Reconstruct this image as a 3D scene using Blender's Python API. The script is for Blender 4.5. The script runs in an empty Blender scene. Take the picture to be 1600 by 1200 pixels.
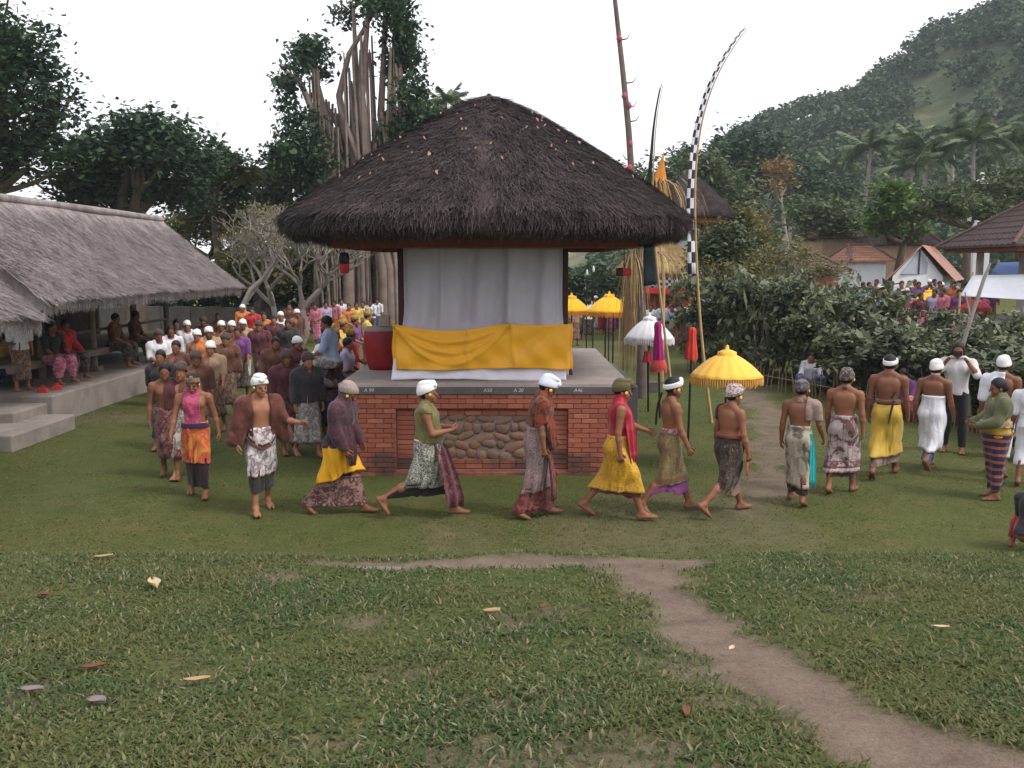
import bpy, bmesh, math, random
import numpy as np
from mathutils import Vector, Matrix

# ------------------------------------------------------------------ camera, sky, sun, exposure
SC = bpy.context.scene
COL = SC.collection
R = math.radians
CAM_H, PITCH, FPX = 3.0, R(7.27), 1450.0
cam_data = bpy.data.cameras.new('camera')
cam_data.sensor_width = 36.0
cam_data.lens = 36.0 * FPX / 1600.0
cam_data.clip_start, cam_data.clip_end = 0.1, 3000.0
camera = bpy.data.objects.new('camera', cam_data)
camera.location = (0, 0, CAM_H)
camera.rotation_euler = (R(90) - PITCH, 0, 0)
COL.objects.link(camera)
SC.camera = camera

SUN_EL, SUN_AZ = R(52), R(118)          # azimuth measured clockwise from +Y: behind the camera on the right
world = bpy.data.worlds.new('World')
SC.world = world
world.use_nodes = True
wn = world.node_tree
wn.nodes.clear()
w_out = wn.nodes.new('ShaderNodeOutputWorld')
w_sky = wn.nodes.new('ShaderNodeTexSky')
w_sky.sky_type = 'NISHITA'
w_sky.sun_disc = False
w_sky.sun_elevation = SUN_EL
w_sky.sun_rotation = SUN_AZ
w_sky.dust_density = 4.0
w_b1 = wn.nodes.new('ShaderNodeBackground'); w_b1.inputs['Strength'].default_value = 0.05
w_b2 = wn.nodes.new('ShaderNodeBackground'); w_b2.inputs['Color'].default_value = (1.0, 0.965, 0.985, 1)
w_b2.inputs['Strength'].default_value = 0.92         # the even white cloud sheet
w_add = wn.nodes.new('ShaderNodeAddShader')
wn.links.new(w_sky.outputs[0], w_b1.inputs['Color'])
wn.links.new(w_b1.outputs[0], w_add.inputs[0])
wn.links.new(w_b2.outputs[0], w_add.inputs[1])
wn.links.new(w_add.outputs[0], w_out.inputs['Surface'])

sun_data = bpy.data.lights.new('sun', 'SUN')
sun_data.energy = 1.5
sun_data.angle = R(11)
sun_data.color = (1.0, 0.95, 0.87)
sun = bpy.data.objects.new('sun', sun_data)
sdir = Vector((math.sin(SUN_AZ) * math.cos(SUN_EL), math.cos(SUN_AZ) * math.cos(SUN_EL), math.sin(SUN_EL)))
sun.rotation_euler = sdir.to_track_quat('Z', 'Y').to_euler()
sun.location = sdir * 60
COL.objects.link(sun)

SC.view_settings.view_transform = 'Standard'
SC.view_settings.look = 'None'
SC.view_settings.exposure = 0.5
SC.view_settings.gamma = 1.0
SC.view_settings.use_curve_mapping = False
SC.render.engine = 'CYCLES'
SC.cycles.use_denoising = True
SC.cycles.max_bounces = 6
SC.cycles.diffuse_bounces = 3
SC.cycles.volume_bounces = 0
SC.cycles.transparent_max_bounces = 8
SC.render.filter_size = 2.0

# ------------------------------------------------------------------ helpers
rng = np.random.default_rng(7)
random.seed(7)
CP, SP = math.cos(PITCH), math.sin(PITCH)

def ray(px, py):
    u, v = (px - 800) / FPX, (600 - py) / FPX
    return u, CP + v * SP, -SP + v * CP

def gp(px, py, z=0.0):                       # where the sight line of a photo pixel meets height z
    a, b, c = ray(px, py)
    t = (z - CAM_H) / c
    return a * t, b * t

def at(px, py, y):                           # the point of that sight line at distance y
    a, b, c = ray(px, py)
    t = y / b
    return Vector((a * t, y, CAM_H + c * t))

def tag(o, label=None, cat=None, group=None, kind=None):
    if label: o['label'] = label
    if cat: o['category'] = cat
    if group: o['group'] = group
    if kind: o['kind'] = kind
    return o

def empty(name, loc=(0, 0, 0), rz=0.0):
    o = bpy.data.objects.new(name, None)
    o.location = loc
    o.rotation_euler = (0, 0, rz)
    o.empty_display_size = 0.2
    COL.objects.link(o)
    return o

def mesh_arrays(name, V, F, smooth=False):
    """V (n,3) array, F (m,4) or (m,3) array -> mesh."""
    V = np.asarray(V, dtype=np.float32)
    F = np.asarray(F, dtype=np.int32)
    me = bpy.data.meshes.new(name)
    me.vertices.add(len(V))
    me.vertices.foreach_set('co', V.ravel())
    m, k = F.shape
    me.loops.add(m * k)
    me.loops.foreach_set('vertex_index', F.ravel())
    me.polygons.add(m)
    me.polygons.foreach_set('loop_start', np.arange(0, m * k, k, dtype=np.int32))
    me.polygons.foreach_set('loop_total', np.full(m, k, dtype=np.int32))
    if smooth:
        me.polygons.foreach_set('use_smooth', np.ones(m, dtype=bool))
    me.update(calc_edges=True)
    return me

def inst_mesh(name, VI, faces):
    """VI (n,k,3): n copies of a k-vertex piece; faces: index quads of one piece."""
    n, k, _ = VI.shape
    f = np.asarray(faces, dtype=np.int32)
    F = (f[None] + (np.arange(n, dtype=np.int32) * k)[:, None, None]).reshape(-1, f.shape[1])
    return mesh_arrays(name, VI.reshape(-1, 3), F)

def link(name, me, mat=None, parent=None, loc=None, rz=None):
    o = bpy.data.objects.new(name, me)
    COL.objects.link(o)
    if mat is not None:
        if len(me.materials) == 0:
            me.materials.append(mat)
        elif me.materials[0] is not mat:
            o.material_slots[0].link = 'OBJECT'
            o.material_slots[0].material = mat
    if parent is not None: o.parent = parent
    if loc is not None: o.location = loc
    if rz is not None: o.rotation_euler = (0, 0, rz)
    return o

class MB:
    """collects shapes for ONE mesh object"""
    def __init__(self):
        self.v, self.f, self.s, self.uv = [], [], [], {}
    def add(self, vs, fs, smooth=False):
        o = len(self.v)
        self.v += [tuple(p) for p in vs]
        self.f += [tuple(i + o for i in f) for f in fs]
        self.s += [smooth] * len(fs)
        return o
    def box(self, c, d, rz=0.0, taper=1.0, M=None):
        x, y, z = d[0] / 2, d[1] / 2, d[2] / 2
        vs = []
        for sz in (-1, 1):
            k = taper if sz > 0 else 1
            for sx, sy in ((-1, -1), (1, -1), (1, 1), (-1, 1)):
                vs.append(Vector((sx * x * k, sy * y * k, sz * z)))
        m = (Matrix.Translation(c) @ Matrix.Rotation(rz, 4, 'Z')) if M is None else (Matrix.Translation(c) @ M.to_4x4())
        vs = [m @ v for v in vs]
        return self.add(vs, [(3, 2, 1, 0), (4, 5, 6, 7), (0, 1, 5, 4), (1, 2, 6, 5), (2, 3, 7, 6), (3, 0, 4, 7)])
    def tube(self, pts, rads, n=8, cap=True, smooth=True):
        pts = [Vector(p) for p in pts]
        vs, fs = [], []
        ref = None
        for i, p in enumerate(pts):
            d = (pts[min(i + 1, len(pts) - 1)] - pts[max(i - 1, 0)])
            if d.length < 1e-9: d = Vector((0, 0, 1))
            d.normalize()
            if ref is None:
                ref = Vector((1, 0, 0)) if abs(d.x) < 0.8 else Vector((0, 1, 0))
            a = (ref - d * ref.dot(d)).normalized()
            ref = a
            b = d.cross(a)
            r = rads[i] if hasattr(rads, '__len__') else rads
            for k in range(n):
                t = 2 * math.pi * k / n
                vs.append(p + a * (r * math.cos(t)) + b * (r * math.sin(t)))
        for i in range(len(pts) - 1):
            for k in range(n):
                k2 = (k + 1) % n
                fs.append((i * n + k, i * n + k2, (i + 1) * n + k2, (i + 1) * n + k))
        self.add(vs, fs, smooth)
        if cap:
            self.add(vs[:n], [tuple(reversed(range(n)))])
            self.add(vs[-n:], [tuple(range(n))])
    def lathe(self, prof, c=(0, 0, 0), n=24, smooth=True, wob=None):
        vs, fs = [], []
        for i, (r, z) in enumerate(prof):
            for k in range(n):
                t = 2 * math.pi * k / n
                rr = r * (wob(i, t) if wob else 1)
                vs.append((c[0] + rr * math.cos(t), c[1] + rr * math.sin(t), c[2] + z))
        for i in range(len(prof) - 1):
            for k in range(n):
                k2 = (k + 1) % n
                fs.append((i * n + k, i * n + k2, (i + 1) * n + k2, (i + 1) * n + k))
        self.add(vs, fs, smooth)
    def grid(self, P, smooth=True, closed=False):
        """P[i][j] points -> quads"""
        ni, nj = len(P), len(P[0])
        vs = [p for row in P for p in row]
        fs = []
        for i in range(ni - 1):
            for j in range(nj if closed else nj - 1):
                j2 = (j + 1) % nj
                fs.append((i * nj + j, i * nj + j2, (i + 1) * nj + j2, (i + 1) * nj + j))
        return self.add(vs, fs, smooth)
    def mesh(self, name):
        me = bpy.data.meshes.new(name)
        me.from_pydata(self.v, [], self.f)
        me.polygons.foreach_set('use_smooth', self.s)
        me.update()
        return me
    def build(self, name, mat=None, parent=None, loc=None, rz=None, bevel=0.0):
        o = link(name, self.mesh(name), mat, parent, loc, rz)
        if bevel > 0:
            b = o.modifiers.new('bevel', 'BEVEL'); b.width = bevel; b.segments = 2; b.limit_method = 'ANGLE'
        return o

def sstep(a, b, x):
    t = np.clip((x - a) / (b - a), 0, 1)
    return t * t * (3 - 2 * t)

_perm = np.random.default_rng(3).random((64, 64, 64)).astype(np.float32)
def vnoise(x, y, z=0.0):
    """value noise, numpy broadcast"""
    x, y, z = np.broadcast_arrays(np.asarray(x, float), np.asarray(y, float), np.asarray(z, float))
    xi, yi, zi = np.floor(x).astype(int), np.floor(y).astype(int), np.floor(z).astype(int)
    fx, fy, fz = x - xi, y - yi, z - zi
    fx, fy, fz = fx * fx * (3 - 2 * fx), fy * fy * (3 - 2 * fy), fz * fz * (3 - 2 * fz)
    out = 0
    for dx in (0, 1):
        for dy in (0, 1):
            for dz in (0, 1):
                w = (fx if dx else 1 - fx) * (fy if dy else 1 - fy) * (fz if dz else 1 - fz)
                out = out + w * _perm[(xi + dx) % 64, (yi + dy) % 64, (zi + dz) % 64]
    return out
def fbm(x, y, z=0.0, o=4):
    s, a, t = 0, 0.5, 0
    for i in range(o):
        s = s + a * vnoise(np.asarray(x) * 2 ** i + 17 * i, np.asarray(y) * 2 ** i + 5 * i, np.asarray(z) * 2 ** i)
        t += a
        a *= 0.5
    return s / t

# ------------------------------------------------------------------ materials
class NT:
    def __init__(self, name):
        self.m = bpy.data.materials.new(name)
        self.m.use_nodes = True
        self.t = self.m.node_tree
        self.bsdf = self.t.nodes['Principled BSDF']
        self.out = self.t.nodes['Material Output']
        self.bsdf.inputs['Roughness'].default_value = 0.8
        self.bsdf.inputs['Specular IOR Level'].default_value = 0.25
    def n(self, typ, **kw):
        nd = self.t.nodes.new(typ)
        for k, v in kw.items():
            if k in nd.inputs.keys(): nd.inputs[k].default_value = v
            else: setattr(nd, k, v)
        return nd
    def l(self, a, b): self.t.links.new(a, b)
    def coord(self, which='Object', scale=(1, 1, 1)):
        c = self.n('ShaderNodeTexCoord')
        mp = self.n('ShaderNodeMapping')
        mp.inputs['Scale'].default_value = scale
        self.l(c.outputs[which], mp.inputs['Vector'])
        return mp.outputs[0]
    def noise(self, vec, scale, detail=4, rough=0.6, dist=0.0):
        nd = self.n('ShaderNodeTexNoise')
        nd.inputs['Scale'].default_value = scale
        nd.inputs['Detail'].default_value = detail
        nd.inputs['Roughness'].default_value = rough
        nd.inputs['Distortion'].default_value = dist
        if vec is not None: self.l(vec, nd.inputs['Vector'])
        return nd.outputs['Fac']
    def ramp(self, fac, stops, interp='LINEAR'):
        r = self.n('ShaderNodeValToRGB')
        r.color_ramp.interpolation = interp
        els = r.color_ramp.elements
        while len(els) < len(stops): els.new(0.5)
        for e, (p, c) in zip(els, stops):
            e.position = p
            e.color = (c, c, c, 1) if isinstance(c, (int, float)) else (*c, 1)
        self.l(fac, r.inputs['Fac'])
        return r.outputs['Color']
    def mix(self, fac, a, b, mode='MIX'):
        m = self.n('ShaderNodeMix', data_type='RGBA', blend_type=mode)
        for sock, v in ((m.inputs[0], fac), (m.inputs[6], a), (m.inputs[7], b)):
            if isinstance(v, (int, float)): sock.default_value = v
            elif isinstance(v, tuple): sock.default_value = (*v, 1)
            else: self.l(v, sock)
        return m.outputs[2]
    def math(self, op, a, b=0.0):
        m = self.n('ShaderNodeMath', operation=op)
        for s, v in ((m.inputs[0], a), (m.inputs[1], b)):
            if isinstance(v, (int, float)): s.default_value = v
            else: self.l(v, s)
        return m.outputs[0]
    def color(self, c):
        if isinstance(c, tuple): self.bsdf.inputs['Base Color'].default_value = (*c, 1)
        else: self.l(c, self.bsdf.inputs['Base Color'])
    def bump(self, h, strength=0.3, dist=0.02):
        b = self.n('ShaderNodeBump')
        b.inputs['Strength'].default_value = strength
        b.inputs['Distance'].default_value = dist
        self.l(h, b.inputs['Height'])
        self.l(b.outputs[0], self.bsdf.inputs['Normal'])
    def rough(self, v): self.bsdf.inputs['Roughness'].default_value = v
    def island(self):
        return self.n('ShaderNodeNewGeometry').outputs['Random Per Island']
    def translucent(self, col, amount=0.3):
        tr = self.n('ShaderNodeBsdfTranslucent')
        if isinstance(col, tuple): tr.inputs['Color'].default_value = (*col, 1)
        else: self.l(col, tr.inputs['Color'])
        mx = self.n('ShaderNodeMixShader')
        mx.inputs[0].default_value = amount
        self.l(self.bsdf.outputs[0], mx.inputs[1])
        self.l(tr.outputs[0], mx.inputs[2])
        self.l(mx.outputs[0], self.out.inputs['Surface'])

MATS = {}
def simple(name, c, rough=0.8, var=0.25, scale=3.0, bump=0.15, bscale=None, c2=None):
    """a base colour with uneven tone and fine relief"""
    if name in MATS: return MATS[name]
    N = NT(name)
    v = N.coord()
    f = N.noise(v, scale, 6, 0.65)
    c2 = c2 or tuple(x * (1 - var) for x in c)
    N.color(N.ramp(f, [(0.3, c2), (0.7, c)]))
    N.rough(rough)
    if bump: N.bump(N.noise(v, bscale or scale * 8, 5, 0.7), bump, 0.02)
    MATS[name] = N.m
    return N.m

def leafmat(name, stops, trans=0.25, rough=0.55):
    N = NT(name)
    c = N.ramp(N.island(), stops)
    # clumps of older and younger leaves
    g = N.noise(N.coord(), 0.9, 3, 0.5)
    c = N.mix(0.45, c, N.ramp(g, [(0.35, tuple(x * 0.55 for x in stops[0][1])), (0.65, stops[-1][1])]))
    N.color(c)
    N.rough(rough)
    N.translucent(c, trans)
    MATS[name] = N.m
    return N.m

def cloth(name, c1, c2=None, pat='plain', scale=14.0, rough=0.85, border=None, wr=0.4):
    """woven cloth: c1 ground, c2 motif; border = (from, to, colour) bands up the height of the piece (0 hem to 1 top)"""
    if name in MATS: return MATS[name]
    N = NT(name)
    v = N.coord()
    base = N.mix(N.noise(v, 5, 4, 0.6), tuple(x * 0.78 for x in c1), c1)
    if c2 is not None:
        if pat == 'batik':
            vo = N.n('ShaderNodeTexVoronoi', feature='F1'); vo.inputs['Scale'].default_value = scale
            vo.inputs['Randomness'].default_value = 0.8
            nz = N.n('ShaderNodeTexNoise'); nz.inputs['Scale'].default_value = scale * 0.6
            N.l(v, nz.inputs['Vector'])
            mv = N.mix(0.25, v, nz.outputs['Color'])
            N.l(mv, vo.inputs['Vector'])
            f = N.ramp(vo.outputs['Distance'], [(0.14, 0.85), (0.2, 0.1), (0.34, 0.0), (0.4, 0.6), (0.48, 0.05)])
        elif pat == 'floral':
            f = N.ramp(N.noise(v, scale, 4, 0.65, 1.5), [(0.47, 0.0), (0.55, 1.0)])
        elif pat == 'vine':
            f = N.ramp(N.noise(v, scale * 0.6, 2, 0.4, 6.0), [(0.42, 0.0), (0.48, 1.0), (0.53, 1.0), (0.58, 0.0)])
        elif pat == 'ikat':
            w = N.n('ShaderNodeTexWave', wave_type='BANDS', bands_direction='X')
            w.inputs['Scale'].default_value = scale * 0.45; w.inputs['Distortion'].default_value = 2.0
            N.l(v, w.inputs['Vector'])
            k = N.noise(N.coord('Object', (1, 1, 0.6)), scale * 1.6, 3, 0.6)
            f = N.ramp(N.math('MULTIPLY', w.outputs['Fac'], k), [(0.18, 0.0), (0.3, 1.0)])
        elif pat == 'stripes':
            w = N.n('ShaderNodeTexWave', wave_type='BANDS', bands_direction='Z')
            w.inputs['Scale'].default_value = scale; w.inputs['Distortion'].default_value = 0.6
            N.l(v, w.inputs['Vector'])
            f = N.ramp(w.outputs['Fac'], [(0.6, 0.0), (0.75, 1.0)])
        elif pat == 'check':
            ck = N.n('ShaderNodeTexChecker'); ck.inputs['Scale'].default_value = scale
            N.l(v, ck.inputs['Vector']); f = ck.outputs['Fac']
        else:
            f = 0.0
        base = N.mix(f, base, c2)
    if border:
        g = N.n('ShaderNodeTexCoord'); s = N.n('ShaderNodeSeparateXYZ')
        N.l(g.outputs['Generated'], s.inputs[0])
        for lo, hi, bc in border:
            m = N.math('MULTIPLY', N.math('GREATER_THAN', s.outputs[2], lo), N.math('LESS_THAN', s.outputs[2], hi))
            base = N.mix(m, base, bc)
    N.color(base)
    N.rough(rough)
    N.bsdf.inputs['Sheen Weight'].default_value = 0.15
    h = N.math('ADD', N.noise(N.coord('Object', (1, 1, 0.45)), 16, 3, 0.5, 0.8), N.math('MULTIPLY', N.noise(v, 220, 2, 0.5), 0.12))
    N.bump(h, wr, 0.03)
    MATS[name] = N.m
    return N.m
# ------------------------------------------------------------------ ground
def bank(y):                              # the raised foreground lawn and the bank that falls to the lower lawn
    up = 1.42 - 0.108 * y
    k = sstep(7.55, 9.0, y)
    return up * (1 - k)
def ground_z(x, y):
    x = np.asarray(x, float); y = np.asarray(y, float)
    z = bank(y + 0.5 * (fbm(x * 0.7 + 3, y * 0 + 1.0, 0, 3) - 0.5) * sstep(6.2, 7.6, y))
    z = z + 0.035 * (fbm(x * 0.5 + 9, y * 0.5, 0, 3) - 0.5) * sstep(60, 30, y)
    z = z + 0.05 * (fbm(x * 1.1, y * 1.1, 3, 3) - 0.5) * sstep(9, 7, y)
    z = z + 0.7 * sstep(11.5, 15, x) * sstep(20, 30, y) + 0.5 * sstep(9, 14, x) * sstep(30, 38, y)
    return z

def up_pt(px, py):                        # a photo pixel on the foreground lawn
    a, b, c = ray(px, py)
    ys = np.linspace(2.0, 9.5, 1500)
    t = ys / b
    zz = CAM_H + c * t
    g = bank(ys)
    i = int(np.argmax(zz < g)) if (zz < g).any() else len(ys) - 1
    return a * t[i], ys[i]

def seg_dist(x, y, pts):
    """distance to a polyline of (x, y, halfwidth): signed by the half width (<0 inside)"""
    best = np.full(np.shape(x), 99.0)
    for (x0, y0, w0), (x1, y1, w1) in zip(pts[:-1], pts[1:]):
        dx, dy = x1 - x0, y1 - y0
        t = np.clip(((x - x0) * dx + (y - y0) * dy) / (dx * dx + dy * dy), 0, 1)
        d = np.hypot(x - x0 - t * dx, y - y0 - t * dy) - (w0 + (w1 - w0) * t)
        best = np.minimum(best, d)
    return best
path_px = [(985, 888, .24), (1040, 925, .26), (1120, 990, .27), (1210, 1050, .27), (1320, 1110, .30), (1450, 1165, .34), (1640, 1230, .38)]
PATH = [(*up_pt(a, b), w) for a, b, w in path_px]
PATH.append((PATH[-1][0] + 1.2, PATH[-1][1] - 0.8, .4))
CREST = [(*up_pt(a, b), w) for a, b, w in [(500, 878, .02), (580, 880, .16), (700, 876, .2), (830, 877, .2), (950, 878, .22), (1040, 876, .18), (1085, 872, .06)]]
FARP = [(*gp(a, b), w) for a, b, w in [(1100, 545, .35), (1160, 600, .35), (1195, 640, .3), (1215, 690, .28), (1200, 760, .3), (1165, 800, .12)]]
PATCH = [(*up_pt(a, b), r) for a, b, r in [(560, 965, .12), (930, 1095, .16), (1065, 1030, .22), (870, 965, .12), (330, 1050, .13), (1080, 1045, .18), (430, 905, .15),
         (700, 1180, .14), (1000, 1170, .15), (60, 1090, .1), (800, 1100, .1), (1380, 930, .09), (640, 1060, .12)]]

def dirt(x, y):
    n = (fbm(x * 2.2 + 4, y * 2.2, 7, 4) - 0.5)
    n2 = (fbm(x * 9, y * 9, 2, 2) - 0.5)
    d = np.minimum(seg_dist(x, y, PATH), seg_dist(x, y, CREST) * 1.3)
    m = sstep(0.16, -0.10, d + n * 0.5 + n2 * 0.16)
    d2 = seg_dist(x, y, FARP)
    m = np.maximum(m, 0.8 * sstep(0.35, -0.2, d2 + n * 0.9))
    for cx, cy, r in PATCH:
        m = np.maximum(m, 0.6 * sstep(0.16, -0.12, np.hypot((x - cx) * .8, y - cy) - r * .9 + n * 1.1 + n2 * .5))
    m = np.maximum(m, 0.33 * sstep(0.60, 0.78, fbm(x * 0.35 + 30, y * 0.22, 1, 4)) * sstep(8.5, 10, y))
    return m

def axis(lo, hi, step, ends, k):
    a = list(np.arange(lo, hi + 1e-6, step))
    s = step
    while a[-1] < ends[1]:
        s *= k; a.append(a[-1] + s)
    s = step
    while a[0] > ends[0]:
        s *= k; a.insert(0, a[0] - s)
    return np.array(a)
gx = axis(-9, 9, 0.085, (-900, 900), 1.18)
gy1 = np.arange(2.4, 10, 0.05)
gy2 = axis(10, 30, 0.12, (10, 1500), 1.14)
gy = np.concatenate([[-60, -20, -8, -3, 0, 1, 1.8], gy1, gy2])
GX, GY = np.meshgrid(gx, gy)
GZ = ground_z(GX, np.maximum(GY, 0))
DIRT = dirt(GX, GY) * (GY < 40)
GZ = GZ - 0.025 * DIRT
nX, nY = len(gx), len(gy)
idx = np.arange(nX * nY).reshape(nY, nX)
F = np.stack([idx[:-1, :-1], idx[:-1, 1:], idx[1:, 1:], idx[1:, :-1]], -1).reshape(-1, 4)
gm = mesh_arrays('ground', np.stack([GX, GY, GZ], -1).reshape(-1, 3), F, True)
at_ = gm.attributes.new('dirt', 'FLOAT', 'POINT')
at_.data.foreach_set('value', DIRT.astype(np.float32).ravel())

N = NT('lawn')
v = N.coord()
a = N.n('ShaderNodeAttribute', attribute_name='dirt')
g1 = N.noise(v, 0.35, 5, 0.6); g2 = N.noise(v, 3.0, 6, 0.7); g3 = N.noise(v, 45, 4, 0.7)
grass = N.ramp(N.math('ADD', N.math('MULTIPLY', g1, 0.5), N.math('MULTIPLY', g2, 0.5)),
               [(0.30, (0.055, 0.082, 0.016)), (0.45, (0.085, 0.108, 0.023)), (0.56, (0.125, 0.125, 0.036)), (0.68, (0.175, 0.145, 0.065))])
grass = N.mix(N.ramp(g3, [(0.4, 0.0), (0.65, 0.75)]), grass, (0.045, 0.06, 0.016))
soil = N.ramp(N.math('ADD', N.math('MULTIPLY', g2, 0.6), N.math('MULTIPLY', g3, 0.4)),
              [(0.33, (0.105, 0.075, 0.056)), (0.5, (0.185, 0.137, 0.106)), (0.68, (0.26, 0.2, 0.158))])
N.color(N.mix(a.outputs['Fac'], grass, soil))
N.rough(0.95)
N.bump(N.math('ADD', N.math('MULTIPLY', g3, 0.7), N.noise(v, 14, 5, 0.7)), 0.9, 0.05)
tag(link('ground', gm, N.m), kind='structure')

# puddles of grey mud at the end of the path
N = NT('wet_mud'); N.color((0.19, 0.155, 0.135)); N.rough(0.45); N.bsdf.inputs['Specular IOR Level'].default_value = 0.5
N.bump(N.noise(N.coord(), 9, 4), 0.2, 0.02)
for (px, py, rx, ry) in ((590, 881, .24, .07),):
    x, y = up_pt(px, py)
    n = 28
    vs = []
    for k in range(n):
        t = 2 * math.pi * k / n
        q = 0.75 + 0.5 * float(vnoise(2.2 * math.cos(t) + px, 2.2 * math.sin(t)))
        X, Y = x + rx * q * math.cos(t), y + ry * q * math.sin(t)
        vs.append((X, Y, float(ground_z(X, Y)) - 0.025 * float(dirt(np.array(X), np.array(Y))) + .003))
    mb = MB(); mb.add(vs, [tuple(range(n))])
    tag(mb.build('puddle', N.m), kind='structure')

# grass blades: broad short blades on the foreground lawn, finer further off
def blades(n, xr, yr, hgt, wid, dens_fn, seed):
    r = np.random.default_rng(seed)
    y = yr[0] + (yr[1] - yr[0]) * r.random(n) ** 1.15
    half = np.minimum(xr, 0.62 * y + 0.5)
    x = (r.random(n) * 2 - 1) * half
    keep = r.random(n) < dens_fn(x, y)
    x, y = x[keep], y[keep]
    n = len(x)
    z = ground_z(x, y) - 0.008
    h = hgt * (0.45 + 0.9 * r.random(n)) * (0.6 + 0.8 * fbm(x * 1.7, y * 1.7, 5, 3))
    w = wid * (0.6 + 0.8 * r.random(n))
    az = r.random(n) * 2 * np.pi
    lean = (0.35 + 1.1 * r.random(n))
    dx, dy = np.cos(az), np.sin(az)
    sx, sy = -dy * w / 2, dx * w / 2
    V = np.zeros((n, 6, 3))
    for k, (t, ww) in enumerate(((0, 0.8), (0.55, 1.0), (1.0, 0.12))):
        off = h * lean * t * t
        cx, cy, cz = x + dx * off, y + dy * off, z + h * t * (1 - 0.25 * t * np.minimum(lean, 1.2))
        V[:, 2 * k] = np.stack([cx - sx * ww, cy - sy * ww, cz], -1)
        V[:, 2 * k + 1] = np.stack([cx + sx * ww, cy + sy * ww, cz], -1)
    return V
def bladecol(name, stops):
    N = NT(name)
    c = N.ramp(N.island(), stops)
    g = N.noise(N.coord(), 0.8, 4, 0.6)
    c = N.mix(N.ramp(g, [(0.42, 0.0), (0.62, 0.55)]), c, (0.165, 0.158, 0.055))
    N.color(c); N.rough(0.7); N.translucent(c, 0.45)
    return N.m
nearm = bladecol('grass_near', [(0.0, (0.045, 0.08, 0.028)), (0.45, (0.08, 0.128, 0.042)), (0.75, (0.13, 0.17, 0.066)), (0.88, (0.2, 0.19, 0.1)), (1.0, (0.38, 0.33, 0.21))])
farm = bladecol('grass_far', [(0.0, (0.085, 0.118, 0.026)), (0.5, (0.12, 0.15, 0.036)), (0.85, (0.17, 0.175, 0.055)), (1.0, (0.28, 0.24, 0.12))])
fq = [(0, 1, 3, 2), (2, 3, 5, 4)]
dens = lambda x, y: (1 - dirt(x, y)) ** 1.5 * (0.35 + 0.9 * sstep(0.3, 0.6, fbm(x * 1.3 + 2, y * 1.3, 9, 3)))
dens2 = lambda x, y: dens(x, y) * (1 - dirt(x, y)) ** 1.2
tag(link('short_grass', inst_mesh('short_grass', blades(210000, 5.6, (2.9, 8.4), 0.034, 0.012, dens, 1), fq), nearm),
    'short trodden grass of the raised lawn in front', 'grass', kind='stuff')
tag(link('lower_grass', inst_mesh('lower_grass', blades(230000, 14, (8.6, 24), 0.021, 0.013, dens2, 2), fq), farm),
    'short mown grass of the lower lawn around the pavilion', 'grass', kind='stuff')

# dry leaves lying on the foreground lawn
leaf_mats = [simple('leaf_tan', (0.42, 0.30, 0.15), 0.7, 0.3, 20), simple('leaf_brown', (0.17, 0.075, 0.035), 0.7, 0.4, 20), simple('leaf_grey', (0.24, 0.19, 0.19), 0.7, 0.3, 20),
             simple('leaf_pale', (0.56, 0.45, 0.26), 0.6, 0.2, 20)]
def dry_leaf(px, py, ln, wd, ang, mat, label, curl=0.35):
    x, y = up_pt(px, py)
    P = []
    for i in range(9):
        t = i / 8
        w = wd * math.sin(math.pi * (0.06 + 0.9 * t)) ** 0.8 / 2
        row = []
        for s in (-1, -.4, .4, 1):
            row.append(((t - .5) * ln, s * w, 0.012 + curl * wd * abs(s) ** 1.5 * (0.6 + .4 * t) + 0.10 * ln * (t - .5) ** 2 + .02 * (t > .5) * t * ln))
        P.append(row)
    mb = MB(); mb.grid(P)
    mb.tube([(-.5 * ln, 0, .014), (-.62 * ln, .004, .02)], .0022, 5)
    o = mb.build('dry_leaf', leaf_mats[mat], None, (x, y, float(ground_z(x, y)) + .012), ang)
    so = o.modifiers.new('thick', 'SOLIDIFY'); so.thickness = 0.002
    tag(o, label, 'leaf', 'dry leaves on the lawn')
dry_leaf(162, 874, .15, .05, .2, 0, 'small tan dry leaf near the far edge of the raised lawn')
dry_leaf(242, 923, .23, .085, -1.05, 3, 'long pale yellow leaf sheath lying on the lawn', .6)
dry_leaf(68, 936, .12, .06, -.5, 1, 'brown curled leaf beyond the pale leaf sheath')
dry_leaf(146, 1053, .13, .045, .15, 1, 'dark rust brown leaf among the grass')
dry_leaf(308, 1077, .13, .04, .12, 0, 'slender tan leaf pointing across the grass')
dry_leaf(50, 1090, .12, .05, -.1, 2, 'grey leaf lying flat near the dark rust leaf')
dry_leaf(152, 1112, .10, .06, -.3, 2, 'broad greyish purple leaf below the rust leaf')
dry_leaf(768, 967, .11, .05, -.1, 0, 'curled tan leaf in the middle of the lawn', .7)
dry_leaf(1072, 1122, .10, .035, 1.4, 1, 'thin brown leaf standing upright beside the path')
dry_leaf(1470, 987, .09, .03, -.3, 3, 'pale leaf on the grass beyond the path')
dry_leaf(850, 957, .07, .04, .6, 1, 'tiny brown leaf past the curled tan one')
dry_leaf(1143, 1022, .05, .03, .9, 3, 'tiny cream leaf on the bare path')

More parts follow.
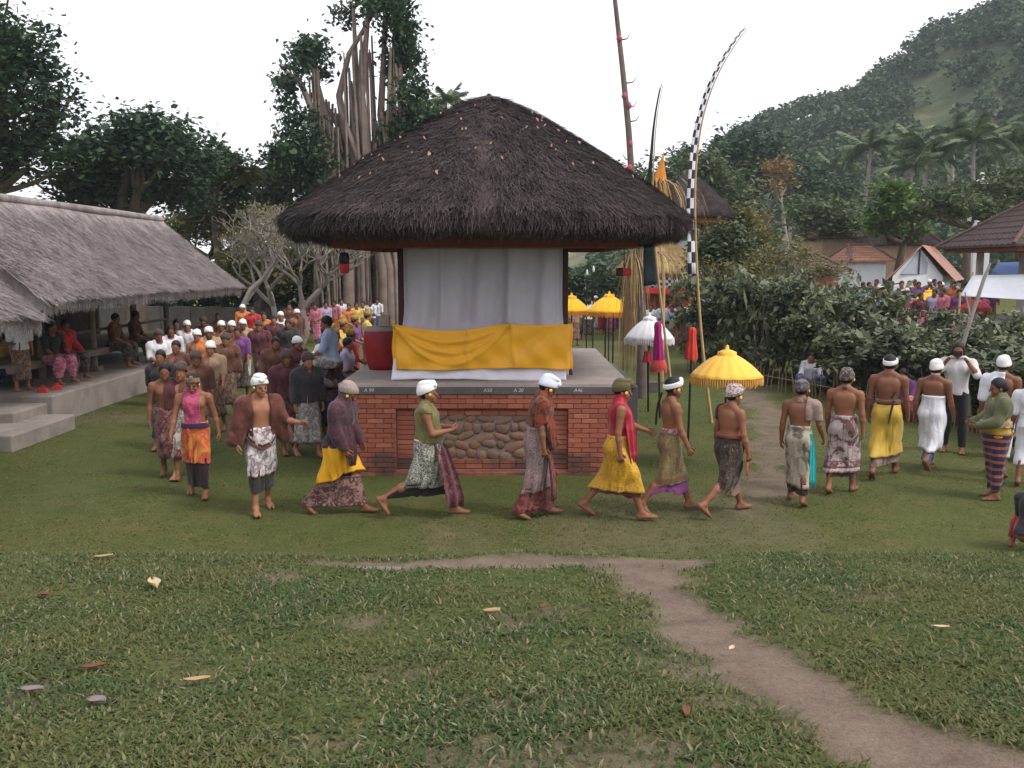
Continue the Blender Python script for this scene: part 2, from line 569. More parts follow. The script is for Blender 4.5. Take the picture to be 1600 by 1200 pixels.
# ------------------------------------------------------------------ the hill behind the village
HX = np.array([-60, 10, 34, 44, 55, 62, 74, 84, 91, 100, 113, 127, 160, 210, 280, 400])
HZ = np.array([0, 4, 14, 24, 33, 36.5, 40, 42, 47, 55, 60.5, 66, 84, 100, 90, 20])
def hill_z(x, y):
    x = np.asarray(x, float); y = np.asarray(y, float)
    h = np.interp(x, HX, HZ)
    up = sstep(95, 232, y) * sstep(480, 250, y)
    z = h * up
    z = z + up * 4.0 * (fbm(x * 0.03, y * 0.03, 4, 4) - 0.5)
    return z - 0.4 * (1 - sstep(60, 100, y)) - .25
hx = np.arange(-60, 402, 4.0); hy = np.arange(76, 482, 4.0)
HXg, HYg = np.meshgrid(hx, hy)
HZg = hill_z(HXg, HYg)
idx = np.arange(HXg.size).reshape(HXg.shape)
F = np.stack([idx[:-1, :-1], idx[:-1, 1:], idx[1:, 1:], idx[1:, :-1]], -1).reshape(-1, 4)
N = NT('hillside')
v = N.coord()
N.color(N.ramp(N.noise(v, 0.035, 7, 0.65), [(0.35, (0.035, 0.055, 0.03)), (0.5, (0.075, 0.09, 0.04)), (0.62, (0.2, 0.16, 0.1))]))
N.rough(0.95); N.bump(N.noise(v, 0.4, 6), 0.8, 0.8)
tag(link('hill', mesh_arrays('hill', np.stack([HXg, HYg, HZg], -1).reshape(-1, 3), F, True), N.m), kind='structure')
# ------------------------------------------------------------------ building materials
N = NT('brick')
oi = N.n('ShaderNodeObjectInfo')
v = N.coord()
geo = N.n('ShaderNodeNewGeometry')
c = N.ramp(oi.outputs['Random'], [(0.0, (0.25, 0.075, 0.045)), (0.5, (0.315, 0.097, 0.058)), (0.85, (0.36, 0.118, 0.07)), (1.0, (0.385, 0.145, 0.09))])
c = N.mix(N.ramp(N.noise(v, 22, 5, 0.7), [(0.35, 0.0), (0.8, 0.45)]), c, (0.17, 0.075, 0.055))
sp = N.n('ShaderNodeSeparateXYZ'); N.l(geo.outputs['Position'], sp.inputs[0])
wob = N.n('ShaderNodeTexNoise'); wob.inputs['Scale'].default_value = 2.6; wob.inputs['Detail'].default_value = 5
N.l(geo.outputs['Position'], wob.inputs['Vector'])
hgt = N.math('SUBTRACT', sp.outputs[2], N.math('MULTIPLY', wob.outputs['Fac'], 0.55))
stain = N.ramp(hgt, [(-0.1, 0.8), (0.0, 0.6), (0.10, 0.0)])
pat = N.n('ShaderNodeTexNoise'); pat.inputs['Scale'].default_value = 1.3; pat.inputs['Detail'].default_value = 4
N.l(geo.outputs['Position'], pat.inputs['Vector'])
c = N.mix(N.math('MULTIPLY', stain, N.ramp(pat.outputs['Fac'], [(0.42, 0.15), (0.56, 1.0)])), c, (0.055, 0.042, 0.038))
N.color(c); N.rough(0.9); N.bump(N.noise(v, 60, 5, 0.7), 0.35, 0.01)
BRICK = N.m
N = NT('mortar_brickwork')
v = N.coord()
c = N.ramp(N.noise(v, 12, 5), [(0.3, (0.17, 0.07, 0.052)), (0.7, (0.26, 0.125, 0.092))])
N.color(c); N.rough(0.95); N.bump(N.noise(v, 80, 4), 0.4, 0.01)
MORTAR = N.m
STONEM = None
N = NT('field_stone')
oi = N.n('ShaderNodeObjectInfo'); v = N.coord()
c = N.ramp(oi.outputs['Random'], [(0.0, (0.17, 0.10, 0.07)), (0.4, (0.23, 0.14, 0.095)), (0.7, (0.27, 0.125, 0.075)), (1.0, (0.2, 0.15, 0.115))])
c = N.mix(N.ramp(N.noise(v, 9, 6, 0.7), [(0.35, 0.0), (0.75, 0.7)]), c, (0.09, 0.075, 0.065))
N.color(c); N.rough(0.9); N.bump(N.noise(v, 25, 6, 0.7), 0.6, 0.02)
STONEM = N.m
CONC = simple('concrete', (0.36, 0.31, 0.285), 0.9, 0.3, 2.5, 0.3, 40)
CONC_DARK = simple('slab_edge', (0.115, 0.105, 0.105), 0.85, 0.35, 4, 0.3, 40)
PLINTHM = simple('plinth_stone', (0.30, 0.265, 0.235), 0.92, 0.4, 2.2, 0.5, 18)
WOOD = simple('weathered_wood', (0.20, 0.155, 0.12), 0.85, 0.45, 6, 0.4, 40)
REDWOOD = simple('red_brown_wood', (0.24, 0.07, 0.045), 0.7, 0.4, 5, 0.3, 30)
DARKWOOD = simple('dark_wood', (0.075, 0.05, 0.04), 0.8, 0.4, 6, 0.3, 30)
BAMBOO = simple('bamboo', (0.50, 0.34, 0.17), 0.6, 0.3, 5, 0.2, 20)
POSTM = simple('post_wood', (0.09, 0.05, 0.042), 0.8, 0.4, 6, 0.3, 30)
BLACKP = simple('black_pole', (0.02, 0.018, 0.018), 0.5, 0.3, 5, 0.1, 30)
CHALK = simple('chalk', (0.6, 0.6, 0.58), 0.95, 0.35, 60, 0)

def thatchmat(name, dark, light, bits=None):
    N = NT(name)
    c = N.ramp(N.island(), [(0.0, dark), (0.7, tuple((a + b) / 2 for a, b in zip(dark, light))), (1.0, light)])
    v = N.coord()
    c = N.mix(N.ramp(N.noise(v, 1.1, 5, 0.65), [(0.38, 0.0), (0.68, 0.7)]), c, light)
    c = N.mix(N.ramp(N.noise(N.coord('Object', (1, 1, .3)), 3.2, 5, 0.7), [(0.45, 0.0), (0.62, 0.75)]), c, dark)
    c = N.mix(N.ramp(N.noise(v, 24, 4, 0.75), [(0.4, 0.0), (0.75, 0.65)]), c, tuple(x * 0.5 for x in dark))
    N.color(c); N.rough(0.95)
    N.bump(N.noise(N.coord('Object', (1, 1, 0.25)), 40, 4, 0.8), 0.7, 0.03)
    return N.m
T_BLACK = thatchmat('black_palm_thatch', (0.024, 0.018, 0.019), (0.115, 0.088, 0.085))
T_GREY = thatchmat('grey_grass_thatch', (0.17, 0.145, 0.14), (0.47, 0.42, 0.41))
T_GOLD = thatchmat('golden_straw', (0.26, 0.17, 0.07), (0.56, 0.42, 0.22))
T_BITS = simple('roof_litter', (0.42, 0.25, 0.15), 0.8, 0.5, 9, 0)

def strands(name, fn, n, ln, wd, lift, mat, parent, seed, vr=(0.0, 1.0), sag=0.0):
    """loose stalks lying down the slope of a thatch; fn(u, v) gives the roof surface, v running down it"""
    r = np.random.default_rng(seed)
    u = r.random(n); w = vr[0] + (vr[1] - vr[0]) * np.sqrt(r.random(n))
    p = fn(u, w); e = 1e-3
    dn = fn(u, w + e) - p; dn /= np.linalg.norm(dn, axis=1, keepdims=True) + 1e-12
    du = fn(u + e, w) - p; du /= np.linalg.norm(du, axis=1, keepdims=True) + 1e-12
    nr = np.cross(du, dn); nr /= np.linalg.norm(nr, axis=1, keepdims=True) + 1e-12
    up = np.sign(nr[:, 2:3]); up[up == 0] = 1
    nr = nr * up
    L = ln * (0.5 + r.random(n))[:, None]
    W = wd * (0.5 + r.random(n))[:, None]
    jit = r.normal(size=n)[:, None] * 0.32
    d = dn + du * jit; d /= np.linalg.norm(d, axis=1, keepdims=True)
    sd = np.cross(nr, d) * W / 2
    lf = (lift * (0.3 + r.random(n)))[:, None]
    V = np.zeros((n, 6, 3))
    for k, t in enumerate((0, 0.5, 1.0)):
        cpt = p + d * L * t + nr * (0.004 + lf * t) - np.array([0, 0, 1.0]) * (sag * t * t) * L
        V[:, 2 * k] = cpt - sd * (1 - 0.5 * t); V[:, 2 * k + 1] = cpt + sd * (1 - 0.5 * t)
    o = link(name, inst_mesh(name, V, [(0, 1, 3, 2), (2, 3, 5, 4)]), mat, parent)
    o['kind'] = 'stuff'
    return o

def hip_thatch(parent, cx, cy, a, b, z_eave, z_top, lip, mat, nst, under, seed, expo=3.6):
    zl = z_eave + lip
    def fn(u, v):
        th = 2 * np.pi * u
        v = np.clip(v, 0, 1.08)
        q = 2 / (2.1 + (expo - 2.1) * np.clip(v * 1.5, 0, 1))
        ca, sa = np.cos(th), np.sin(th)
        bump = 1 + 0.02 * (vnoise(ca * 3 + 5, sa * 3 + 5, v * 4) - 0.5)
        f = v * bump
        x = cx + a * f * np.sign(ca) * np.abs(ca) ** q
        y = cy + b * f * np.sign(sa) * np.abs(sa) ** q
        g = (np.sqrt(v * v + 0.07 ** 2) - 0.07) / (math.sqrt(1 + 0.07 ** 2) - 0.07)
        g = g + 0.045 * np.sin(np.pi * np.clip(v, 0, 1)) * -1
        z = z_top - (z_top - zl) * g + 0.03 * (vnoise(ca * 5, sa * 5, v * 7) - 0.5)
        return np.stack([x, y, z], -1)
    nu = 96
    us = np.arange(nu) / nu
    rows = [fn(us, np.full(nu, t)) for t in np.concatenate([[0.004, 0.03, 0.06, 0.1], np.linspace(0.15, 1.0, 22)])]
    eave = fn(us, np.full(nu, 1.0))
    for k, zz in ((1.02, lip * .8), (1.03, lip * .58), (1.03, lip * .36), (1.018, lip * .16), (0.99, lip * .03), (0.96, 0.0), (0.90, 0.03), (0.80, .10)):
        rr = eave.copy()
        rr[:, 0] = cx + (rr[:, 0] - cx) * k; rr[:, 1] = cy + (rr[:, 1] - cy) * k
        rr[:, 2] = z_eave + zz + 0.05 * (vnoise(us * 40, k * 9) - 0.5) * (k > .92)
        rows.append(rr)
    mb = MB(); mb.grid([list(map(tuple, r_)) for r_ in rows], True, True)
    roof = mb.build('roof', mat, parent)
    strands('thatch', fn, nst, 0.26, 0.015, 0.045, mat, roof, seed, (.05, 1.0))
    # the ragged lower edge
    def lipf(u, v):
        p = fn(u, np.ones_like(u)); s = 1.0 + .033 * np.sin(np.pi * np.clip(v * .8 + .12, 0, 1))
        x = cx + (p[:, 0] - cx) * s; y = cy + (p[:, 1] - cy) * s
        return np.stack([x, y, zl - lip * v * 0.9], -1)
    strands('thatch_edge', lipf, nst // 2, 0.17, 0.014, 0.035, mat, roof, seed + 1, (-.25, .95))
    # sloping ceiling of the roof space
    rows = []
    for t, z in ((0.93, z_eave + 0.05), (0.6, z_eave + 0.05 + (z_top - z_eave) * 0.3), (0.2, z_eave + (z_top - z_eave) * 0.66), (0.02, z_eave + (z_top - z_eave) * 0.8)):
        p = fn(us, np.full(nu, t)); p[:, 2] = z
        rows.append(p)
    mb = MB(); mb.grid([list(map(tuple, r_)) for r_ in rows], True, True)
    mb.build('ceiling', under, parent)
    return roof, fn

# ------------------------------------------------------------------ the thatched pavilion in the middle
PX, PF, PBK, PZ, PW = -0.39, 13.1, 18.7, 1.34, 2.05
pav = tag(empty('thatched_pavilion', (0, 0, 0)), 'brick pavilion with steep black thatched roof in the middle of the lawn', 'pavilion')
RX0, RX1, RZ0, RZ1 = -1.66, 0.80, 0.085, 0.985        # recessed panel
mb = MB()
mb.box((PX, (PF + .1 + PBK) / 2, 0.59), (2 * PW - .02, PBK - PF - .1, 1.26))
x0, x1 = PX - PW + .01, PX + PW - .01
for (a, b, c_, d) in ((x0, RX0, -.04, 1.22), (RX1, x1, -.04, 1.22), (RX0, RX1, RZ1, 1.22), (RX0, RX1, -.04, RZ0 - .005)):
    mb.box(((a + b) / 2, PF + .056, (c_ + d) / 2), (b - a, .09, d - c_))
mb.build('plinth', MORTAR, pav)
brick_me = None
def brick_mesh(w, h, d):
    m = MB(); m.box((0, 0, 0), (w, d, h)); me = m.mesh('brick')
    bm = bmesh.new(); bm.from_mesh(me); bmesh.ops.bevel(bm, geom=bm.edges[:], offset=0.004, segments=1, affect='EDGES'); bm.to_mesh(me); bm.free()
    me.materials.append(BRICK)
    return me
BRW, BRH = 0.236, 0.071
bme = {}
def brick(x0, x1, z, yf):
    w = round(x1 - x0, 3)
    if w < 0.03: return
    key = w
    if key not in bme: bme[key] = brick_mesh(w - .009, BRH - .009, .06)
    o = link('brick', bme[key], None, pav, ((x0 + x1) / 2, yf + .028 + random.uniform(-.003, .003), z), random.uniform(-.006, .006))
row = 0
z = BRH / 2 - 0.02
while z < 1.215:
    off = (row % 2) * BRW / 2
    spans = [(x0, x1)]
    if RZ0 < z < RZ1: spans = [(x0, RX0), (RX1, x1)]
    for a, b in spans:
        k = math.floor((a - x0 - off) / BRW)
        xx = x0 + off + k * BRW
        while xx < b - .01:
            s, e = max(a, xx), min(b, xx + BRW)
            if e - s > .03: brick(round(s, 3), round(e, 3), z, PF - .012)
            xx += BRW
    row += 1
    z += BRH
# brick frame inside the recess, then the field stones
SX0, SX1, SZ0, SZ1 = -1.40, 0.56, 0.215, 0.865
z = RZ0 + BRH / 2
row = 0
while z < RZ1 - .02:
    sp_ = [(RX0, SX0), (SX1, RX1)] if SZ0 < z < SZ1 else [(RX0, RX1)]
    for a, b in sp_:
        nbr = max(1, round((b - a) / BRW)); w = (b - a) / nbr
        for i in range(nbr): brick(round(a + i * w, 3), round(a + (i + 1) * w, 3), z, PF + .065)
    row += 1; z += BRH
mb = MB(); mb.box(((SX0 + SX1) / 2, PF + .142, (SZ0 + SZ1) / 2), (SX1 - SX0, .1, SZ1 - SZ0)); mb.build('mortar_bed', simple('grey_mortar', (.25, .195, .165), .95, .35, 8, .5, 40), pav)
sr = np.random.default_rng(21)
def stone_mesh(rx, rz, seed):
    bm = bmesh.new(); bmesh.ops.create_icosphere(bm, subdivisions=2, radius=1.0)
    for v_ in bm.verts:
        n_ = float(fbm(v_.co.x * 1.3 + seed, v_.co.y * 1.3, v_.co.z * 1.3, 3))
        p = v_.co.copy()
        p = Vector([math.copysign(abs(q) ** 0.75, q) for q in p])
        v_.co = Vector((p.x * rx, p.y * .045, p.z * rz)) * (0.78 + 0.45 * n_)
    me = bpy.data.meshes.new('stone'); bm.to_mesh(me); bm.free()
    me.polygons.foreach_set('use_smooth', [True] * len(me.polygons)); me.materials.append(STONEM)
    return me
zz = SZ0
si = 0
while zz < SZ1 - .05:
    hh = sr.uniform(.10, .16)
    if zz + hh > SZ1 - .05: hh = SZ1 - zz
    xx = SX0
    while xx < SX1 - .04:
        ww = sr.uniform(.11, .30)
        if xx + ww > SX1 - .06: ww = SX1 - xx
        o = link('stone', stone_mesh(ww * .53, hh * .53, si * 3.1), None, pav, (xx + ww / 2, PF + .105, zz + hh / 2 + sr.uniform(-.03, .03)))
        o.rotation_euler = (0, sr.uniform(-.6, .6), 0)
        xx += ww; si += 1
    zz += hh
# concrete slab and its dark painted edge
mb = MB(); mb.box((PX, (PF + PBK) / 2 - .01, PZ - .04), (2 * PW + .06, PBK - PF + .06, .08)); slab = mb.build('floor_slab', CONC, pav, bevel=.01)
mb = MB(); mb.box((PX, (PF + PBK) / 2 - .01, PZ - .1), (2 * PW + .065, PBK - PF + .065, .105)); mb.build('slab_edge', CONC_DARK, pav, bevel=.006)
mb = MB(); mb.box((PX + PW + .19, 16.6, .52), (.36, 3.6, 1.1)); mb.box((PX + PW + .16, 16.2, 1.1), (.3, 3.0, .1)); mb.build('side_ledge', CONC_DARK, pav, bevel=.01)
for px, txt in ((577, 'A 99'), (762, 'A50'), (810, 'A 20'), (855, 'A6'), (903, 'A46')):
    cu = bpy.data.curves.new('chalk_marking', 'FONT'); cu.body = txt; cu.size = 0.072; cu.align_x = 'CENTER'; cu.align_y = 'CENTER'; cu.extrude = .0006; cu.shear = .15
    cu.materials.append(CHALK)
    t_ = bpy.data.objects.new('chalk_text', cu); me_ = bpy.data.meshes.new_from_object(t_); bpy.data.objects.remove(t_)
    o = bpy.data.objects.new('chalk_marking', me_); COL.objects.link(o); o.parent = pav
    o.location = (at(px, 607, PF).x, PF - .0465, PZ - .098); o.rotation_euler = (R(90), 0, 0)
# posts and beams
for sx in (-1, 1):
    for y in (14.25, 17.7):
        mb = MB(); x = PX - .05 + sx * 1.22
        mb.box((x, y, PZ + .11), (.30, .30, .22), taper=.8); mb.box((x, y, 2.38), (.15, .15, 2.1)); mb.box((x, y, 3.36), (.24, .24, .12), taper=1.3)
        mb.build('post', POSTM, pav, bevel=.01)
for (c_, d) in (((PX, 13.25, 3.31), (4.3, .12, .13)), ((PX, 17.55, 3.31), (4.3, .12, .13)), ((PX - 2.09, 15.4, 3.315), (.12, 4.18, .13)), ((PX + 2.09, 15.4, 3.315), (.12, 4.18, .13)),
                ((PX - .06, 14.25, 3.49), (3.3, .13, .13)), ((PX - .06, 17.7, 3.49), (3.3, .13, .13)), ((PX - .06, 13.62, 3.32), (2.6, .05, .05))):
    mb = MB(); mb.box(c_, d); mb.build('beam', REDWOOD, pav, bevel=.008)
UNDER = simple('bamboo_ceiling', (0.27, 0.145, 0.075), 0.85, 0.45, 8, 0.5, 60)
roof, roof_fn = hip_thatch(pav, PX + .02, 15.4, 2.98, 3.35, 3.40, 5.70, .36, T_BLACK, 60000, UNDER, 11, 3.2)
for k in range(44):                                   # rafters
    t = k / 44
    p0 = roof_fn(np.array([t]), np.array([0.95]))[0]; p1 = roof_fn(np.array([t]), np.array([0.2]))[0]
    mb = MB(); mb.tube([(p0[0], p0[1], 3.41), (p1[0], p1[1], 4.78)], .024, 6); mb.build('rafter', REDWOOD, pav)
mb = MB(); mb.lathe([(0.0, .05), (.03, .04), (.05, .0), (.09, -.05), (.2, -.12)], (PX + .02, 15.4, 5.70), 14); mb.build('finial', T_BLACK, roof)
r = np.random.default_rng(5)                          # fallen leaves caught in the thatch
n = 42
u_ = 0.60 + .3 * r.random(n); w_ = .25 + .6 * r.random(n)
P = roof_fn(u_, w_); V = np.zeros((n, 4, 3))
for k, (a, b) in enumerate(((-1, -1), (1, -1), (1, 1), (-1, 1))):
    s = (.008 + .026 * r.random(n) ** 3)
    V[:, k] = P + np.stack([a * s * (.4 + .9 * r.random(n)), b * s * .5 - .05, b * s * (.6 + r.random(n)) + .06], -1)
o = link('leaf_litter', inst_mesh('leaf_litter', V, [(0, 1, 2, 3)]), T_BITS, roof); o['kind'] = 'stuff'

# hanging cloths round the middle of the pavilion
WHITE_CL = cloth('white_sheet', (0.72, 0.70, 0.76), None, wr=.2)
CURT_CL = cloth('thin_white_curtain', (0.47, 0.445, 0.50), None, wr=.2)
GOLD_CL = cloth('golden_satin', (0.78, 0.38, 0.018), None, rough=.42, wr=.25)
def drape(name, mat, pts_fn, nu, nv, thick=.004):
    P = [[pts_fn(i / (nv - 1), j / (nu - 1)) for j in range(nu)] for i in range(nv)]
    mb = MB(); mb.grid(P); o = mb.build(name, mat)
    s = o.modifiers.new('thick', 'SOLIDIFY'); s.thickness = thick
    return o
CL, CR = -1.60, 0.745
def curtain(t, u):
    fl = sstep(0.45, 1.0, t)
    x = CL - .12 * fl + (CR - CL + .22 * fl) * u
    folds = .055 * math.sin(u * 33 + .8 * math.sin(3 * t)) + .04 * math.sin(u * 13 + 2) + .022 * math.sin(u * 61 + 4 * t) - .07 * math.exp(-((u - .66) / .02) ** 2) - .06 * math.exp(-((u - .24) / .012) ** 2)
    y = 13.62 - .06 * t - .02 * fl + folds * (.6 + .5 * t) * (1 - .8 * float(sstep(.52, .7, t))) + .03 * float(vnoise(u * 8, t * 6))
    if u < .03 or u > .97: y += .12
    z = 3.31 + (1.36 - 3.31) * t + .015 * math.sin(u * 9) * t
    return (x, y, z)
tag(drape('white_curtain', CURT_CL, curtain, 130, 40), 'long white curtain hanging under the eaves of the brick pavilion', 'curtain')
def gold(t, u):
    x = -1.74 + 2.62 * u + .01 * math.sin(t * 9)
    sag = .10 * math.sin(math.pi * min(1, u / .62)) if u < .62 else .02 * math.sin((u - .62) * 8)
    drp = 1 - t
    fold = .02 * math.sin(18 * (u + .5 * t)) * (.4 + .6 * t) + .012 * math.sin(40 * u - 9 * t) * t + (sum(.03 * math.exp(-((t - q * math.sin(math.pi * u / .66)) / .055) ** 2) for q in (.3, .58, .85)) if u < .66 else 0) + .025 * math.exp(-((u - .42) / .008) ** 2) + .025 * math.exp(-((u - .66 - .02 * t) / .012) ** 2) + .02 * math.exp(-((u - .85 + .12 * t) / .02) ** 2)
    y = 13.39 - .03 * t - fold
    z = 2.17 - sag * drp * (1 - .3 * t) - (.66 + .015 * math.sin(7 * u)) * t
    if u < .02 or u > .98: y += .1
    return (x, y, z)
tag(drape('golden_cloth', GOLD_CL, gold, 120, 30, .005), 'golden yellow satin cloth tied round the lower half of the white curtain', 'cloth')
def skirt(t, u):
    x = -1.72 + 2.5 * u - .04 * t + .05 * t * u
    fold = .008 * math.sin(23 * (u + .3 * t)) + .02 * math.exp(-((u - .5 + .12 * t) / .02) ** 2) * t + .02 * math.exp(-((u - .47 - .1 * t) / .02) ** 2) * t
    y = 13.455 - .06 * t - fold
    return (x, y, 1.66 + (1.352 - 1.66) * t + .02 * math.sin(u * 5) * (1 - t) + .012 * math.sin(6 * u))
tag(drape('white_valance', WHITE_CL, skirt, 110, 12), 'white cloth strip below the golden cloth touching the pavilion floor', 'cloth')
# big red drum jar on the platform and the lanterns under the eaves
REDL = simple('red_lacquer', (0.30, 0.022, 0.028), 0.5, 0.35, 5, 0.1, 30)
x, y = gp(597, 578, PZ)
dr = tag(empty('barrel_drum', (x - .02, y + .12, PZ)), 'bulging dark red barrel drum standing beside the white curtain', 'drum')
mb = MB(); mb.lathe([(0, 0.0), (.2, 0.0), (.235, .1), (.27, .28), (.285, .45), (.275, .6), (.25, .66), (.0, .66)], n=28); mb.build('body', REDL, dr)
mb = MB(); mb.lathe([(.262, .62), (.268, .64), (.262, .685), (.0, .69)], n=28); mb.build('drumhead', simple('drum_skin', (.33, .3, .27)), dr)
mb = MB(); mb.box((.06, 0, .78), (.16, .16, .17)); mb.build('offering_box', simple('box_tan', (.4, .31, .24)), dr, bevel=.01)
BLK = simple('black_lantern', (.03, .025, .025), .6); REDC = cloth('red_cloth', (.42, .03, .035))
for k, (px, py, yy, lab) in enumerate(((538, 412, 13.2, 'small black and red lantern under the eave near the red drum'), (975, 425, 13.2, 'small black and red lantern under the eave near the bamboo pole'))):
    p = at(px, py, yy)
    e = tag(empty('hanging_lantern', p), lab, 'lantern', 'lanterns under the pavilion eaves')
    mb = MB(); mb.tube([(0, 0, .0), (0, 0, 3.28 - p.z)], .006, 6); mb.build('cord', BLK, e)
    if k == 0:
        mb = MB(); mb.lathe([(0, .16), (.06, .15), (.075, .08), (.07, 0), (.0, 0)], n=14); mb.build('cap', BLK, e)
        mb = MB(); mb.lathe([(.062, 0), (.07, -.06), (.062, -.13), (0, -.14)], n=14); mb.build('shade', REDC, e)
    else:
        mb = MB(); mb.tube([(-.11, 0, 0), (-.02, 0, 0)], [.055, .06], 14); mb.build('cap', BLK, e)
        mb = MB(); mb.tube([(-.019, 0, 0), (.10, 0, 0)], [.062, .05], 14); mb.build('shade', REDC, e)

# ------------------------------------------------------------------ thatched longhouses along the left side
def longhouse(name, label, ridge_x, half, ez, rz_, y0, y1, nst, seed, plinth_x, pz, post_ys):
    e = tag(empty(name, (ridge_x, (y0 + y1) / 2, 0)), label, 'longhouse', 'thatched longhouses along the lawn')
    e.location = (0, 0, 0)
    th = .28
    nr = np.array([rz_ - ez, half]); nr = nr / np.linalg.norm(nr)
    def slope(s):
        def fn(u, v):
            u = np.asarray(u); v = np.clip(np.asarray(v), 0, 1.03)
            vv = np.broadcast_to(v, u.shape)
            x = ridge_x + s * half * vv
            y = y0 + (y1 - y0) * u
            endr = .10 * (vv ** 3) * (np.abs(u - .5) * 2) ** 12
            z = rz_ - (rz_ - ez) * vv + .05 * (vnoise(u * 14, vv * 4, seed) - .5) + .06 * np.sin(np.pi * vv) * -1 - endr
            return np.stack([x, y, z], -1)
        return fn
    for s in (1, -1):
        fn = slope(s)
        us = np.linspace(0, 1, 41)
        rows = [fn(us, np.full(41, t)) for t in np.linspace(0, 1, 15)]
        last = rows[-1]
        for dx, dz in ((.05, -.07), (.04, -.17), (-.02, -.24), (-.14, -.24), (-.5, .06)):
            q = last.copy(); q[:, 0] += s * dx; q[:, 2] += dz; rows.append(q)
        q = rows[0].copy(); q[:, 2] -= th; rows.append(q)
        n_c = len(rows)
        mb = MB(); mb.grid([list(map(tuple, r_)) for r_ in rows], True)
        for j, fl in ((0, True), (40, False)):                  # thick ends of the thatch
            ring = [tuple(r_[j]) for r_ in rows]
            mb.add(ring, [tuple(range(n_c)) if fl == (s > 0) else tuple(reversed(range(n_c)))])
        rf = mb.build('roof', T_GREY, e)
        strands('thatch', fn, nst * 2, .26, .018, .045, T_GREY, rf, seed + s)
        def lipf(u, v):
            p = fn(u, np.ones_like(u)).copy(); p[:, 0] += s * .05; p[:, 2] -= .24 * v; return p
        strands('thatch_edge', lipf, nst // 4, .12, .018, .01, T_GREY, rf, seed + 5 + s)
    mb = MB(); mb.tube([(ridge_x + .03 * math.sin(k), y0 + (y1 - y0) * k / 12, rz_ + .04) for k in range(13)], [.09] * 13, 10); mb.build('ridge_cap', T_GREY, e)
    # plinth, deck on short posts, roof posts, rails
    mb = MB(); mb.box(((plinth_x + ridge_x - 2.4) / 2, (y0 + y1) / 2 + .6, pz / 2 - .03), (plinth_x - ridge_x + 2.4, y1 - y0 - 2.2, pz + .06)); mb.build('plinth', PLINTHM, e, bevel=.03)
    dx = plinth_x - .95
    for k in range(7):
        w = (dx - ridge_x + 2.0) / 7
        mb = MB(); mb.box((ridge_x - 2.0 + w * (k + .5), (y0 + y1) / 2 + .6, pz + .52), (w - .015, y1 - y0 - 2.6, .05)); mb.build('deck_plank', WOOD, e)
    mb = MB(); mb.box((dx + .03, (y0 + y1) / 2 + .6, pz + .46), (.07, y1 - y0 - 2.55, .14)); mb.build('deck_beam', WOOD, e)
    for y in post_ys:
        for x in (dx - .12, ridge_x - 1.6):
            mb = MB(); mb.box((x, y, pz + .06), (.32, .32, .12), taper=.85); mb.tube([(x, y, pz + .1), (x, y, ez + .25)], [.085, .075], 10); mb.build('post', WOOD, e)
        mb = MB(); mb.box((dx - .9, y, ez + .2), (2.2, .1, .12)); mb.build('tie_beam', DARKWOOD, e)
    mb = MB(); mb.box((dx - .12, (y0 + y1) / 2, ez + .1), (.12, y1 - y0 - 1.0, .12)); mb.build('wall_plate', DARKWOOD, e)
    mb = MB(); mb.tube([(dx - .12, y0 + 1.6, pz + .95), (dx - .12, y1 - 1, pz + .95)], .035, 8); mb.build('rail', WOOD, e)
    # plank wall closing the back
    for k in range(22):
        yy = y0 + 1 + (y1 - y0 - 2) * (k + .5) / 22
        mb = MB(); mb.box((ridge_x - 1.75 + .006 * (k % 2), yy, (pz + ez + .5) / 2), (.03, (y1 - y0 - 2) / 22 - .012, ez + .3 - pz)); mb.build('wall_board', DARKWOOD, e)
    return e
longhouse('thatched_longhouse', 'long grey thatched hall on a stone plinth behind the file of walkers', -10.2, 2.2, 2.55, 4.3, 15.8, 27.4, 20000, 31, -8.75, .54, (16.9, 19.3, 21.7, 24.1, 26.4))
longhouse('thatched_longhouse', 'grey thatched hall of which only one roof corner shows at the edge', -9.5, 2.2, 2.36, 4.1, 5.0, 14.3, 12000, 47, -8.3, .3, (6.2, 8.6, 11.0, 13.2))
mb = MB(); mb.box((-9.4, 15.9, .12), (2.6, 2.2, .3)); mb.box((-9.9, 16.6, .2), (2.4, 1.2, .5)); tag(mb.build('stone_step', PLINTHM, bevel=.03), 'low stone step below the plinth of the long hall', 'step')

# ------------------------------------------------------------------ shrines and the village behind
N = NT('poleng'); ck = N.n('ShaderNodeTexChecker'); ck.inputs['Scale'].default_value = 9.0
N.l(N.coord(), ck.inputs['Vector']); N.color(N.mix(ck.outputs['Fac'], (.08, .055, .07), (.62, .52, .56))); POLENG = N.m
RED_BAND = cloth('red_band', (.5, .035, .03)); ORANGE = simple('orange_plaster', (.47, .17, .075), .9, .3, 2)
WHITEW = simple('white_plaster', (.66, .67, .72), .9, .15, 2); BLUEW = simple('blue_grey_wall', (.36, .40, .47), .9, .2, 2)
sh = tag(empty('tall_shrine', (0, 0, 0)), 'tall shrine with a dark thatched roof and ochre eaves behind the checkered banner', 'shrine')
c1 = at(1075, 345, 40); SX = c1.x
hip_thatch(sh, SX, 40, 1.8, 1.8, 4.95, 6.9, .28, T_BLACK, 5000, simple('ochre_ceiling', (.5, .25, .07)), 71)
for sx in (-1, 1):
    for sy in (-1, 1):
        mb = MB(); mb.box((SX + sx * .75, 40 + sy * .75, 3.4), (.16, .16, 3.4)); mb.build('post', REDWOOD, sh)
mb = MB(); mb.box((SX, 40, .85), (3.0, 3.0, 1.8)); mb.box((SX, 40, 1.82), (3.2, 3.2, .16)); mb.build('base', ORANGE, sh, bevel=.02)
mb = MB(); mb.box((SX, 40.2, 3.0), (1.3, .9, 2.1)); mb.build('cella', WHITEW, sh, bevel=.02)
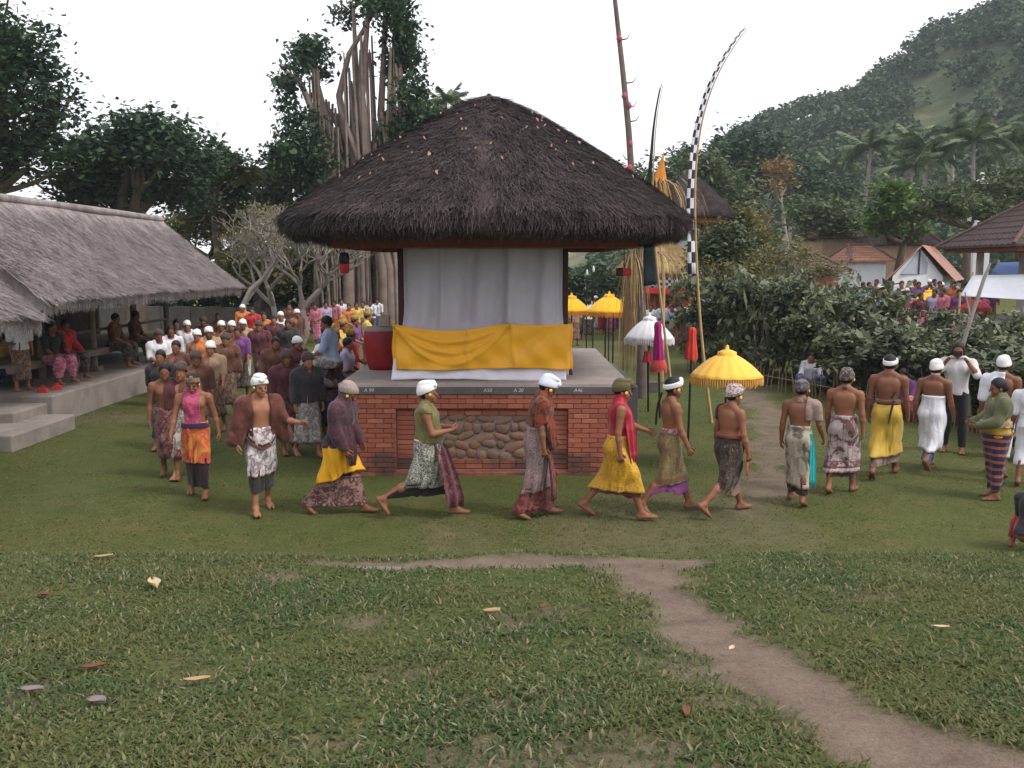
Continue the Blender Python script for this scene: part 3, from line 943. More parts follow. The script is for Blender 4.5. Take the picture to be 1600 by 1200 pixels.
mb = MB(); mb.box((SX, 40, 4.86), (2.7, 2.7, .16)); mb.build('eaves_board', simple('ochre_paint', (.52, .27, .06)), sh)
lo = tag(empty('straw_pavilion', (0, 0, 0)), 'low pavilion with golden straw roof and checkered cloth behind the spectators', 'pavilion')
lx0, lx1 = at(985, 440, 36.5).x, at(1092, 440, 36.5).x
lx = (lx0 + lx1) / 2
hip_thatch(lo, lx, 38, (lx1 - lx0) / 2 + .35, 1.6, 2.65, 4.3, .25, T_GOLD, 7000, DARKWOOD, 77)
def flat_cloth(z0, z1):
    def f(t, u): return (lx0 + .15 + (lx1 - lx0 - .1) * u, 36.55 + .03 * math.sin(u * 22), z1 + (z0 - z1) * t + .02 * math.sin(u * 9))
    return f
for nm, mt, z0, z1 in (('checkered_cloth', POLENG, 2.12, 2.72), ('red_band', RED_BAND, 1.88, 2.13)):
    P = [[flat_cloth(z0, z1)(i / 5, j / 40) for j in range(41)] for i in range(6)]
    mb = MB(); mb.grid(P); o = mb.build(nm, mt, lo); s = o.modifiers.new('thick', 'SOLIDIFY'); s.thickness = .02
for x in np.linspace(lx0 + .2, lx1 - .15, 4):
    mb = MB(); mb.box((x, 36.75, 1.35), (.14, .14, 2.7)); mb.build('post', REDWOOD, lo)
mb = MB(); mb.box((lx, 38.3, 1.15), (lx1 - lx0 - .2, 1.6, 2.3)); mb.build('wall', ORANGE, lo, bevel=.02)

TILE = simple('dark_roof_tile', (.072, .05, .046), .85, .45, 3, .4, 25)
TILE2 = simple('brown_roof_tile', (.135, .085, .072), .85, .4, 3, .4, 25)
RUST = simple('rusty_sheet', (.36, .13, .085), .75, .55, 1.6, .2, 20, c2=(.30, .24, .22))
def tiled_hip(parent, cx, cy, a, b, ez, tz, ridge, mat, rows=9):
    """four slopes of overlapping tile courses; every course a real step"""
    fr = []
    for s in range(4):
        mb = MB()
        for k in range(rows):
            t0, t1 = k / rows, (k + 1) / rows
            def pt(t, w):
                aa = ridge + (a - ridge) * t; bb = b * t + .001
                z = tz - (tz - ez) * t
                if s == 0: return Vector((cx + aa * w, cy - bb, z))
                if s == 1: return Vector((cx + aa, cy + bb * w, z))
                if s == 2: return Vector((cx - aa * w, cy + bb, z))
                return Vector((cx - aa, cy - bb * w, z))
            m = 30
            wv = lambda j: .022 * (1 + math.cos(j * math.pi))
            top = [pt(t0, -1 + 2 * j / m) + Vector((0, 0, .004 + wv(j))) for j in range(m + 1)]
            bot = [pt(t1, -1 + 2 * j / m) + Vector((0, 0, .035 + wv(j))) for j in range(m + 1)]
            un = [pt(t1, -1 + 2 * j / m) + Vector((0, 0, -.03)) for j in range(m + 1)]
            mb.grid([top, bot, un], False)
        o = mb.build('tile_slope', mat, parent); o['kind'] = 'stuff'
    mb = MB()
    for sx in (-1, 1):
        for sy in (-1, 1):
            mb.tube([(cx + sx * ridge, cy, tz + .05), (cx + sx * a, cy + sy * b, ez + .06)], .07, 8)
    mb.tube([(cx - ridge - .05, cy, tz + .05), (cx + ridge + .05, cy, tz + .05)], .08, 8)
    mb.build('hip_ridges', TILE2, parent)
tp = tag(empty('tiled_pavilion', (0, 0, 0)), 'open hall with dark tiled hip roof at the edge behind the hedge', 'pavilion')
pA = at(1452, 384, 29)
pA = pA + Vector((2.3, 0, 0))
tiled_hip(tp, pA.x + 3.6, 31.0, 3.6, 2.6, pA.z, pA.z + 1.75, 1.2, TILE)
mb = MB(); mb.box((pA.x + 3.6, 31.0, pA.z - .1), (6.8, 4.8, .12)); mb.build('eaves_board', REDWOOD, tp)
for x in (pA.x + 1.2, pA.x + 2.7, pA.x + 5, pA.x + 6.6):
    for y in (29.2, 32.8):
        mb = MB(); mb.box((x, y, (pA.z + .6) / 2), (.18, .18, pA.z - .8)); mb.build('post', simple('pale_post', (.45, .42, .4)), tp)
mb = MB(); mb.box((pA.x + 3.8, 31, .85), (6.2, 4.2, .9)); mb.build('floor', PLINTHM, tp, bevel=.03)

wh = tag(empty('white_house', (0, 0, 0)), 'white gabled house with rusty corrugated roof behind the crowd', 'house')
g0 = at(1436, 383, 40)
hx0, hx1 = at(1385, 440, 40).x, at(1492, 440, 40).x
ez_ = at(1436, 432, 40).z
dirv = Vector((1, .55, 0)).normalized()
L_ = 4.2
mb = MB()
gx0, gx1 = Vector((hx0 + .25, 40.0, 0)), Vector((hx1 - .25, 40.6, 0))
apx = Vector(((hx0 + hx1) / 2, 40.3, g0.z - .08))
prof = [Vector((gx0.x, gx0.y, .8)), Vector((gx1.x, gx1.y, .8)), Vector((gx1.x, gx1.y, ez_)), apx, Vector((gx0.x, gx0.y, ez_))]
bk = Vector((2.6, L_, 0))
vs = prof + [p + bk for p in prof]
mb.add(vs, [(0, 1, 2, 3, 4), (9, 8, 7, 6, 5), (0, 4, 9, 5), (4, 3, 8, 9), (3, 2, 7, 8), (2, 1, 6, 7)])
mb.build('wall', WHITEW, wh)
mb = MB()
mid = (gx0 + gx1) / 2
q = [Vector((gx0.x + .35, gx0.y - .02, ez_ + .1)), Vector((gx1.x - .35, gx1.y - .05, ez_ + .1)), Vector((apx.x, apx.y - .04, apx.z - .15))]
mb.add(q + [p + Vector((0, .03, 0)) for p in q], [(0, 1, 2), (0, 3, 4, 1), (1, 4, 5, 2), (2, 5, 3, 0)]); mb.build('gable_panel', BLUEW, wh)
mb = MB(); mb.box((apx.x, apx.y - .07, (ez_ + apx.z) / 2), (.05, .04, apx.z - ez_ - .2)); mb.build('gable_strut', DARKWOOD, wh)
for s, en in ((-1, gx0), (1, gx1)):
    npan = 6
    for k in range(npan):
        mb = MB(); m = 10; P = []
        for i in (0, 1):
            row_ = []
            for j in range(m + 1):
                f = (k + j / m) / npan
                top = Vector((apx.x, apx.y, apx.z)) + Vector((0, -.25, 0)) + (bk + Vector((0, .4, 0))) * f
                bot = Vector((en.x + s * .45, en.y, ez_ - .28)) + Vector((0, -.25, 0)) + (bk + Vector((0, .4, 0))) * f
                row_.append(top.lerp(bot, i) + Vector((0, 0, .06 + .025 * (j % 2) + .012 * (k % 2))))
            P.append(row_)
        mb.grid(P, False); o = mb.build('roof_sheet', RUST, wh); so = o.modifiers.new('thick', 'SOLIDIFY'); so.thickness = .02
def small_house(name, label, px0, px1, py_e, py_t, y, wallm, roofm, depth=3.0, wall_to=0.0):
    a, b = at(px0, py_e, y), at(px1, py_e, y)
    e = tag(empty(name, (0, 0, 0)), label, 'house', 'village houses behind the hedge')
    tz = at(px0, py_t, y + depth / 2).z
    tiled_hip(e, (a.x + b.x) / 2, y + depth / 2, (b.x - a.x) / 2, depth / 2, a.z, tz, (b.x - a.x) / 4, roofm, 6)
    mb = MB(); mb.box(((a.x + b.x) / 2, y + depth / 2, (a.z + wall_to) / 2 - .05), (b.x - a.x - .7, depth - .7, a.z - wall_to)); mb.build('wall', wallm, e)
    return e
small_house('tiled_house', 'brown tiled house with orange wall behind the grey bare bushes', 1180, 1330, 424, 398, 36, ORANGE, TILE2)
small_house('tiled_house', 'larger brown tiled roof among the trees below the hill', 1280, 1385, 372, 340, 58, simple('tan_wall', (.4, .27, .18)), TILE2, 5)
small_house('tiled_house', 'dark tiled roof beside the bright green tree', 1385, 1475, 382, 345, 52, simple('tan_wall', (.4, .27, .18)), TILE, 5)
small_house('tiled_house', 'reddish tiled roof low behind the white house', 1330, 1400, 408, 384, 47, WHITEW, simple('red_tile', (.34, .17, .11), .85, .4, 2), 4)
# compound wall with a dark coping and the round white gate
cw = tag(empty('compound_wall', (0, 0, 0)), 'low orange wall with dark coping behind the hedge', 'wall')
a, b = at(1205, 462, 33), at(1345, 462, 33)
mb = MB(); mb.box(((a.x + b.x) / 2 + 1, 33, 1.05), (b.x - a.x + 3.5, .25, 2.1 + 2 * (a.z - 2.1))); mb.build('wall_body', ORANGE, cw)
mb = MB(); mb.box(((a.x + b.x) / 2 + 1, 33, a.z + .22), (b.x - a.x + 3.7, .5, .16)); mb.build('coping', simple('dark_coping', (.1, .085, .08)), cw, bevel=.03)
gt = tag(empty('curved_gate', (0, 0, 0)), 'grey white curved gable wall rising behind the orange wall', 'wall')
g = at(1222, 445, 34.5)
mb = MB(); prof = []
for k in range(13):
    t = k / 12; prof.append((-1.0 + 2.0 * t, .1 + .95 * math.sin(math.pi * t) ** .8))
vs = [(g.x + a_, 34.5, .6) for a_ in (-1, 1)]
ring = [(g.x - 1, 34.5, .6)] + [(g.x + a_, 34.5, g.z + h - .2) for a_, h in prof] + [(g.x + 1, 34.5, .6)]
n = len(ring)
mb.add(ring + [(x, y + .35, z) for x, y, z in ring], [tuple(reversed(range(n))), tuple(range(n, 2 * n))] + [(k, (k + 1) % n, n + (k + 1) % n, n + k) for k in range(n)])
mb.build('gable_wall', simple('pale_grey_plaster', (.5, .5, .53), .9, .35, 2), gt)
mb = MB(); mb.tube([(g.x + a_ * 1.04, 34.6, g.z + h - .14) for a_, h in prof], .1, 8); mb.build('coping', simple('dark_coping', (.1, .085, .08)), gt)
# tarpaulins stretched behind the crowd
def tarp(label, corners, mat):
    A, B, C_, D = [Vector(c_) for c_ in corners]
    P = [[A.lerp(B, j / 10).lerp(D.lerp(C_, j / 10), i / 6) + Vector((0, 0, -.25 * math.sin(math.pi * i / 6) * math.sin(math.pi * j / 10))) for j in range(11)] for i in range(7)]
    mb = MB(); mb.grid(P); e = tag(empty('tarpaulin', (0, 0, 0)), label, 'tarpaulin')
    o = mb.build('sheet', mat, e); s = o.modifiers.new('thick', 'SOLIDIFY'); s.thickness = .015
    for p in (A, B, C_, D):
        mb = MB(); mb.tube([(p.x, p.y, .3), (p.x, p.y, p.z + .1)], .035, 8); mb.build('pole', BAMBOO, e)
tarp('white tarpaulin sloping over the stalls below the tiled hall', (at(1500, 462, 27.5), at(1640, 470, 27), at(1650, 428, 28.6), at(1520, 430, 29)), cloth('white_tarp', (.42, .44, .48)))
tarp('small blue tarpaulin under the tiled hall roof', (at(1540, 436, 33.4), at(1640, 438, 33.4), at(1640, 408, 34.5), at(1560, 410, 34.5)), cloth('blue_tarp', (.035, .075, .2)))
# white statue on a pedestal up the slope and a low wall at the far end of the lawn
st = tag(empty('white_statue', (0, 0, 0)), 'white statue on a tall pedestal in front of the coconut palms', 'statue')
s0 = at(1532, 315, 62)
mb = MB(); mb.box((s0.x, 62, s0.z / 2), (1.1, 1.1, s0.z)); mb.box((s0.x, 62, s0.z + .08), (1.4, 1.4, .16)); mb.build('pedestal', WHITEW, st, bevel=.03)
mb = MB(); mb.lathe([(.0, 0), (.42, .02), (.38, .3), (.26, .6), (.22, .8), (.3, 1.05), (.3, 1.2), (.1, 1.32), (.09, 1.38), (.15, 1.46), (.16, 1.58), (.1, 1.7), (0, 1.74)], (s0.x, 62, s0.z + .16), 16, wob=lambda i, t: 1 + .12 * math.sin(3 * t + i))
mb.tube([(s0.x - .2, 62, s0.z + 1.28), (s0.x - .45, 61.9, s0.z + .95), (s0.x - .3, 61.7, s0.z + .75)], [.1, .08, .06], 8)
mb.tube([(s0.x + .2, 62, s0.z + 1.28), (s0.x + .48, 61.9, s0.z + 1.0), (s0.x + .42, 61.6, s0.z + 1.3)], [.1, .08, .06], 8); mb.build('figure', WHITEW, st)
mb = MB()
for k in range(40):
    mb.box((-22 + .72 * k, 44 + .03 * (k % 3), .5 + .03 * (k % 2)), (.71, .4, 1.1))
o = mb.build('boundary_wall', simple('mossy_stone', (.16, .14, .12), .95, .5, 2, .6, 9)); tag(o, 'low mossy boundary wall behind the far spectators', 'wall')
# ------------------------------------------------------------------ vegetation
L_DARK = leafmat('leaf_dark', [(0.0, (0.014, 0.034, 0.025)), (0.5, (0.028, 0.062, 0.038)), (0.85, (0.052, 0.098, 0.046)), (1.0, (0.09, 0.145, 0.06))])
L_MID = leafmat('leaf_mid', [(0.0, (0.028, 0.05, 0.024)), (0.5, (0.055, 0.09, 0.036)), (0.85, (0.09, 0.13, 0.05)), (1.0, (0.15, 0.18, 0.08))])
L_HEDGE = leafmat('leaf_hedge', [(0.0, (0.014, 0.028, 0.016)), (0.5, (0.034, 0.056, 0.026)), (0.72, (0.075, 0.105, 0.042)), (0.88, (0.15, 0.18, 0.08)), (1.0, (0.32, 0.34, 0.2))], .2, .45)
L_BRIGHT = leafmat('leaf_bright', [(0.0, (0.05, 0.1, 0.02)), (0.5, (0.09, 0.17, 0.035)), (1.0, (0.16, 0.24, 0.06))])
L_YEL = leafmat('leaf_yellow', [(0.0, (0.07, 0.085, 0.02)), (0.5, (0.14, 0.145, 0.04)), (1.0, (0.24, 0.21, 0.07))])
L_HILL = leafmat('leaf_hill', [(0.0, (0.016, 0.042, 0.024)), (0.5, (0.035, 0.072, 0.034)), (0.85, (0.062, 0.108, 0.042)), (1.0, (0.115, 0.155, 0.07))])
L_DRY = leafmat('leaf_dry', [(0.0, (0.16, 0.1, 0.05)), (1.0, (0.34, 0.22, 0.1))])
BARK = simple('bark', (0.12, 0.09, 0.07), .95, .45, 4, .8, 18)
BARK_GREY = simple('grey_bark', (0.30, 0.265, 0.24), .95, .35, 4, .6, 18)
BARK_FIG = simple('fig_bark', (0.26, 0.2, 0.17), .95, .45, 2.2, .8, 10)

def leaves_at(C, size, r, flat=0.35, aspect=0.55):
    """leaf quads (diamonds) at points C (n,3)"""
    n = len(C)
    ax = r.normal(size=(n, 3)); ax[:, 2] *= flat; ax /= np.linalg.norm(ax, axis=1, keepdims=True)
    nb = r.normal(size=(n, 3)) * .55 + np.array([0, 0, 1.0])
    sd = np.cross(ax, nb); sd /= np.linalg.norm(sd, axis=1, keepdims=True) + 1e-9
    s = (size * (0.55 + 0.9 * r.random(n)))[:, None]
    V = np.zeros((n, 4, 3))
    V[:, 0] = C - ax * s * .5; V[:, 2] = C + ax * s * .5 - np.array([0, 0, .12]) * s
    V[:, 1] = C + sd * s * aspect * .5; V[:, 3] = C - sd * s * aspect * .5
    return V
def crown_points(lobes, nclump, nleaf, spread, r):
    """lobes: (x,y,z,rx,ry,rz). clumps sit mostly on the outside of the lobes, leaves gather round each clump"""
    w = np.array([l[3] * l[5] + l[3] * l[4] for l in lobes]); w = w / w.sum()
    k = r.choice(len(lobes), nclump, p=w)
    Lb = np.array(lobes)[k]
    d = r.normal(size=(nclump, 3)); d /= np.linalg.norm(d, axis=1, keepdims=True)
    d[:, 2] = np.where(d[:, 2] < -.35, -d[:, 2] * .6, d[:, 2])
    rad = (.45 + .62 * r.random(nclump) ** .45)[:, None]
    c = Lb[:, :3] + d * Lb[:, 3:] * rad
    sp = spread * (.5 + r.random(nclump))
    off = r.normal(size=(nclump, nleaf, 3)) * np.array([1, 1, .6]) * sp[:, None, None] * .55
    return (c[:, None] + off).reshape(-1, 3), c

def limb(mb, a, b, r0, r1, rr, bend=.15, n=6):
    a, b = Vector(a), Vector(b)
    L = (b - a).length
    off = Vector((rr.normal(), rr.normal(), rr.normal() * .4)) * L * bend
    pts = [a.lerp(b, t) + off * math.sin(math.pi * t) * .6 + Vector((0, 0, -.05 * L * math.sin(math.pi * t))) for t in np.linspace(0, 1, n)]
    mb.tube(pts, list(np.linspace(r0, r1, n)), 7)
    return pts

def tree(name, label, base, trunk_h, trunk_r, lobes, leaf, nclump, nleaf, lmat, bmat, seed, cat='tree', group=None, spread=None):
    r = np.random.default_rng(seed)
    e = tag(empty(name, base), label, cat, group)
    bx, by, bz = base
    rel = [(l[0] - bx, l[1] - by, l[2] - bz, *l[3:]) for l in lobes]
    sp = spread or leaf * 4
    P, c = crown_points(rel, nclump, nleaf, sp, r)
    link('crown', inst_mesh('crown', leaves_at(P, leaf, r), [(0, 1, 2, 3)]), lmat, e)
    mb = MB()
    top = Vector((r.normal() * .2, r.normal() * .2, trunk_h))
    mid = Vector((r.normal() * .12, r.normal() * .12, trunk_h * .5))
    mb.tube([(0, 0, -.15), (0, 0, .12), mid, top], [trunk_r * 1.6, trunk_r * 1.15, trunk_r * .95, trunk_r * .75], 10)
    for l in rel:
        tgt = Vector(l[:3]) + Vector((0, 0, -.2 * l[5]))
        pts = limb(mb, top, tgt, trunk_r * .6, trunk_r * .2, r)
        for k in range(4):
            d = Vector((r.normal() * l[3], r.normal() * l[4], abs(r.normal()) * l[5])) * .55
            limb(mb, pts[3], Vector(l[:3]) + d, trunk_r * .25, trunk_r * .06, r)
    mb.build('trunk', bmat, e)
    return e
def lob(px, py, y, rpx, rpy, dy=None):
    """a crown lobe whose outline covers rpx x rpy photo pixels at distance y"""
    p = at(px, py, y); k = y / FPX
    return (p.x, p.y, p.z, rpx * k, (dy or rpx * .8) * k, rpy * k)
def T(name, label, trunk_px, y, lobes, leaf, nclump, nleaf, lmat, seed, tr=.3, th=None, bmat=None, base_z=None, group='trees round the village green', spread=None):
    x = (trunk_px - 800) / FPX * y / CP
    bz = float(ground_z(x, y)) if base_z is None else base_z
    L_ = [lob(a, b, y + (k % 3 - 1) * .04 * y, c, d) for k, (a, b, c, d) in enumerate(lobes)]
    zt = min(l[2] - l[5] * .6 for l in L_)
    return tree(name, label, (x, y, bz), th or max(1.0, (zt - bz) * .9), tr, L_, leaf, nclump, nleaf, lmat, bmat or BARK, seed, 'tree', group, spread)

T('broadleaf_tree', 'tallest dark tree rising behind the thatched halls at the picture edge', -60, 34, [(-70, 150, 120, 130), (30, 130, 62, 80), (75, 170, 42, 55), (0, 70, 55, 60), (40, 250, 90, 70), (-60, 260, 120, 80)], .26, 620, 26, L_DARK, 101, .5, spread=.8)
T('broadleaf_tree', 'wide dark domed tree behind the ridge of the long hall', 215, 38, [(215, 250, 75, 55), (165, 262, 60, 55), (275, 262, 62, 55), (230, 215, 55, 36), (130, 300, 50, 45), (215, 310, 100, 40)], .27, 620, 26, L_DARK, 103, .45, spread=.85)
T('broadleaf_tree', 'small dark tree beside the wide domed tree', 350, 46, [(350, 262, 24, 28), (335, 290, 34, 35), (365, 305, 34, 40)], .3, 200, 22, L_DARK, 105, .25, spread=.8)
T('leafy_tree', 'light green tree behind the wide domed tree near the far spectators', 330, 50, [(330, 350, 50, 40), (290, 370, 50, 35), (380, 360, 42, 48), (420, 335, 34, 42)], .3, 300, 22, L_YEL, 107, .25, spread=.9)
T('leafy_tree', 'green tree filling the gap under the pavilion eave', 560, 47, [(590, 400, 60, 40), (540, 420, 55, 40), (620, 430, 55, 40), (480, 420, 60, 36)], .3, 330, 22, L_MID, 109, .25, spread=.9)
T('leafy_tree', 'yellowish green low tree beyond the end of the long hall', 410, 43, [(400, 420, 45, 36), (450, 430, 50, 30), (365, 430, 40, 26)], .26, 240, 22, L_YEL, 111, .2, spread=.8)

# undergrowth closing the far end of the green
r = np.random.default_rng(55)
n = 15000
x = -26 + 40 * r.random(n); y = 45.5 + 4 * r.random(n)
z = .1 + (1.2 + 2.6 * fbm(x * .35, y * .2, 8, 3)) * r.random(n) ** .8
tag(link('undergrowth', inst_mesh('undergrowth', leaves_at(np.stack([x, y, z], -1), .42, r), [(0, 1, 2, 3)]), L_DARK), 'dark leafy undergrowth at the far end of the green', 'undergrowth', kind='stuff')

# bare frangipani trees with grey antler branches
def bare_tree(label, base, h, seed, mat, depth=6, r0=.11, leaves=0, wide=1.0, name='bare_tree', group='bare grey trees'):
    r = np.random.default_rng(seed)
    e = tag(empty(name, base), label, 'tree', group)
    mb = MB(); tips = []
    def grow(p, d, L, rad, lv):
        q = p + d * L
        m = p.lerp(q, .5) + Vector((r.normal(), r.normal(), r.normal())) * L * .07
        mb.tube([p, m, q], [rad, rad * .85, rad * .72], 5 if lv > 2 else 7, cap=False)
        if lv >= depth: tips.append(q); return
        for k in range(2 if r.random() < .55 else 3):
            a = Vector((r.normal() * wide, r.normal() * wide, .35 + .5 * r.random())).normalized()
            nd = (d * .62 + a * .75).normalized()
            grow(q, nd, L * (.66 + .2 * r.random()), rad * .68, lv + 1)
    grow(Vector((0, 0, -.1)), Vector((.05, 0, 1)), h * .26, r0, 0)
    mb.build('branches', mat, e)
    if leaves:
        T_ = np.array([tuple(t) for t in tips])
        C = (T_[:, None] + r.normal(size=(len(T_), leaves, 3)) * .12).reshape(-1, 3)
        link('leaves', inst_mesh('leaves', leaves_at(C, .12, r), [(0, 1, 2, 3)]), L_YEL, e)
    return e
for k, (px, py, h, lab) in enumerate(((378, 505, 4.2, 'bare grey tree with antler branches beyond the long hall'), (470, 500, 3.7, 'bare grey tree left of the hanging lantern behind the walkers'),
                                     (425, 497, 3.9, 'bare pale tree between the two other bare trees'))):
    y = 35.0 + k
    bare_tree(lab, ((px - 800) / FPX * y, y, 0), h * 1.5, 200 + k, BARK_GREY, 7, .15, 2, 1.2)
for k, (px, y, h, lab) in enumerate(((1210, 31.5, 3.9, 'grey twiggy bush above the curved gable wall'), (1270, 32, 3.8, 'grey twiggy bush before the tiled orange house'),
                                    (1150, 31, 3.8, 'grey twiggy bush closest to the checkered banner'), (1180, 30, 3.5, 'lower twiggy bush with small yellow leaves'))):
    x = (px - 800) / FPX * y
    bare_tree(lab, (x, y, float(ground_z(x, y))), h, 230 + k, BARK_GREY, 7, .10, 5, 1.15, 'twiggy_bush', 'grey twiggy bushes')

# the old banyan with its curtain of aerial roots
by_ = 42
bx_ = (590 - 800) / FPX * by_
ban = tag(empty('banyan_tree', (bx_, by_, 0)), 'huge old banyan with hanging aerial roots behind the pavilion roof', 'tree', 'trees round the village green')
r = np.random.default_rng(77)
def bp(px, py, dy=0): p = at(px, py, by_ + dy); return Vector((p.x - bx_, dy, p.z))
limbs_ = [[(545, 420), (530, 300), (500, 200), (470, 130), (447, 112)], [(550, 420), (540, 280), (510, 190), (490, 110), (485, 72)], [(570, 420), (560, 300), (545, 230), (520, 180), (505, 160)],
          [(590, 420), (580, 280), (560, 180), (556, 100), (552, 5)], [(600, 420), (575, 250), (565, 150), (572, 60), (580, -40)], [(560, 420), (555, 250), (540, 210), (530, 150), (545, 85), (590, 10)],
          [(640, 420), (610, 280), (595, 180), (600, 80), (605, -60)], [(650, 420), (625, 280), (612, 180), (616, 80), (622, -70)], [(610, 420), (570, 270), (550, 220), (528, 160)]]
mb = MB()
for k, L_ in enumerate(limbs_):
    pts = [bp(a, b, (k % 4 - 1.5) * .6) for a, b in L_]
    pts.insert(0, Vector((pts[0].x * 1.05, pts[0].y, -.2)))
    mb.tube(pts, list(np.linspace(.3, .075, len(pts))), 9)
mb.build('trunk', BARK_FIG, ban)
for k in range(120):                                       # aerial roots, each hanging by itself
    L_ = limbs_[k % len(limbs_)]
    a, b = L_[min(len(L_) - 1, 2 + k % 3)]
    dx = r.uniform(-22, 22); dy = (k % 7 - 3) * .35
    p0 = bp(a + dx * .4, b + r.uniform(-10, 50), dy); p1 = bp(a + dx + r.uniform(5, 22), r.uniform(300, 420), dy)
    if k % 3: p1.z = -.1
    m1 = p0.lerp(p1, .4) + Vector((r.normal() * .12, 0, 0)); m2 = p0.lerp(p1, .75) + Vector((r.normal() * .1, 0, 0))
    w = r.uniform(.03, .10)
    mb = MB(); mb.tube([p0, m1, m2, p1], [w * .7, w, w, w * 1.2], 6); mb.build('aerial_root', BARK_FIG, ban)
bl = [(480, 95, 22, 34), (482, 90, 24, 30), (486, 84, 20, 24), (470, 110, 16, 24), (448, 135, 14, 20), (440, 170, 14, 22), (500, 118, 10, 20), (445, 140, 14, 20), (455, 250, 38, 40), (490, 270, 45, 55), (450, 290, 32, 40), (540, 30, 10, 30), (600, 30, 28, 50), (625, 60, 24, 55), (622, 110, 20, 45),
      (640, 105, 22, 42), (640, 165, 24, 50), (625, 220, 30, 40), (655, 200, 40, 40), (680, 195, 28, 26), (470, 200, 26, 40), (600, 0, 40, 30), (520, 330, 60, 50), (430, 325, 30, 40)]
lobes = [lob(a, b, by_ + (k % 4) * 1.0 - 1.6, c * .92, d, c) for k, (a, b, c, d) in enumerate(bl)]
P, c = crown_points([(l[0] - bx_, l[1] - by_, *l[2:]) for l in lobes], 760, 26, .55, r)
link('crown', inst_mesh('crown', leaves_at(P, .25, r, .8), [(0, 1, 2, 3)]), L_DARK, ban)

# coconut palms
def frond_geo(L, r, droop, nl=26, w=.06):
    V = []
    pts = []
    for k in range(nl + 1):
        t = k / nl
        pts.append(np.array([L * (t - .12 * droop * t ** 3), 0, L * (.34 * t - droop * .62 * t ** 2.1)]))
    for k in range(2, nl + 1):
        p = pts[k]; d = pts[k] - pts[k - 1]; d /= np.linalg.norm(d)
        ll = L * .27 * math.sin(math.pi * (.12 + .8 * k / nl)) ** .7
        for s in (-1, 1):
            tip = p + d * ll * .55 + np.array([0, s * ll * .75, -ll * (.35 + .35 * r.random())])
            ww = np.array([w * .5, 0, w * .2])
            V.append([p - ww, p + ww, tip + ww * .25, tip - ww * .25])
    for k in range(nl):
        s = np.array([0, .035 * (1 - k / nl) + .01, 0])
        V.append([pts[k] - s, pts[k] + s, pts[k + 1] + s * .9, pts[k + 1] - s * .9])
    return np.array(V)
def palm_crown(seed, nf, L, w=.07):
    r = np.random.default_rng(seed)
    out = []
    for k in range(nf):
        G = frond_geo(L * r.uniform(.8, 1.1), r, r.uniform(.25, 1.5), w=w)
        az = 2 * math.pi * (k * .382 + r.random() * .06); el = r.uniform(-.25, .75)
        Rm = np.array(Matrix.Rotation(az, 3, 'Z') @ Matrix.Rotation(-el, 3, 'Y'))
        out.append(G @ Rm.T)
    return inst_mesh('crown', np.concatenate(out), [(0, 1, 2, 3)])
PALM = [palm_crown(301 + k, 20, 3.6, .16) for k in range(3)]
TRK = []
for k in range(3):
    mb = MB(); mb.tube([(.9 * (k - 1) * (1 - t) ** 2, 0, -9 * (1 - t)) for t in np.linspace(0, 1, 8)], list(np.linspace(.24, .15, 8)), 8)
    TRK.append(mb.mesh('trunk'))
L_PALM = leafmat('palm_leaf', [(0.0, (0.045, 0.08, 0.04)), (0.6, (0.085, 0.13, 0.055)), (1.0, (0.16, 0.2, 0.09))], .2, .4)
def palm(px, py, y, k, label, s=1.0, h=9.0, mat=None):
    p = at(px, py, y)
    e = tag(empty('coconut_palm', (p.x, p.y, p.z)), label, 'palm', 'coconut palms on the slope')
    c = link('crown', PALM[k % 3], mat or L_PALM, e); c.rotation_euler = (0, 0, k * 1.3); c.scale = (s, s, s)
    t = link('trunk', TRK[k % 3], BARK_GREY, e); t.scale = (s, s, h / 9.0)
for k, (px, py, y, s, lab) in enumerate(((1360, 232, 95, 1.05, 'dark coconut palm at the start of the row on the slope'), (1448, 238, 88, 1.1, 'coconut palm with wide drooping crown, second in the slope row'),
        (1522, 222, 84, 1.05, 'coconut palm right behind the white statue'), (1583, 235, 86, 1.0, 'last coconut palm of the row at the picture edge'),
        (1492, 205, 104, .95, 'taller coconut palm peeking out between the row'), (1398, 215, 108, .9, 'smaller coconut palm between the first two of the row'),
        (1305, 262, 105, .9, 'lone coconut palm lower on the slope before the bare patch'), (1238, 268, 110, .85, 'coconut palm above the dry orange tree'),
        (1560, 205, 110, .95, 'coconut palm crown behind the last one of the row'), (1425, 262, 80, .8, 'short coconut palm below the wide crowned one'))):
    palm(px, py, y, k, lab, s)
palm(395, 285, 46, 1, 'yellowish feathery palm behind the long hall', .78, 6.5, L_YEL)
palm(697, 160, 60, 0, 'small far palm just above the pavilion roof', .5, 9)

# the hill's forest reads as one mass
r = np.random.default_rng(91)
m = 3600
x = 5 + 190 * r.random(m); y = 98 + 150 * r.random(m)
u = x / y
bare = fbm(x * .045 + 3, y * .045, 2, 3)
keep = (u < .66) & (u > .10) & (bare > .30) & (r.random(m) < .85)
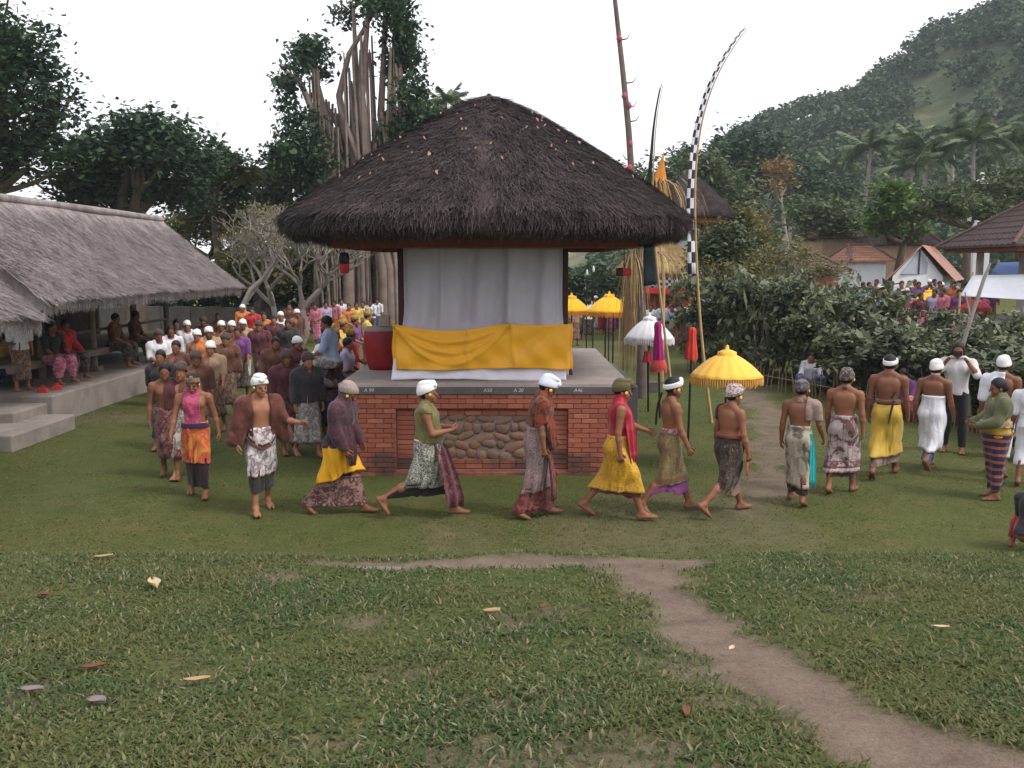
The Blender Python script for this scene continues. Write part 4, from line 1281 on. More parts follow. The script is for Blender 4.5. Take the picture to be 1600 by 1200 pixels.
# two open grassy patches
keep &= (r.random(m) < .35) | (~((np.abs(u - .275) < .035) & (np.abs(y - 190) < 22)) & ~((np.hypot((u - .435) / .035, (y - 190) / 22) < 1)))
x, y = x[keep], y[keep]
z = hill_z(x, y)
s = r.uniform(1.7, 3.6, len(x))
lobs = np.stack([x, y, z + s * .75, s, s, s * r.uniform(.8, 1.3, len(x))], -1)
kk = 62
d = r.normal(size=(len(x), kk, 3)); d /= np.linalg.norm(d, axis=2, keepdims=True); d[..., 2] = np.abs(d[..., 2]) * 1.0 - .25
rad = .5 + .55 * r.random((len(x), kk, 1)) ** .5
C = (lobs[:, None, :3] + d * lobs[:, None, 3:] * rad).reshape(-1, 3)
tag(link('hill_forest', inst_mesh('hill_forest', leaves_at(C, .95, r, .5, .8), [(0, 1, 2, 3)]), L_HILL), 'dense green forest covering the hill', 'forest', kind='stuff')

# trees on the right between village and hill
T('broadleaf_tree', 'dark tree at the foot of the hill behind the tall shrine', 1180, 88, [(1180, 270, 60, 55), (1130, 265, 40, 40), (1230, 290, 55, 50), (1165, 235, 40, 30), (1290, 310, 50, 36)], .5, 420, 20, L_DARK, 121, .4, group='trees below the hill', spread=1.6)
T('broadleaf_tree', 'olive rounded tree just above the small thatched shrine roof', 1100, 70, [(1090, 285, 40, 36), (1060, 268, 26, 24), (1120, 300, 40, 36), (1140, 330, 36, 30)], .42, 260, 20, L_MID, 123, .3, group='trees below the hill', spread=1.3)
T('conical_tree', 'slim dark tree standing up beside the checkered banner', 1074, 90, [(1074, 248, 12, 18), (1070, 262, 14, 16), (1082, 258, 12, 14)], .4, 70, 16, L_DARK, 125, .2, group='trees below the hill', spread=.9)
T('leafy_tree', 'bright green rounded tree above the village roofs', 1395, 50, [(1395, 335, 32, 26), (1375, 355, 24, 22), (1412, 358, 26, 24), (1392, 305, 18, 20)], .26, 260, 22, L_BRIGHT, 127, .22, group='trees below the hill', spread=.7)
T('leafy_tree', 'green bushy tree left of the bright green one among roofs', 1280, 60, [(1275, 345, 30, 24), (1300, 335, 26, 24), (1250, 330, 22, 20), (1320, 350, 26, 20)], .32, 220, 20, L_MID, 129, .22, group='trees below the hill', spread=.9)
T('leafy_tree', 'yellow green tree at the corner of the thatched shrine', 1160, 42, [(1160, 350, 22, 22), (1140, 370, 26, 24), (1175, 375, 26, 20)], .22, 190, 22, L_YEL, 131, .2, group='trees below the hill', spread=.6)
T('leafy_tree', 'dark leafy tree behind the tiled hall at the picture edge', 1580, 55, [(1570, 300, 40, 24), (1620, 290, 50, 34), (1480, 315, 40, 20), (1530, 330, 50, 22)], .32, 330, 22, L_MID, 133, .3, group='trees below the hill', spread=.9)
T('leafy_tree', 'green tree between the checkered banner and the twiggy bushes', 1130, 33, [(1125, 400, 36, 36), (1110, 430, 30, 40), (1155, 425, 36, 34), (1140, 375, 24, 22)], .17, 380, 24, L_MID, 135, .2, group='trees below the hill', spread=.5)
T('leafy_tree', 'far dark trees crown beside the penjor pole above the roof', 1000, 75, [(990, 285, 26, 16), (1015, 290, 24, 18), (970, 300, 26, 18)], .4, 140, 18, L_MID, 137, .25, group='trees below the hill', spread=1.1)
T('dry_tree', 'tall dry orange brown tree on the slope', 1216, 80, [(1218, 268, 14, 16), (1212, 295, 10, 18), (1225, 285, 9, 14)], .4, 60, 14, L_DRY, 139, .2, group='trees below the hill', bmat=BARK_GREY, spread=.9)
T('leafy_tree', 'pale scrubby tree below the statue', 1500, 45, [(1480, 325, 30, 18), (1520, 330, 30, 16), (1450, 335, 22, 14)], .22, 220, 20, L_MID, 141, .2, group='trees below the hill', spread=.6)

# hedge of young shrubs along the right side of the green, with a paling fence at its foot
HEDGE = [(5.55, 26.6), (6.1, 24.9), (6.7, 23.4), (7.25, 22.0), (7.7, 20.7), (8.15, 19.4), (8.5, 18.2), (8.8, 17.1), (9.1, 16.1), (9.4, 15.2)]
SH = []
for k in range(4):
    r = np.random.default_rng(400 + k)
    lobes = [(r.normal() * .25, r.normal() * .25, .5 + .33 * j, .55, .55, .38) for j in range(5)]
    P, c = crown_points(lobes, 120, 14, .24, r)
    V1 = leaves_at(P, .17, r, .7, .5)
    big = leaves_at(crown_points(lobes, 30, 3, .3, r)[0], .36, r, .9, .38)
    me = inst_mesh('foliage', np.concatenate([V1, big]), [(0, 1, 2, 3)])
    mb = MB()
    for j in range(7):
        a = r.random() * 6.28
        limb(mb, (.12 * math.cos(a), .12 * math.sin(a), -.1), (.5 * math.cos(a), .5 * math.sin(a), 1.6 + .4 * r.random()), .025, .008, r)
    SH.append((me, mb.mesh('stems')))
hl = ['beside the red furled umbrella', 'second from the checkered banner', 'third from the checkered banner', 'before the seated watchers', 'behind the walker in pale patterned sarong', 'behind the walker in yellow sarong',
      'behind the walker in white sarong', 'behind the photographer', 'beyond the photographer towards the edge', 'at the picture edge']
k = 0
for row_, (dx, hs) in enumerate(((0.0, .74), (.95, .80), (2.0, .82))):
    for j, (x, y) in enumerate(HEDGE):
        xx, yy = x + dx + rng.normal() * .12, y + dx * .35 + rng.normal() * .15
        zz = float(ground_z(xx, yy))
        ref = hl[j]
        where = ['front shrub', 'middle shrub', 'rear shrub'][row_]
        e = tag(empty('hedge_shrub', (xx, yy, zz), k * 1.7), f'dark glossy {where} of the hedge {ref}', 'shrub', 'shrubs of the hedge')
        s = hs * (.88 + .3 * rng.random()) * (1.5 if y > 23 else 1.25 if y > 21.5 else .95)
        e.scale = (1.0, 1.0, s)
        link('foliage', SH[k % 4][0], L_HEDGE, e); link('stems', SH[k % 4][1], BARK, e)
        k += 1
fe = tag(empty('paling_fence', (0, 0, 0)), 'low fence of thin bamboo stakes at the foot of the hedge', 'fence')
mb = MB(); mb.tube([(-.009, 0, 0), (0, 0, .35), (.008, .004, .75)], [.016, .015, .012], 6); pal = mb.mesh('stake'); pal.materials.append(simple('old_stake', (.30, .22, .12), .85, .4, 8))
for a, b in zip(HEDGE[:-1], HEDGE[1:]):
    for t in np.arange(0, 1, .095):
        if rng.random() < .25: continue
        x = a[0] + (b[0] - a[0]) * t - .55; y = a[1] + (b[1] - a[1]) * t - .25
        o = link('stake', pal, None, fe, (x, y, 0), rng.random() * 6); o.rotation_euler = (rng.normal() * .07, rng.normal() * .07, rng.random() * 6); o.scale = (1, 1, .45 + .45 * rng.random())
for z in (.3,):
    mb = MB(); mb.tube([(x - .57, y - .26, z) for x, y in HEDGE], .012, 6); mb.build('rail', simple('old_stake', (.30, .22, .12)), fe)
# a broken bare stem leaning out of the hedge
x, y = 8.3, 17.6
e = tag(empty('leaning_stem', (x, y, 0)), 'bare broken stem leaning up out of the hedge near the edge', 'stem')
mb = MB(); mb.tube([(0, 0, 0), (.15, 0, 1.0), (.42, .05, 2.0), (.62, .05, 2.75), (.72, .05, 3.05)], [.05, .045, .04, .035, .02], 8); mb.tube([(.42, .05, 2.0), (.3, .1, 2.5)], [.03, .012], 6); mb.build('stem', BARK_GREY, e)
# ------------------------------------------------------------------ banners, poles, umbrellas
def pole_thing(name, label, cat, base, group=None): return tag(empty(name, base), label, cat, group)

N = NT('checkered_banner'); uvn = N.n('ShaderNodeTexCoord'); ck = N.n('ShaderNodeTexChecker'); ck.inputs['Scale'].default_value = 1.0
N.l(uvn.outputs['UV'], ck.inputs['Vector']); N.color(N.mix(ck.outputs['Fac'], (.035, .035, .045), (.66, .67, .74))); N.rough(.85); CHECKB = N.m
BLACKB = cloth('black_green_cloth', (.012, .022, .022)); GREENB = cloth('dark_green_cloth', (.012, .06, .05))
def banner(name, label, base, pts, flag_from, w0, w1, mat, side, checks=None, tailmat=None):
    """curved bamboo pole with a long tapering cloth sewn along it"""
    e = tag(empty(name, base), label, 'banner')
    b = Vector(base)
    pts = [Vector(p) - b for p in pts]
    def cat(t):
        s = t * (len(pts) - 1); i = min(int(s), len(pts) - 2); f = s - i
        p0, p1, p2, p3 = pts[max(i - 1, 0)], pts[i], pts[i + 1], pts[min(i + 2, len(pts) - 1)]
        return .5 * ((2 * p1) + (p2 - p0) * f + (2 * p0 - 5 * p1 + 4 * p2 - p3) * f * f + (3 * p1 - p0 - 3 * p2 + p3) * f ** 3)
    n = 60
    C = [cat(k / n) for k in range(n + 1)]
    mb = MB(); mb.tube(C, list(np.linspace(.033, .006, n + 1)), 8); mb.build('pole', BAMBOO, e)
    mb = MB(); P = []; uv = []
    ks = [k for k in range(n + 1) if k / n >= flag_from]
    for k in ks:
        t = (k / n - flag_from) / (1 - flag_from)
        w = ((w0 + (w1 - w0) * t) if checks else w1 + (w0 - w1) * (1 - t) ** 2.2) * (1 if t < .97 else .4)
        d = (C[min(k + 1, n)] - C[max(k - 1, 0)]).normalized()
        s = Vector((d.z, 0, -d.x)) * side
        wav = .25 * w * math.sin(k * .8)
        P.append([C[k] + s * (.028 + w * j / 4) + Vector((0, -.03 + wav * j / 4, 0)) for j in range(5)])
        uv.append([(j / 4 * (checks or 1), t * (1 - flag_from) * n * .9) for j in range(5)])
    mb.grid(P)
    o = mb.build('flag', mat, e)
    me = o.data; ul = me.uv_layers.new(name='UVMap')
    flat = [q for r_ in uv for q in r_]
    for lp in me.loops: ul.data[lp.index].uv = flat[lp.vertex_index]
    so = o.modifiers.new('thick', 'SOLIDIFY'); so.thickness = .006
    return e
Yb = 17.6
banner('checkered_banner', 'tall curved banner in black and white checks above the yellow umbrella', (at(1112, 655, Yb).x, Yb, 0),
       [(at(1112, 655, Yb).x, Yb, 0)] + [at(a, b, Yb) for a, b in ((1102, 580), (1094, 500), (1088, 400), (1086, 300), (1092, 220), (1105, 160), (1125, 110), (1150, 68), (1168, 44))], .285, .15, .03, CHECKB, -1, 2)
Yc = 18.8
banner('black_banner', 'tall narrow black and dark green banner near the bamboo pole', (at(1052, 640, Yc).x, Yc, 0),
       [(at(1052, 640, Yc).x, Yc, 0)] + [at(a, b, Yc) for a, b in ((1046, 580), (1036, 500), (1028, 430), (1022, 360), (1020, 300), (1022, 240), (1027, 180), (1036, 132))], .34, .30, .03, BLACKB, -1)
# penjor: the very tall bamboo pole with red rosettes and dry palm leaves
Yp = 21.0
xb = at(1003, 625, Yp).x
e = tag(empty('ceremonial_pole', (xb, Yp, 0)), 'tall leaning bamboo pole with red rosettes and hanging dried palm leaves', 'pole')
b = Vector((xb, Yp, 0))
C = [b] + [at(a, b_, Yp) for a, b_ in ((1003, 560), (1001, 480), (997, 400), (988, 290), (982, 200), (973, 110), (962, 10), (950, -90))]
C = [c - b for c in C]
mb = MB(); mb.tube(C, [.14, .13, .12, .11, .075, .068, .06, .05, .03], 10); mb.build('pole', simple('old_bamboo', (.17, .135, .115), .85, .45, 5, .4, 30), e)
for k, (px, py) in enumerate(((983, 165), (985, 225), (976, 150), (990, 300), (968, 60), (984, 262))):
    p = at(px, py, Yp - .05) - b
    mb = MB(); mb.lathe([(0, -.09), (.04, -.05), (.06, 0), (.035, .06), (0, .09)], p, 9, wob=lambda i, t: 1 + .3 * math.sin(5 * t)); mb.build('rosette', simple('pink_paper', (.42, .09, .14)), e)
for k, (px, py, dx) in enumerate(((978, 130, .25), (984, 190, .22), (986, 250, -.2), (990, 262, .26), (972, 62, .18), (981, 168, .2))):
    p = at(px, py, Yp) - b
    mb = MB(); mb.tube([p, p + Vector((dx * .6, 0, .02)), p + Vector((dx, 0, .14))], [.018, .014, .005], 6); mb.build('twig', BARK, e)
r = np.random.default_rng(61)
def straw(parent, name, c, n, L, spread, mat, up=.3, w=.03, rr=r):
    V = np.zeros((n, 10, 3))
    az = rr.random(n) * 2 * np.pi; s = spread * (.25 + rr.random(n)); LL = L * (.6 + .7 * rr.random(n))
    for k, t in enumerate(np.linspace(0, 1, 5)):
        x = c[0] + np.cos(az) * s * np.sin(t * 1.35); y = c[1] + np.sin(az) * s * np.sin(t * 1.35)
        z = c[2] + up * np.sin(t * 2.4) * (.4 + rr.random(n) * .1) - LL * t ** 1.7
        ww = w * (1 - .75 * t)
        V[:, 2 * k] = np.stack([x - np.sin(az) * ww, y + np.cos(az) * ww, z], -1)
        V[:, 2 * k + 1] = np.stack([x + np.sin(az) * ww, y - np.cos(az) * ww, z], -1)
    return link(name, inst_mesh(name, V, [(0, 1, 3, 2), (2, 3, 5, 4), (4, 5, 7, 6), (6, 7, 9, 8)]), mat, parent)
straw(e, 'palm_leaf_plume', at(1000, 350, Yp) - b, 90, .9, .6, T_GOLD, .5, .018)
straw(e, 'palm_leaf_plume', at(988, 395, Yp) - b, 90, 1.1, .4, T_GOLD, .15, .02)
straw(e, 'palm_leaf_skirt', at(984, 440, Yp) - b, 120, 1.7, .24, simple('brown_straw', (.33, .22, .12), .9, .4, 6), .05, .012)
# second plume, golden, arching over the eave
e2 = tag(empty('straw_plume', (at(1035, 560, 24).x, 24, 0)), 'arching plume of golden dried palm leaves above the pavilion eave', 'plume')
b2 = Vector((at(1035, 560, 24).x, 24, 0)); pt = at(1025, 290, 24) - b2
mb = MB(); mb.tube([(0, 0, 0), (0, 0, pt.z * .5), pt], [.05, .04, .025], 8); mb.build('pole', BAMBOO, e2)
straw(e2, 'leaves', pt, 110, 1.2, 1.2, T_GOLD, .9, .014)
straw(e2, 'lower_leaves', pt - Vector((0, 0, 1.7)), 150, .7, 1.3, T_GOLD, .35, .010)
p = at(1010, 250, 24) - b2
mb = MB(); P = [[Vector((pt.x - .25 + .30 * j * (1 - i / 8) + .42 * i / 8, -.1, pt.z - .3 + 1.15 * (i / 8) - .1 * j)) for j in range(3)] for i in range(9)]
mb.grid(P); o = mb.build('pennant', cloth('orange_cloth', (.62, .25, .04)), e2); so = o.modifiers.new('t', 'SOLIDIFY'); so.thickness = .006
def umbrella(label, apex, rad, mat, pole_top_extra=.1, fringe=None, ground=0.0, poleM=None, drop=.34, cat='umbrella', group='ceremonial umbrellas', fr=.12):
    e = tag(empty('ceremonial_umbrella', (apex.x, apex.y, ground)), label, cat, group)
    h = apex.z - ground
    n = 16
    mb = MB(); rows = []
    for t in np.linspace(.02, 1, 12):
        row_ = []
        for k in range(n * 4):
            a = 2 * math.pi * k / (n * 4)
            rib = abs(math.cos(a * n / 2))
            rr_ = rad * t * (.965 + .035 * rib)
            row_.append((rr_ * math.cos(a), rr_ * math.sin(a), h - drop * (t ** 1.65) - .012 * (1 - rib) * t))
        rows.append(row_)
    mb.grid(rows, True, True); o = mb.build('canopy', mat, e); so = o.modifiers.new('t', 'SOLIDIFY'); so.thickness = .004
    for k in range(n):
        a = 2 * math.pi * k / n
        mb = MB(); mb.tube([(rad * t * math.cos(a), rad * t * math.sin(a), h - drop * t ** 1.65 - .014) for t in (.04, .35, .7, 1.0)], .006, 5); mb.build('rib', BAMBOO, e)
    mb = MB()
    for k in range(90):
        a = 2 * math.pi * k / 90; l = fr * (.8 + .4 * random.random())
        x, y = rad * .985 * math.cos(a), rad * .985 * math.sin(a)
        mb.tube([(x, y, h - drop), (x * 1.005, y * 1.005, h - drop - l * .5), (x * 1.0, y * 1.0, h - drop - l)], [.011, .014, .010], 4)
    f = mb.build('fringe', fringe or mat, e); f['kind'] = 'stuff'
    mb = MB(); mb.tube([(0, 0, 0), (0, 0, h + .02)], [.018, .014], 8); mb.build('pole', poleM or BLACKP, e)
    mb = MB(); mb.lathe([(.14, -.035), (.135, .01), (.09, .03), (.03, .05), (.025, .1), (0, .12)], (0, 0, h), 14, wob=lambda i, t: 1 + (.1 * math.sin(8 * t) if i < 2 else 0)); mb.build('top_cap', mat, e)
    return e
YEL = cloth('umbrella_yellow', (.88, .53, .09), (.82, .46, .06), 'floral', 6, wr=.1); YFR = cloth('fringe_gold', (.66, .33, .05)); UW = cloth('umbrella_white', (.74, .74, .77), wr=.1); UR = cloth('umbrella_red', (.6, .05, .09), wr=.1); UY2 = cloth('umbrella_bright', (.8, .45, .02), wr=.1)
umbrella('open golden yellow umbrella with fringe above the walker in black ikat sarong', at(1136, 551, 13.6), .53, YEL, fringe=YFR)
umbrella('white open umbrella with pale fringe behind the magenta furled umbrella', at(1015, 497, 19.4), .52, UW, fringe=cloth('fringe_white', (.7, .68, .7)), drop=.42)
umbrella('bright yellow umbrella left of the straw wrapped pole', at(952, 462, 23.6), .58, UY2, fringe=cloth('fringe_orange', (.72, .25, .02)), drop=.4)
umbrella('yellow umbrella half hidden behind the golden cloth of the pavilion', at(893, 464, 24.6), .5, UY2, fringe=cloth('fringe_orange', (.72, .25, .02)), drop=.36)
umbrella('yellow umbrella partly behind the straw wrapped pole', at(975, 470, 26.5), .48, UY2, fringe=cloth('fringe_orange', (.72, .25, .02)), drop=.36)
umbrella('red umbrella with orange fringe above the crowd behind the hedge', at(1512, 460, 30), .72, UR, fringe=cloth('fringe_red', (.6, .12, .03)), ground=.7, drop=.42)
umbrella('yellow umbrella among the crowd behind the hedge', at(1452, 455, 31), .62, UY2, fringe=YFR, ground=.7, drop=.5)
def furled(label, px, top, bot_cloth, foot, y, mat, skirt=None, poleM=None):
    p0, p1 = at(px[0], top, y), at(px[1], foot, y)
    pc = at((px[0] * (foot - bot_cloth) + px[1] * (bot_cloth - top)) / (foot - top), bot_cloth, y)
    e = tag(empty('furled_umbrella', (p1.x, y, 0)), label, 'umbrella', 'furled ceremonial umbrellas')
    b = Vector((p1.x, y, 0))
    mb = MB(); mb.tube([(0, 0, 0), p0 - b], .02, 8); mb.build('pole', poleM or BLACKP, e)
    a, c = p0 - b, pc - b
    mb = MB()
    rows = []
    for t, rr_ in ((0, .02), (.04, .055), (.12, .07), (.3, .065), (.6, .085), (.9, .105), (1.0, .10)):
        cc = a.lerp(c, t)
        rows.append([(cc.x + rr_ * (1 + .14 * math.sin(7 * q * 6.283 / 28)) * math.cos(q * 6.283 / 28), cc.y + rr_ * (1 + .14 * math.sin(7 * q * 6.283 / 28)) * math.sin(q * 6.283 / 28), cc.z) for q in range(28)])
    mb.grid(rows, True, True); mb.build('cover', mat, e)
    if skirt:
        mb = MB()
        for k in range(40):
            t = k / 40 * 6.283
            mb.tube([c + Vector((.1 * math.cos(t), .1 * math.sin(t), .03)), c + Vector((.15 * math.cos(t), .15 * math.sin(t), -.08)), c + Vector((.16 * math.cos(t), .16 * math.sin(t), -.15 - .08 * random.random()))], [.014, .014, .008], 4)
        f = mb.build('fringe', skirt, e); f['kind'] = 'stuff'
furled('magenta furled umbrella with red fringe standing on a black pole', (1028, 1031), 502, 565, 655, 18.2, cloth('magenta_cloth', (.38, .012, .17)), cloth('fringe_red2', (.6, .07, .06)))
furled('orange red furled umbrella on a black pole before the hedge', (1082, 1075), 511, 562, 690, 15.75, cloth('scarlet_cloth', (.62, .05, .03), (.08, .02, .03), 'plain'))
furled('short red furled umbrella beside the white umbrella', (1012, 1013), 548, 566, 640, 19.0, cloth('red_furl', (.4, .03, .05)))
for k, (px, t, f, lab) in enumerate(((916, 430, 552, 'thin white topped pole nearest the golden cloth'), (926, 425, 556, 'thin white topped pole beside the man in white shirt'), (945, 470, 585, 'black pole rising by the pavilion ledge'), (957, 470, 590, 'black pole between ledge and straw wrapped pole'), (967, 480, 575, 'thin brown bamboo pole by the straw'))):
    x, y = gp(px, f)
    p0 = at(px, t, y)
    e = tag(empty('lance_pole', (x, y, 0)), lab, 'pole', 'thin poles beside the pavilion')
    mb = MB(); mb.tube([(0, 0, 0), (0, 0, p0.z)], .022, 8); mb.build('shaft', BLACKP if k < 4 else BAMBOO, e)
    mb = MB(); mb.lathe([(.0, .22), (.02, .18), (.04, .08), (.03, 0), (0, -.01)], (0, 0, p0.z), 10); mb.build('tip', UW if k < 2 else BAMBOO, e)
x, y = gp(1013, 612)
mb = MB(); mb.box((0, 0, .12), (.34, .3, .26)); tag(mb.build('stone_block', CONC_DARK, None, (x + .05, y, 0), bevel=.02), 'small dark stone block at the foot of the bamboo pole', 'block')
# ------------------------------------------------------------------ people
class Field:
    """a distance field on a grid, shaped by rounded limbs and turned into one closed skin"""
    def __init__(s, lo, hi, h):
        s.lo = np.array(lo, float); s.h = h
        s.n = np.ceil((np.array(hi) - s.lo) / h).astype(int) + 1
        s.ax = [(s.lo[i] + h * np.arange(s.n[i])).astype(np.float32) for i in range(3)]
        s.D = np.full(s.n, 1.0, np.float32)
    def box(s, lo, hi, m=.085):
        a = np.clip(np.floor((np.array(lo) - m - s.lo) / s.h).astype(int), 0, s.n - 1)
        b = np.clip(np.ceil((np.array(hi) + m - s.lo) / s.h).astype(int) + 1, 1, s.n)
        sl = tuple(slice(a[i], b[i]) for i in range(3))
        X = s.ax[0][sl[0]][:, None, None]; Y = s.ax[1][sl[1]][None, :, None]; Z = s.ax[2][sl[2]][None, None, :]
        return sl, X, Y, Z
    def put(s, sl, d, k):
        a = s.D[sl]
        h = np.clip(.5 + .5 * (a - d) / k, 0, 1)
        s.D[sl] = a * (1 - h) + d * h - k * h * (1 - h)
    def prim(s, p, grow=0.0):
        if p[0] == 'c':
            _, a, b, ra, rb, k = p[:6]
            ra += grow; rb += grow
            r = max(ra, rb)
            sl, X, Y, Z = s.box(np.minimum(a, b) - r, np.maximum(a, b) + r)
            ab = b - a; L2 = float(ab @ ab) + 1e-9
            px, py, pz = X - a[0], Y - a[1], Z - a[2]
            t = np.clip((px * ab[0] + py * ab[1] + pz * ab[2]) / L2, 0, 1)
            d = np.sqrt((px - t * ab[0]) ** 2 + (py - t * ab[1]) ** 2 + (pz - t * ab[2]) ** 2) - (ra + (rb - ra) * t)
        else:
            _, c, r, Rm, k = p[:5]
            r = np.asarray(r) + grow
            m = float(max(r))
            sl, X, Y, Z = s.box(c - m, c + m)
            px, py, pz = X - c[0], Y - c[1], Z - c[2]
            if Rm is not None:
                q = [Rm[0, i] * px + Rm[1, i] * py + Rm[2, i] * pz for i in range(3)]
            else:
                q = [px, py, pz]
            k0 = np.sqrt((q[0] / r[0]) ** 2 + (q[1] / r[1]) ** 2 + (q[2] / r[2]) ** 2)
            k1 = np.sqrt((q[0] / r[0] ** 2) ** 2 + (q[1] / r[1] ** 2) ** 2 + (q[2] / r[2] ** 2) ** 2) + 1e-6
            d = k0 * (k0 - 1) / k1
        s.put(sl, d, k)
    def skin(s):
        f = s.D; ins = f < 0
        c = ins.astype(np.int8)
        cs = sum(c[i:c.shape[0] - 1 + i, j:c.shape[1] - 1 + j, k:c.shape[2] - 1 + k] for i in (0, 1) for j in (0, 1) for k in (0, 1))
        act = (cs > 0) & (cs < 8)
        I, J, K = np.nonzero(act)
        idx = np.full(act.shape, -1, np.int32); idx[act] = np.arange(len(I), dtype=np.int32)
        acc = np.zeros((len(I), 3)); cnt = np.zeros(len(I))
        for ax_ in range(3):
            o1, o2 = [q for q in range(3) if q != ax_]
            for p_ in (0, 1):
                for q_ in (0, 1):
                    o = [0, 0, 0]; o[o1] = p_; o[o2] = q_
                    e = o.copy(); e[ax_] = 1
                    fa = f[I + o[0], J + o[1], K + o[2]]; fb = f[I + e[0], J + e[1], K + e[2]]
                    m = (fa < 0) != (fb < 0)
                    t = np.where(m, fa / np.where(m, fa - fb, 1), 0)
                    pos = np.stack([np.full(len(I), o[q], float) for q in range(3)], -1); pos[:, ax_] += t
                    acc[m] += pos[m]; cnt[m] += 1
        V = s.lo + s.h * (np.stack([I, J, K], -1) + acc / np.maximum(cnt, 1)[:, None])
        Fs = []
        for ax_ in range(3):
            o1, o2 = [(1, 2), (2, 0), (0, 1)][ax_]
            sa = [slice(None)] * 3; sb = [slice(None)] * 3
            sa[ax_] = slice(0, -1); sb[ax_] = slice(1, None)
            cr = ins[tuple(sa)] != ins[tuple(sb)]
            g = np.array(np.nonzero(cr))
            ok = (g[o1] >= 1) & (g[o2] >= 1) & (g[o1] < f.shape[o1] - 1) & (g[o2] < f.shape[o2] - 1)
            g = g[:, ok]
            if g.shape[1] == 0: continue
            def cell(d1, d2):
                q = g.copy(); q[o1] += d1; q[o2] += d2
                return idx[q[0], q[1], q[2]]
            Q = np.stack([cell(-1, -1), cell(0, -1), cell(0, 0), cell(-1, 0)], -1)
            flip = ~ins[g[0], g[1], g[2]]
            Q[flip] = Q[flip][:, ::-1]
            Fs.append(Q)
        return V, np.concatenate(Fs)

def rotm(ax, a): return np.array(Matrix.Rotation(a, 3, ax))
A_ = lambda *v: np.array(v, float)

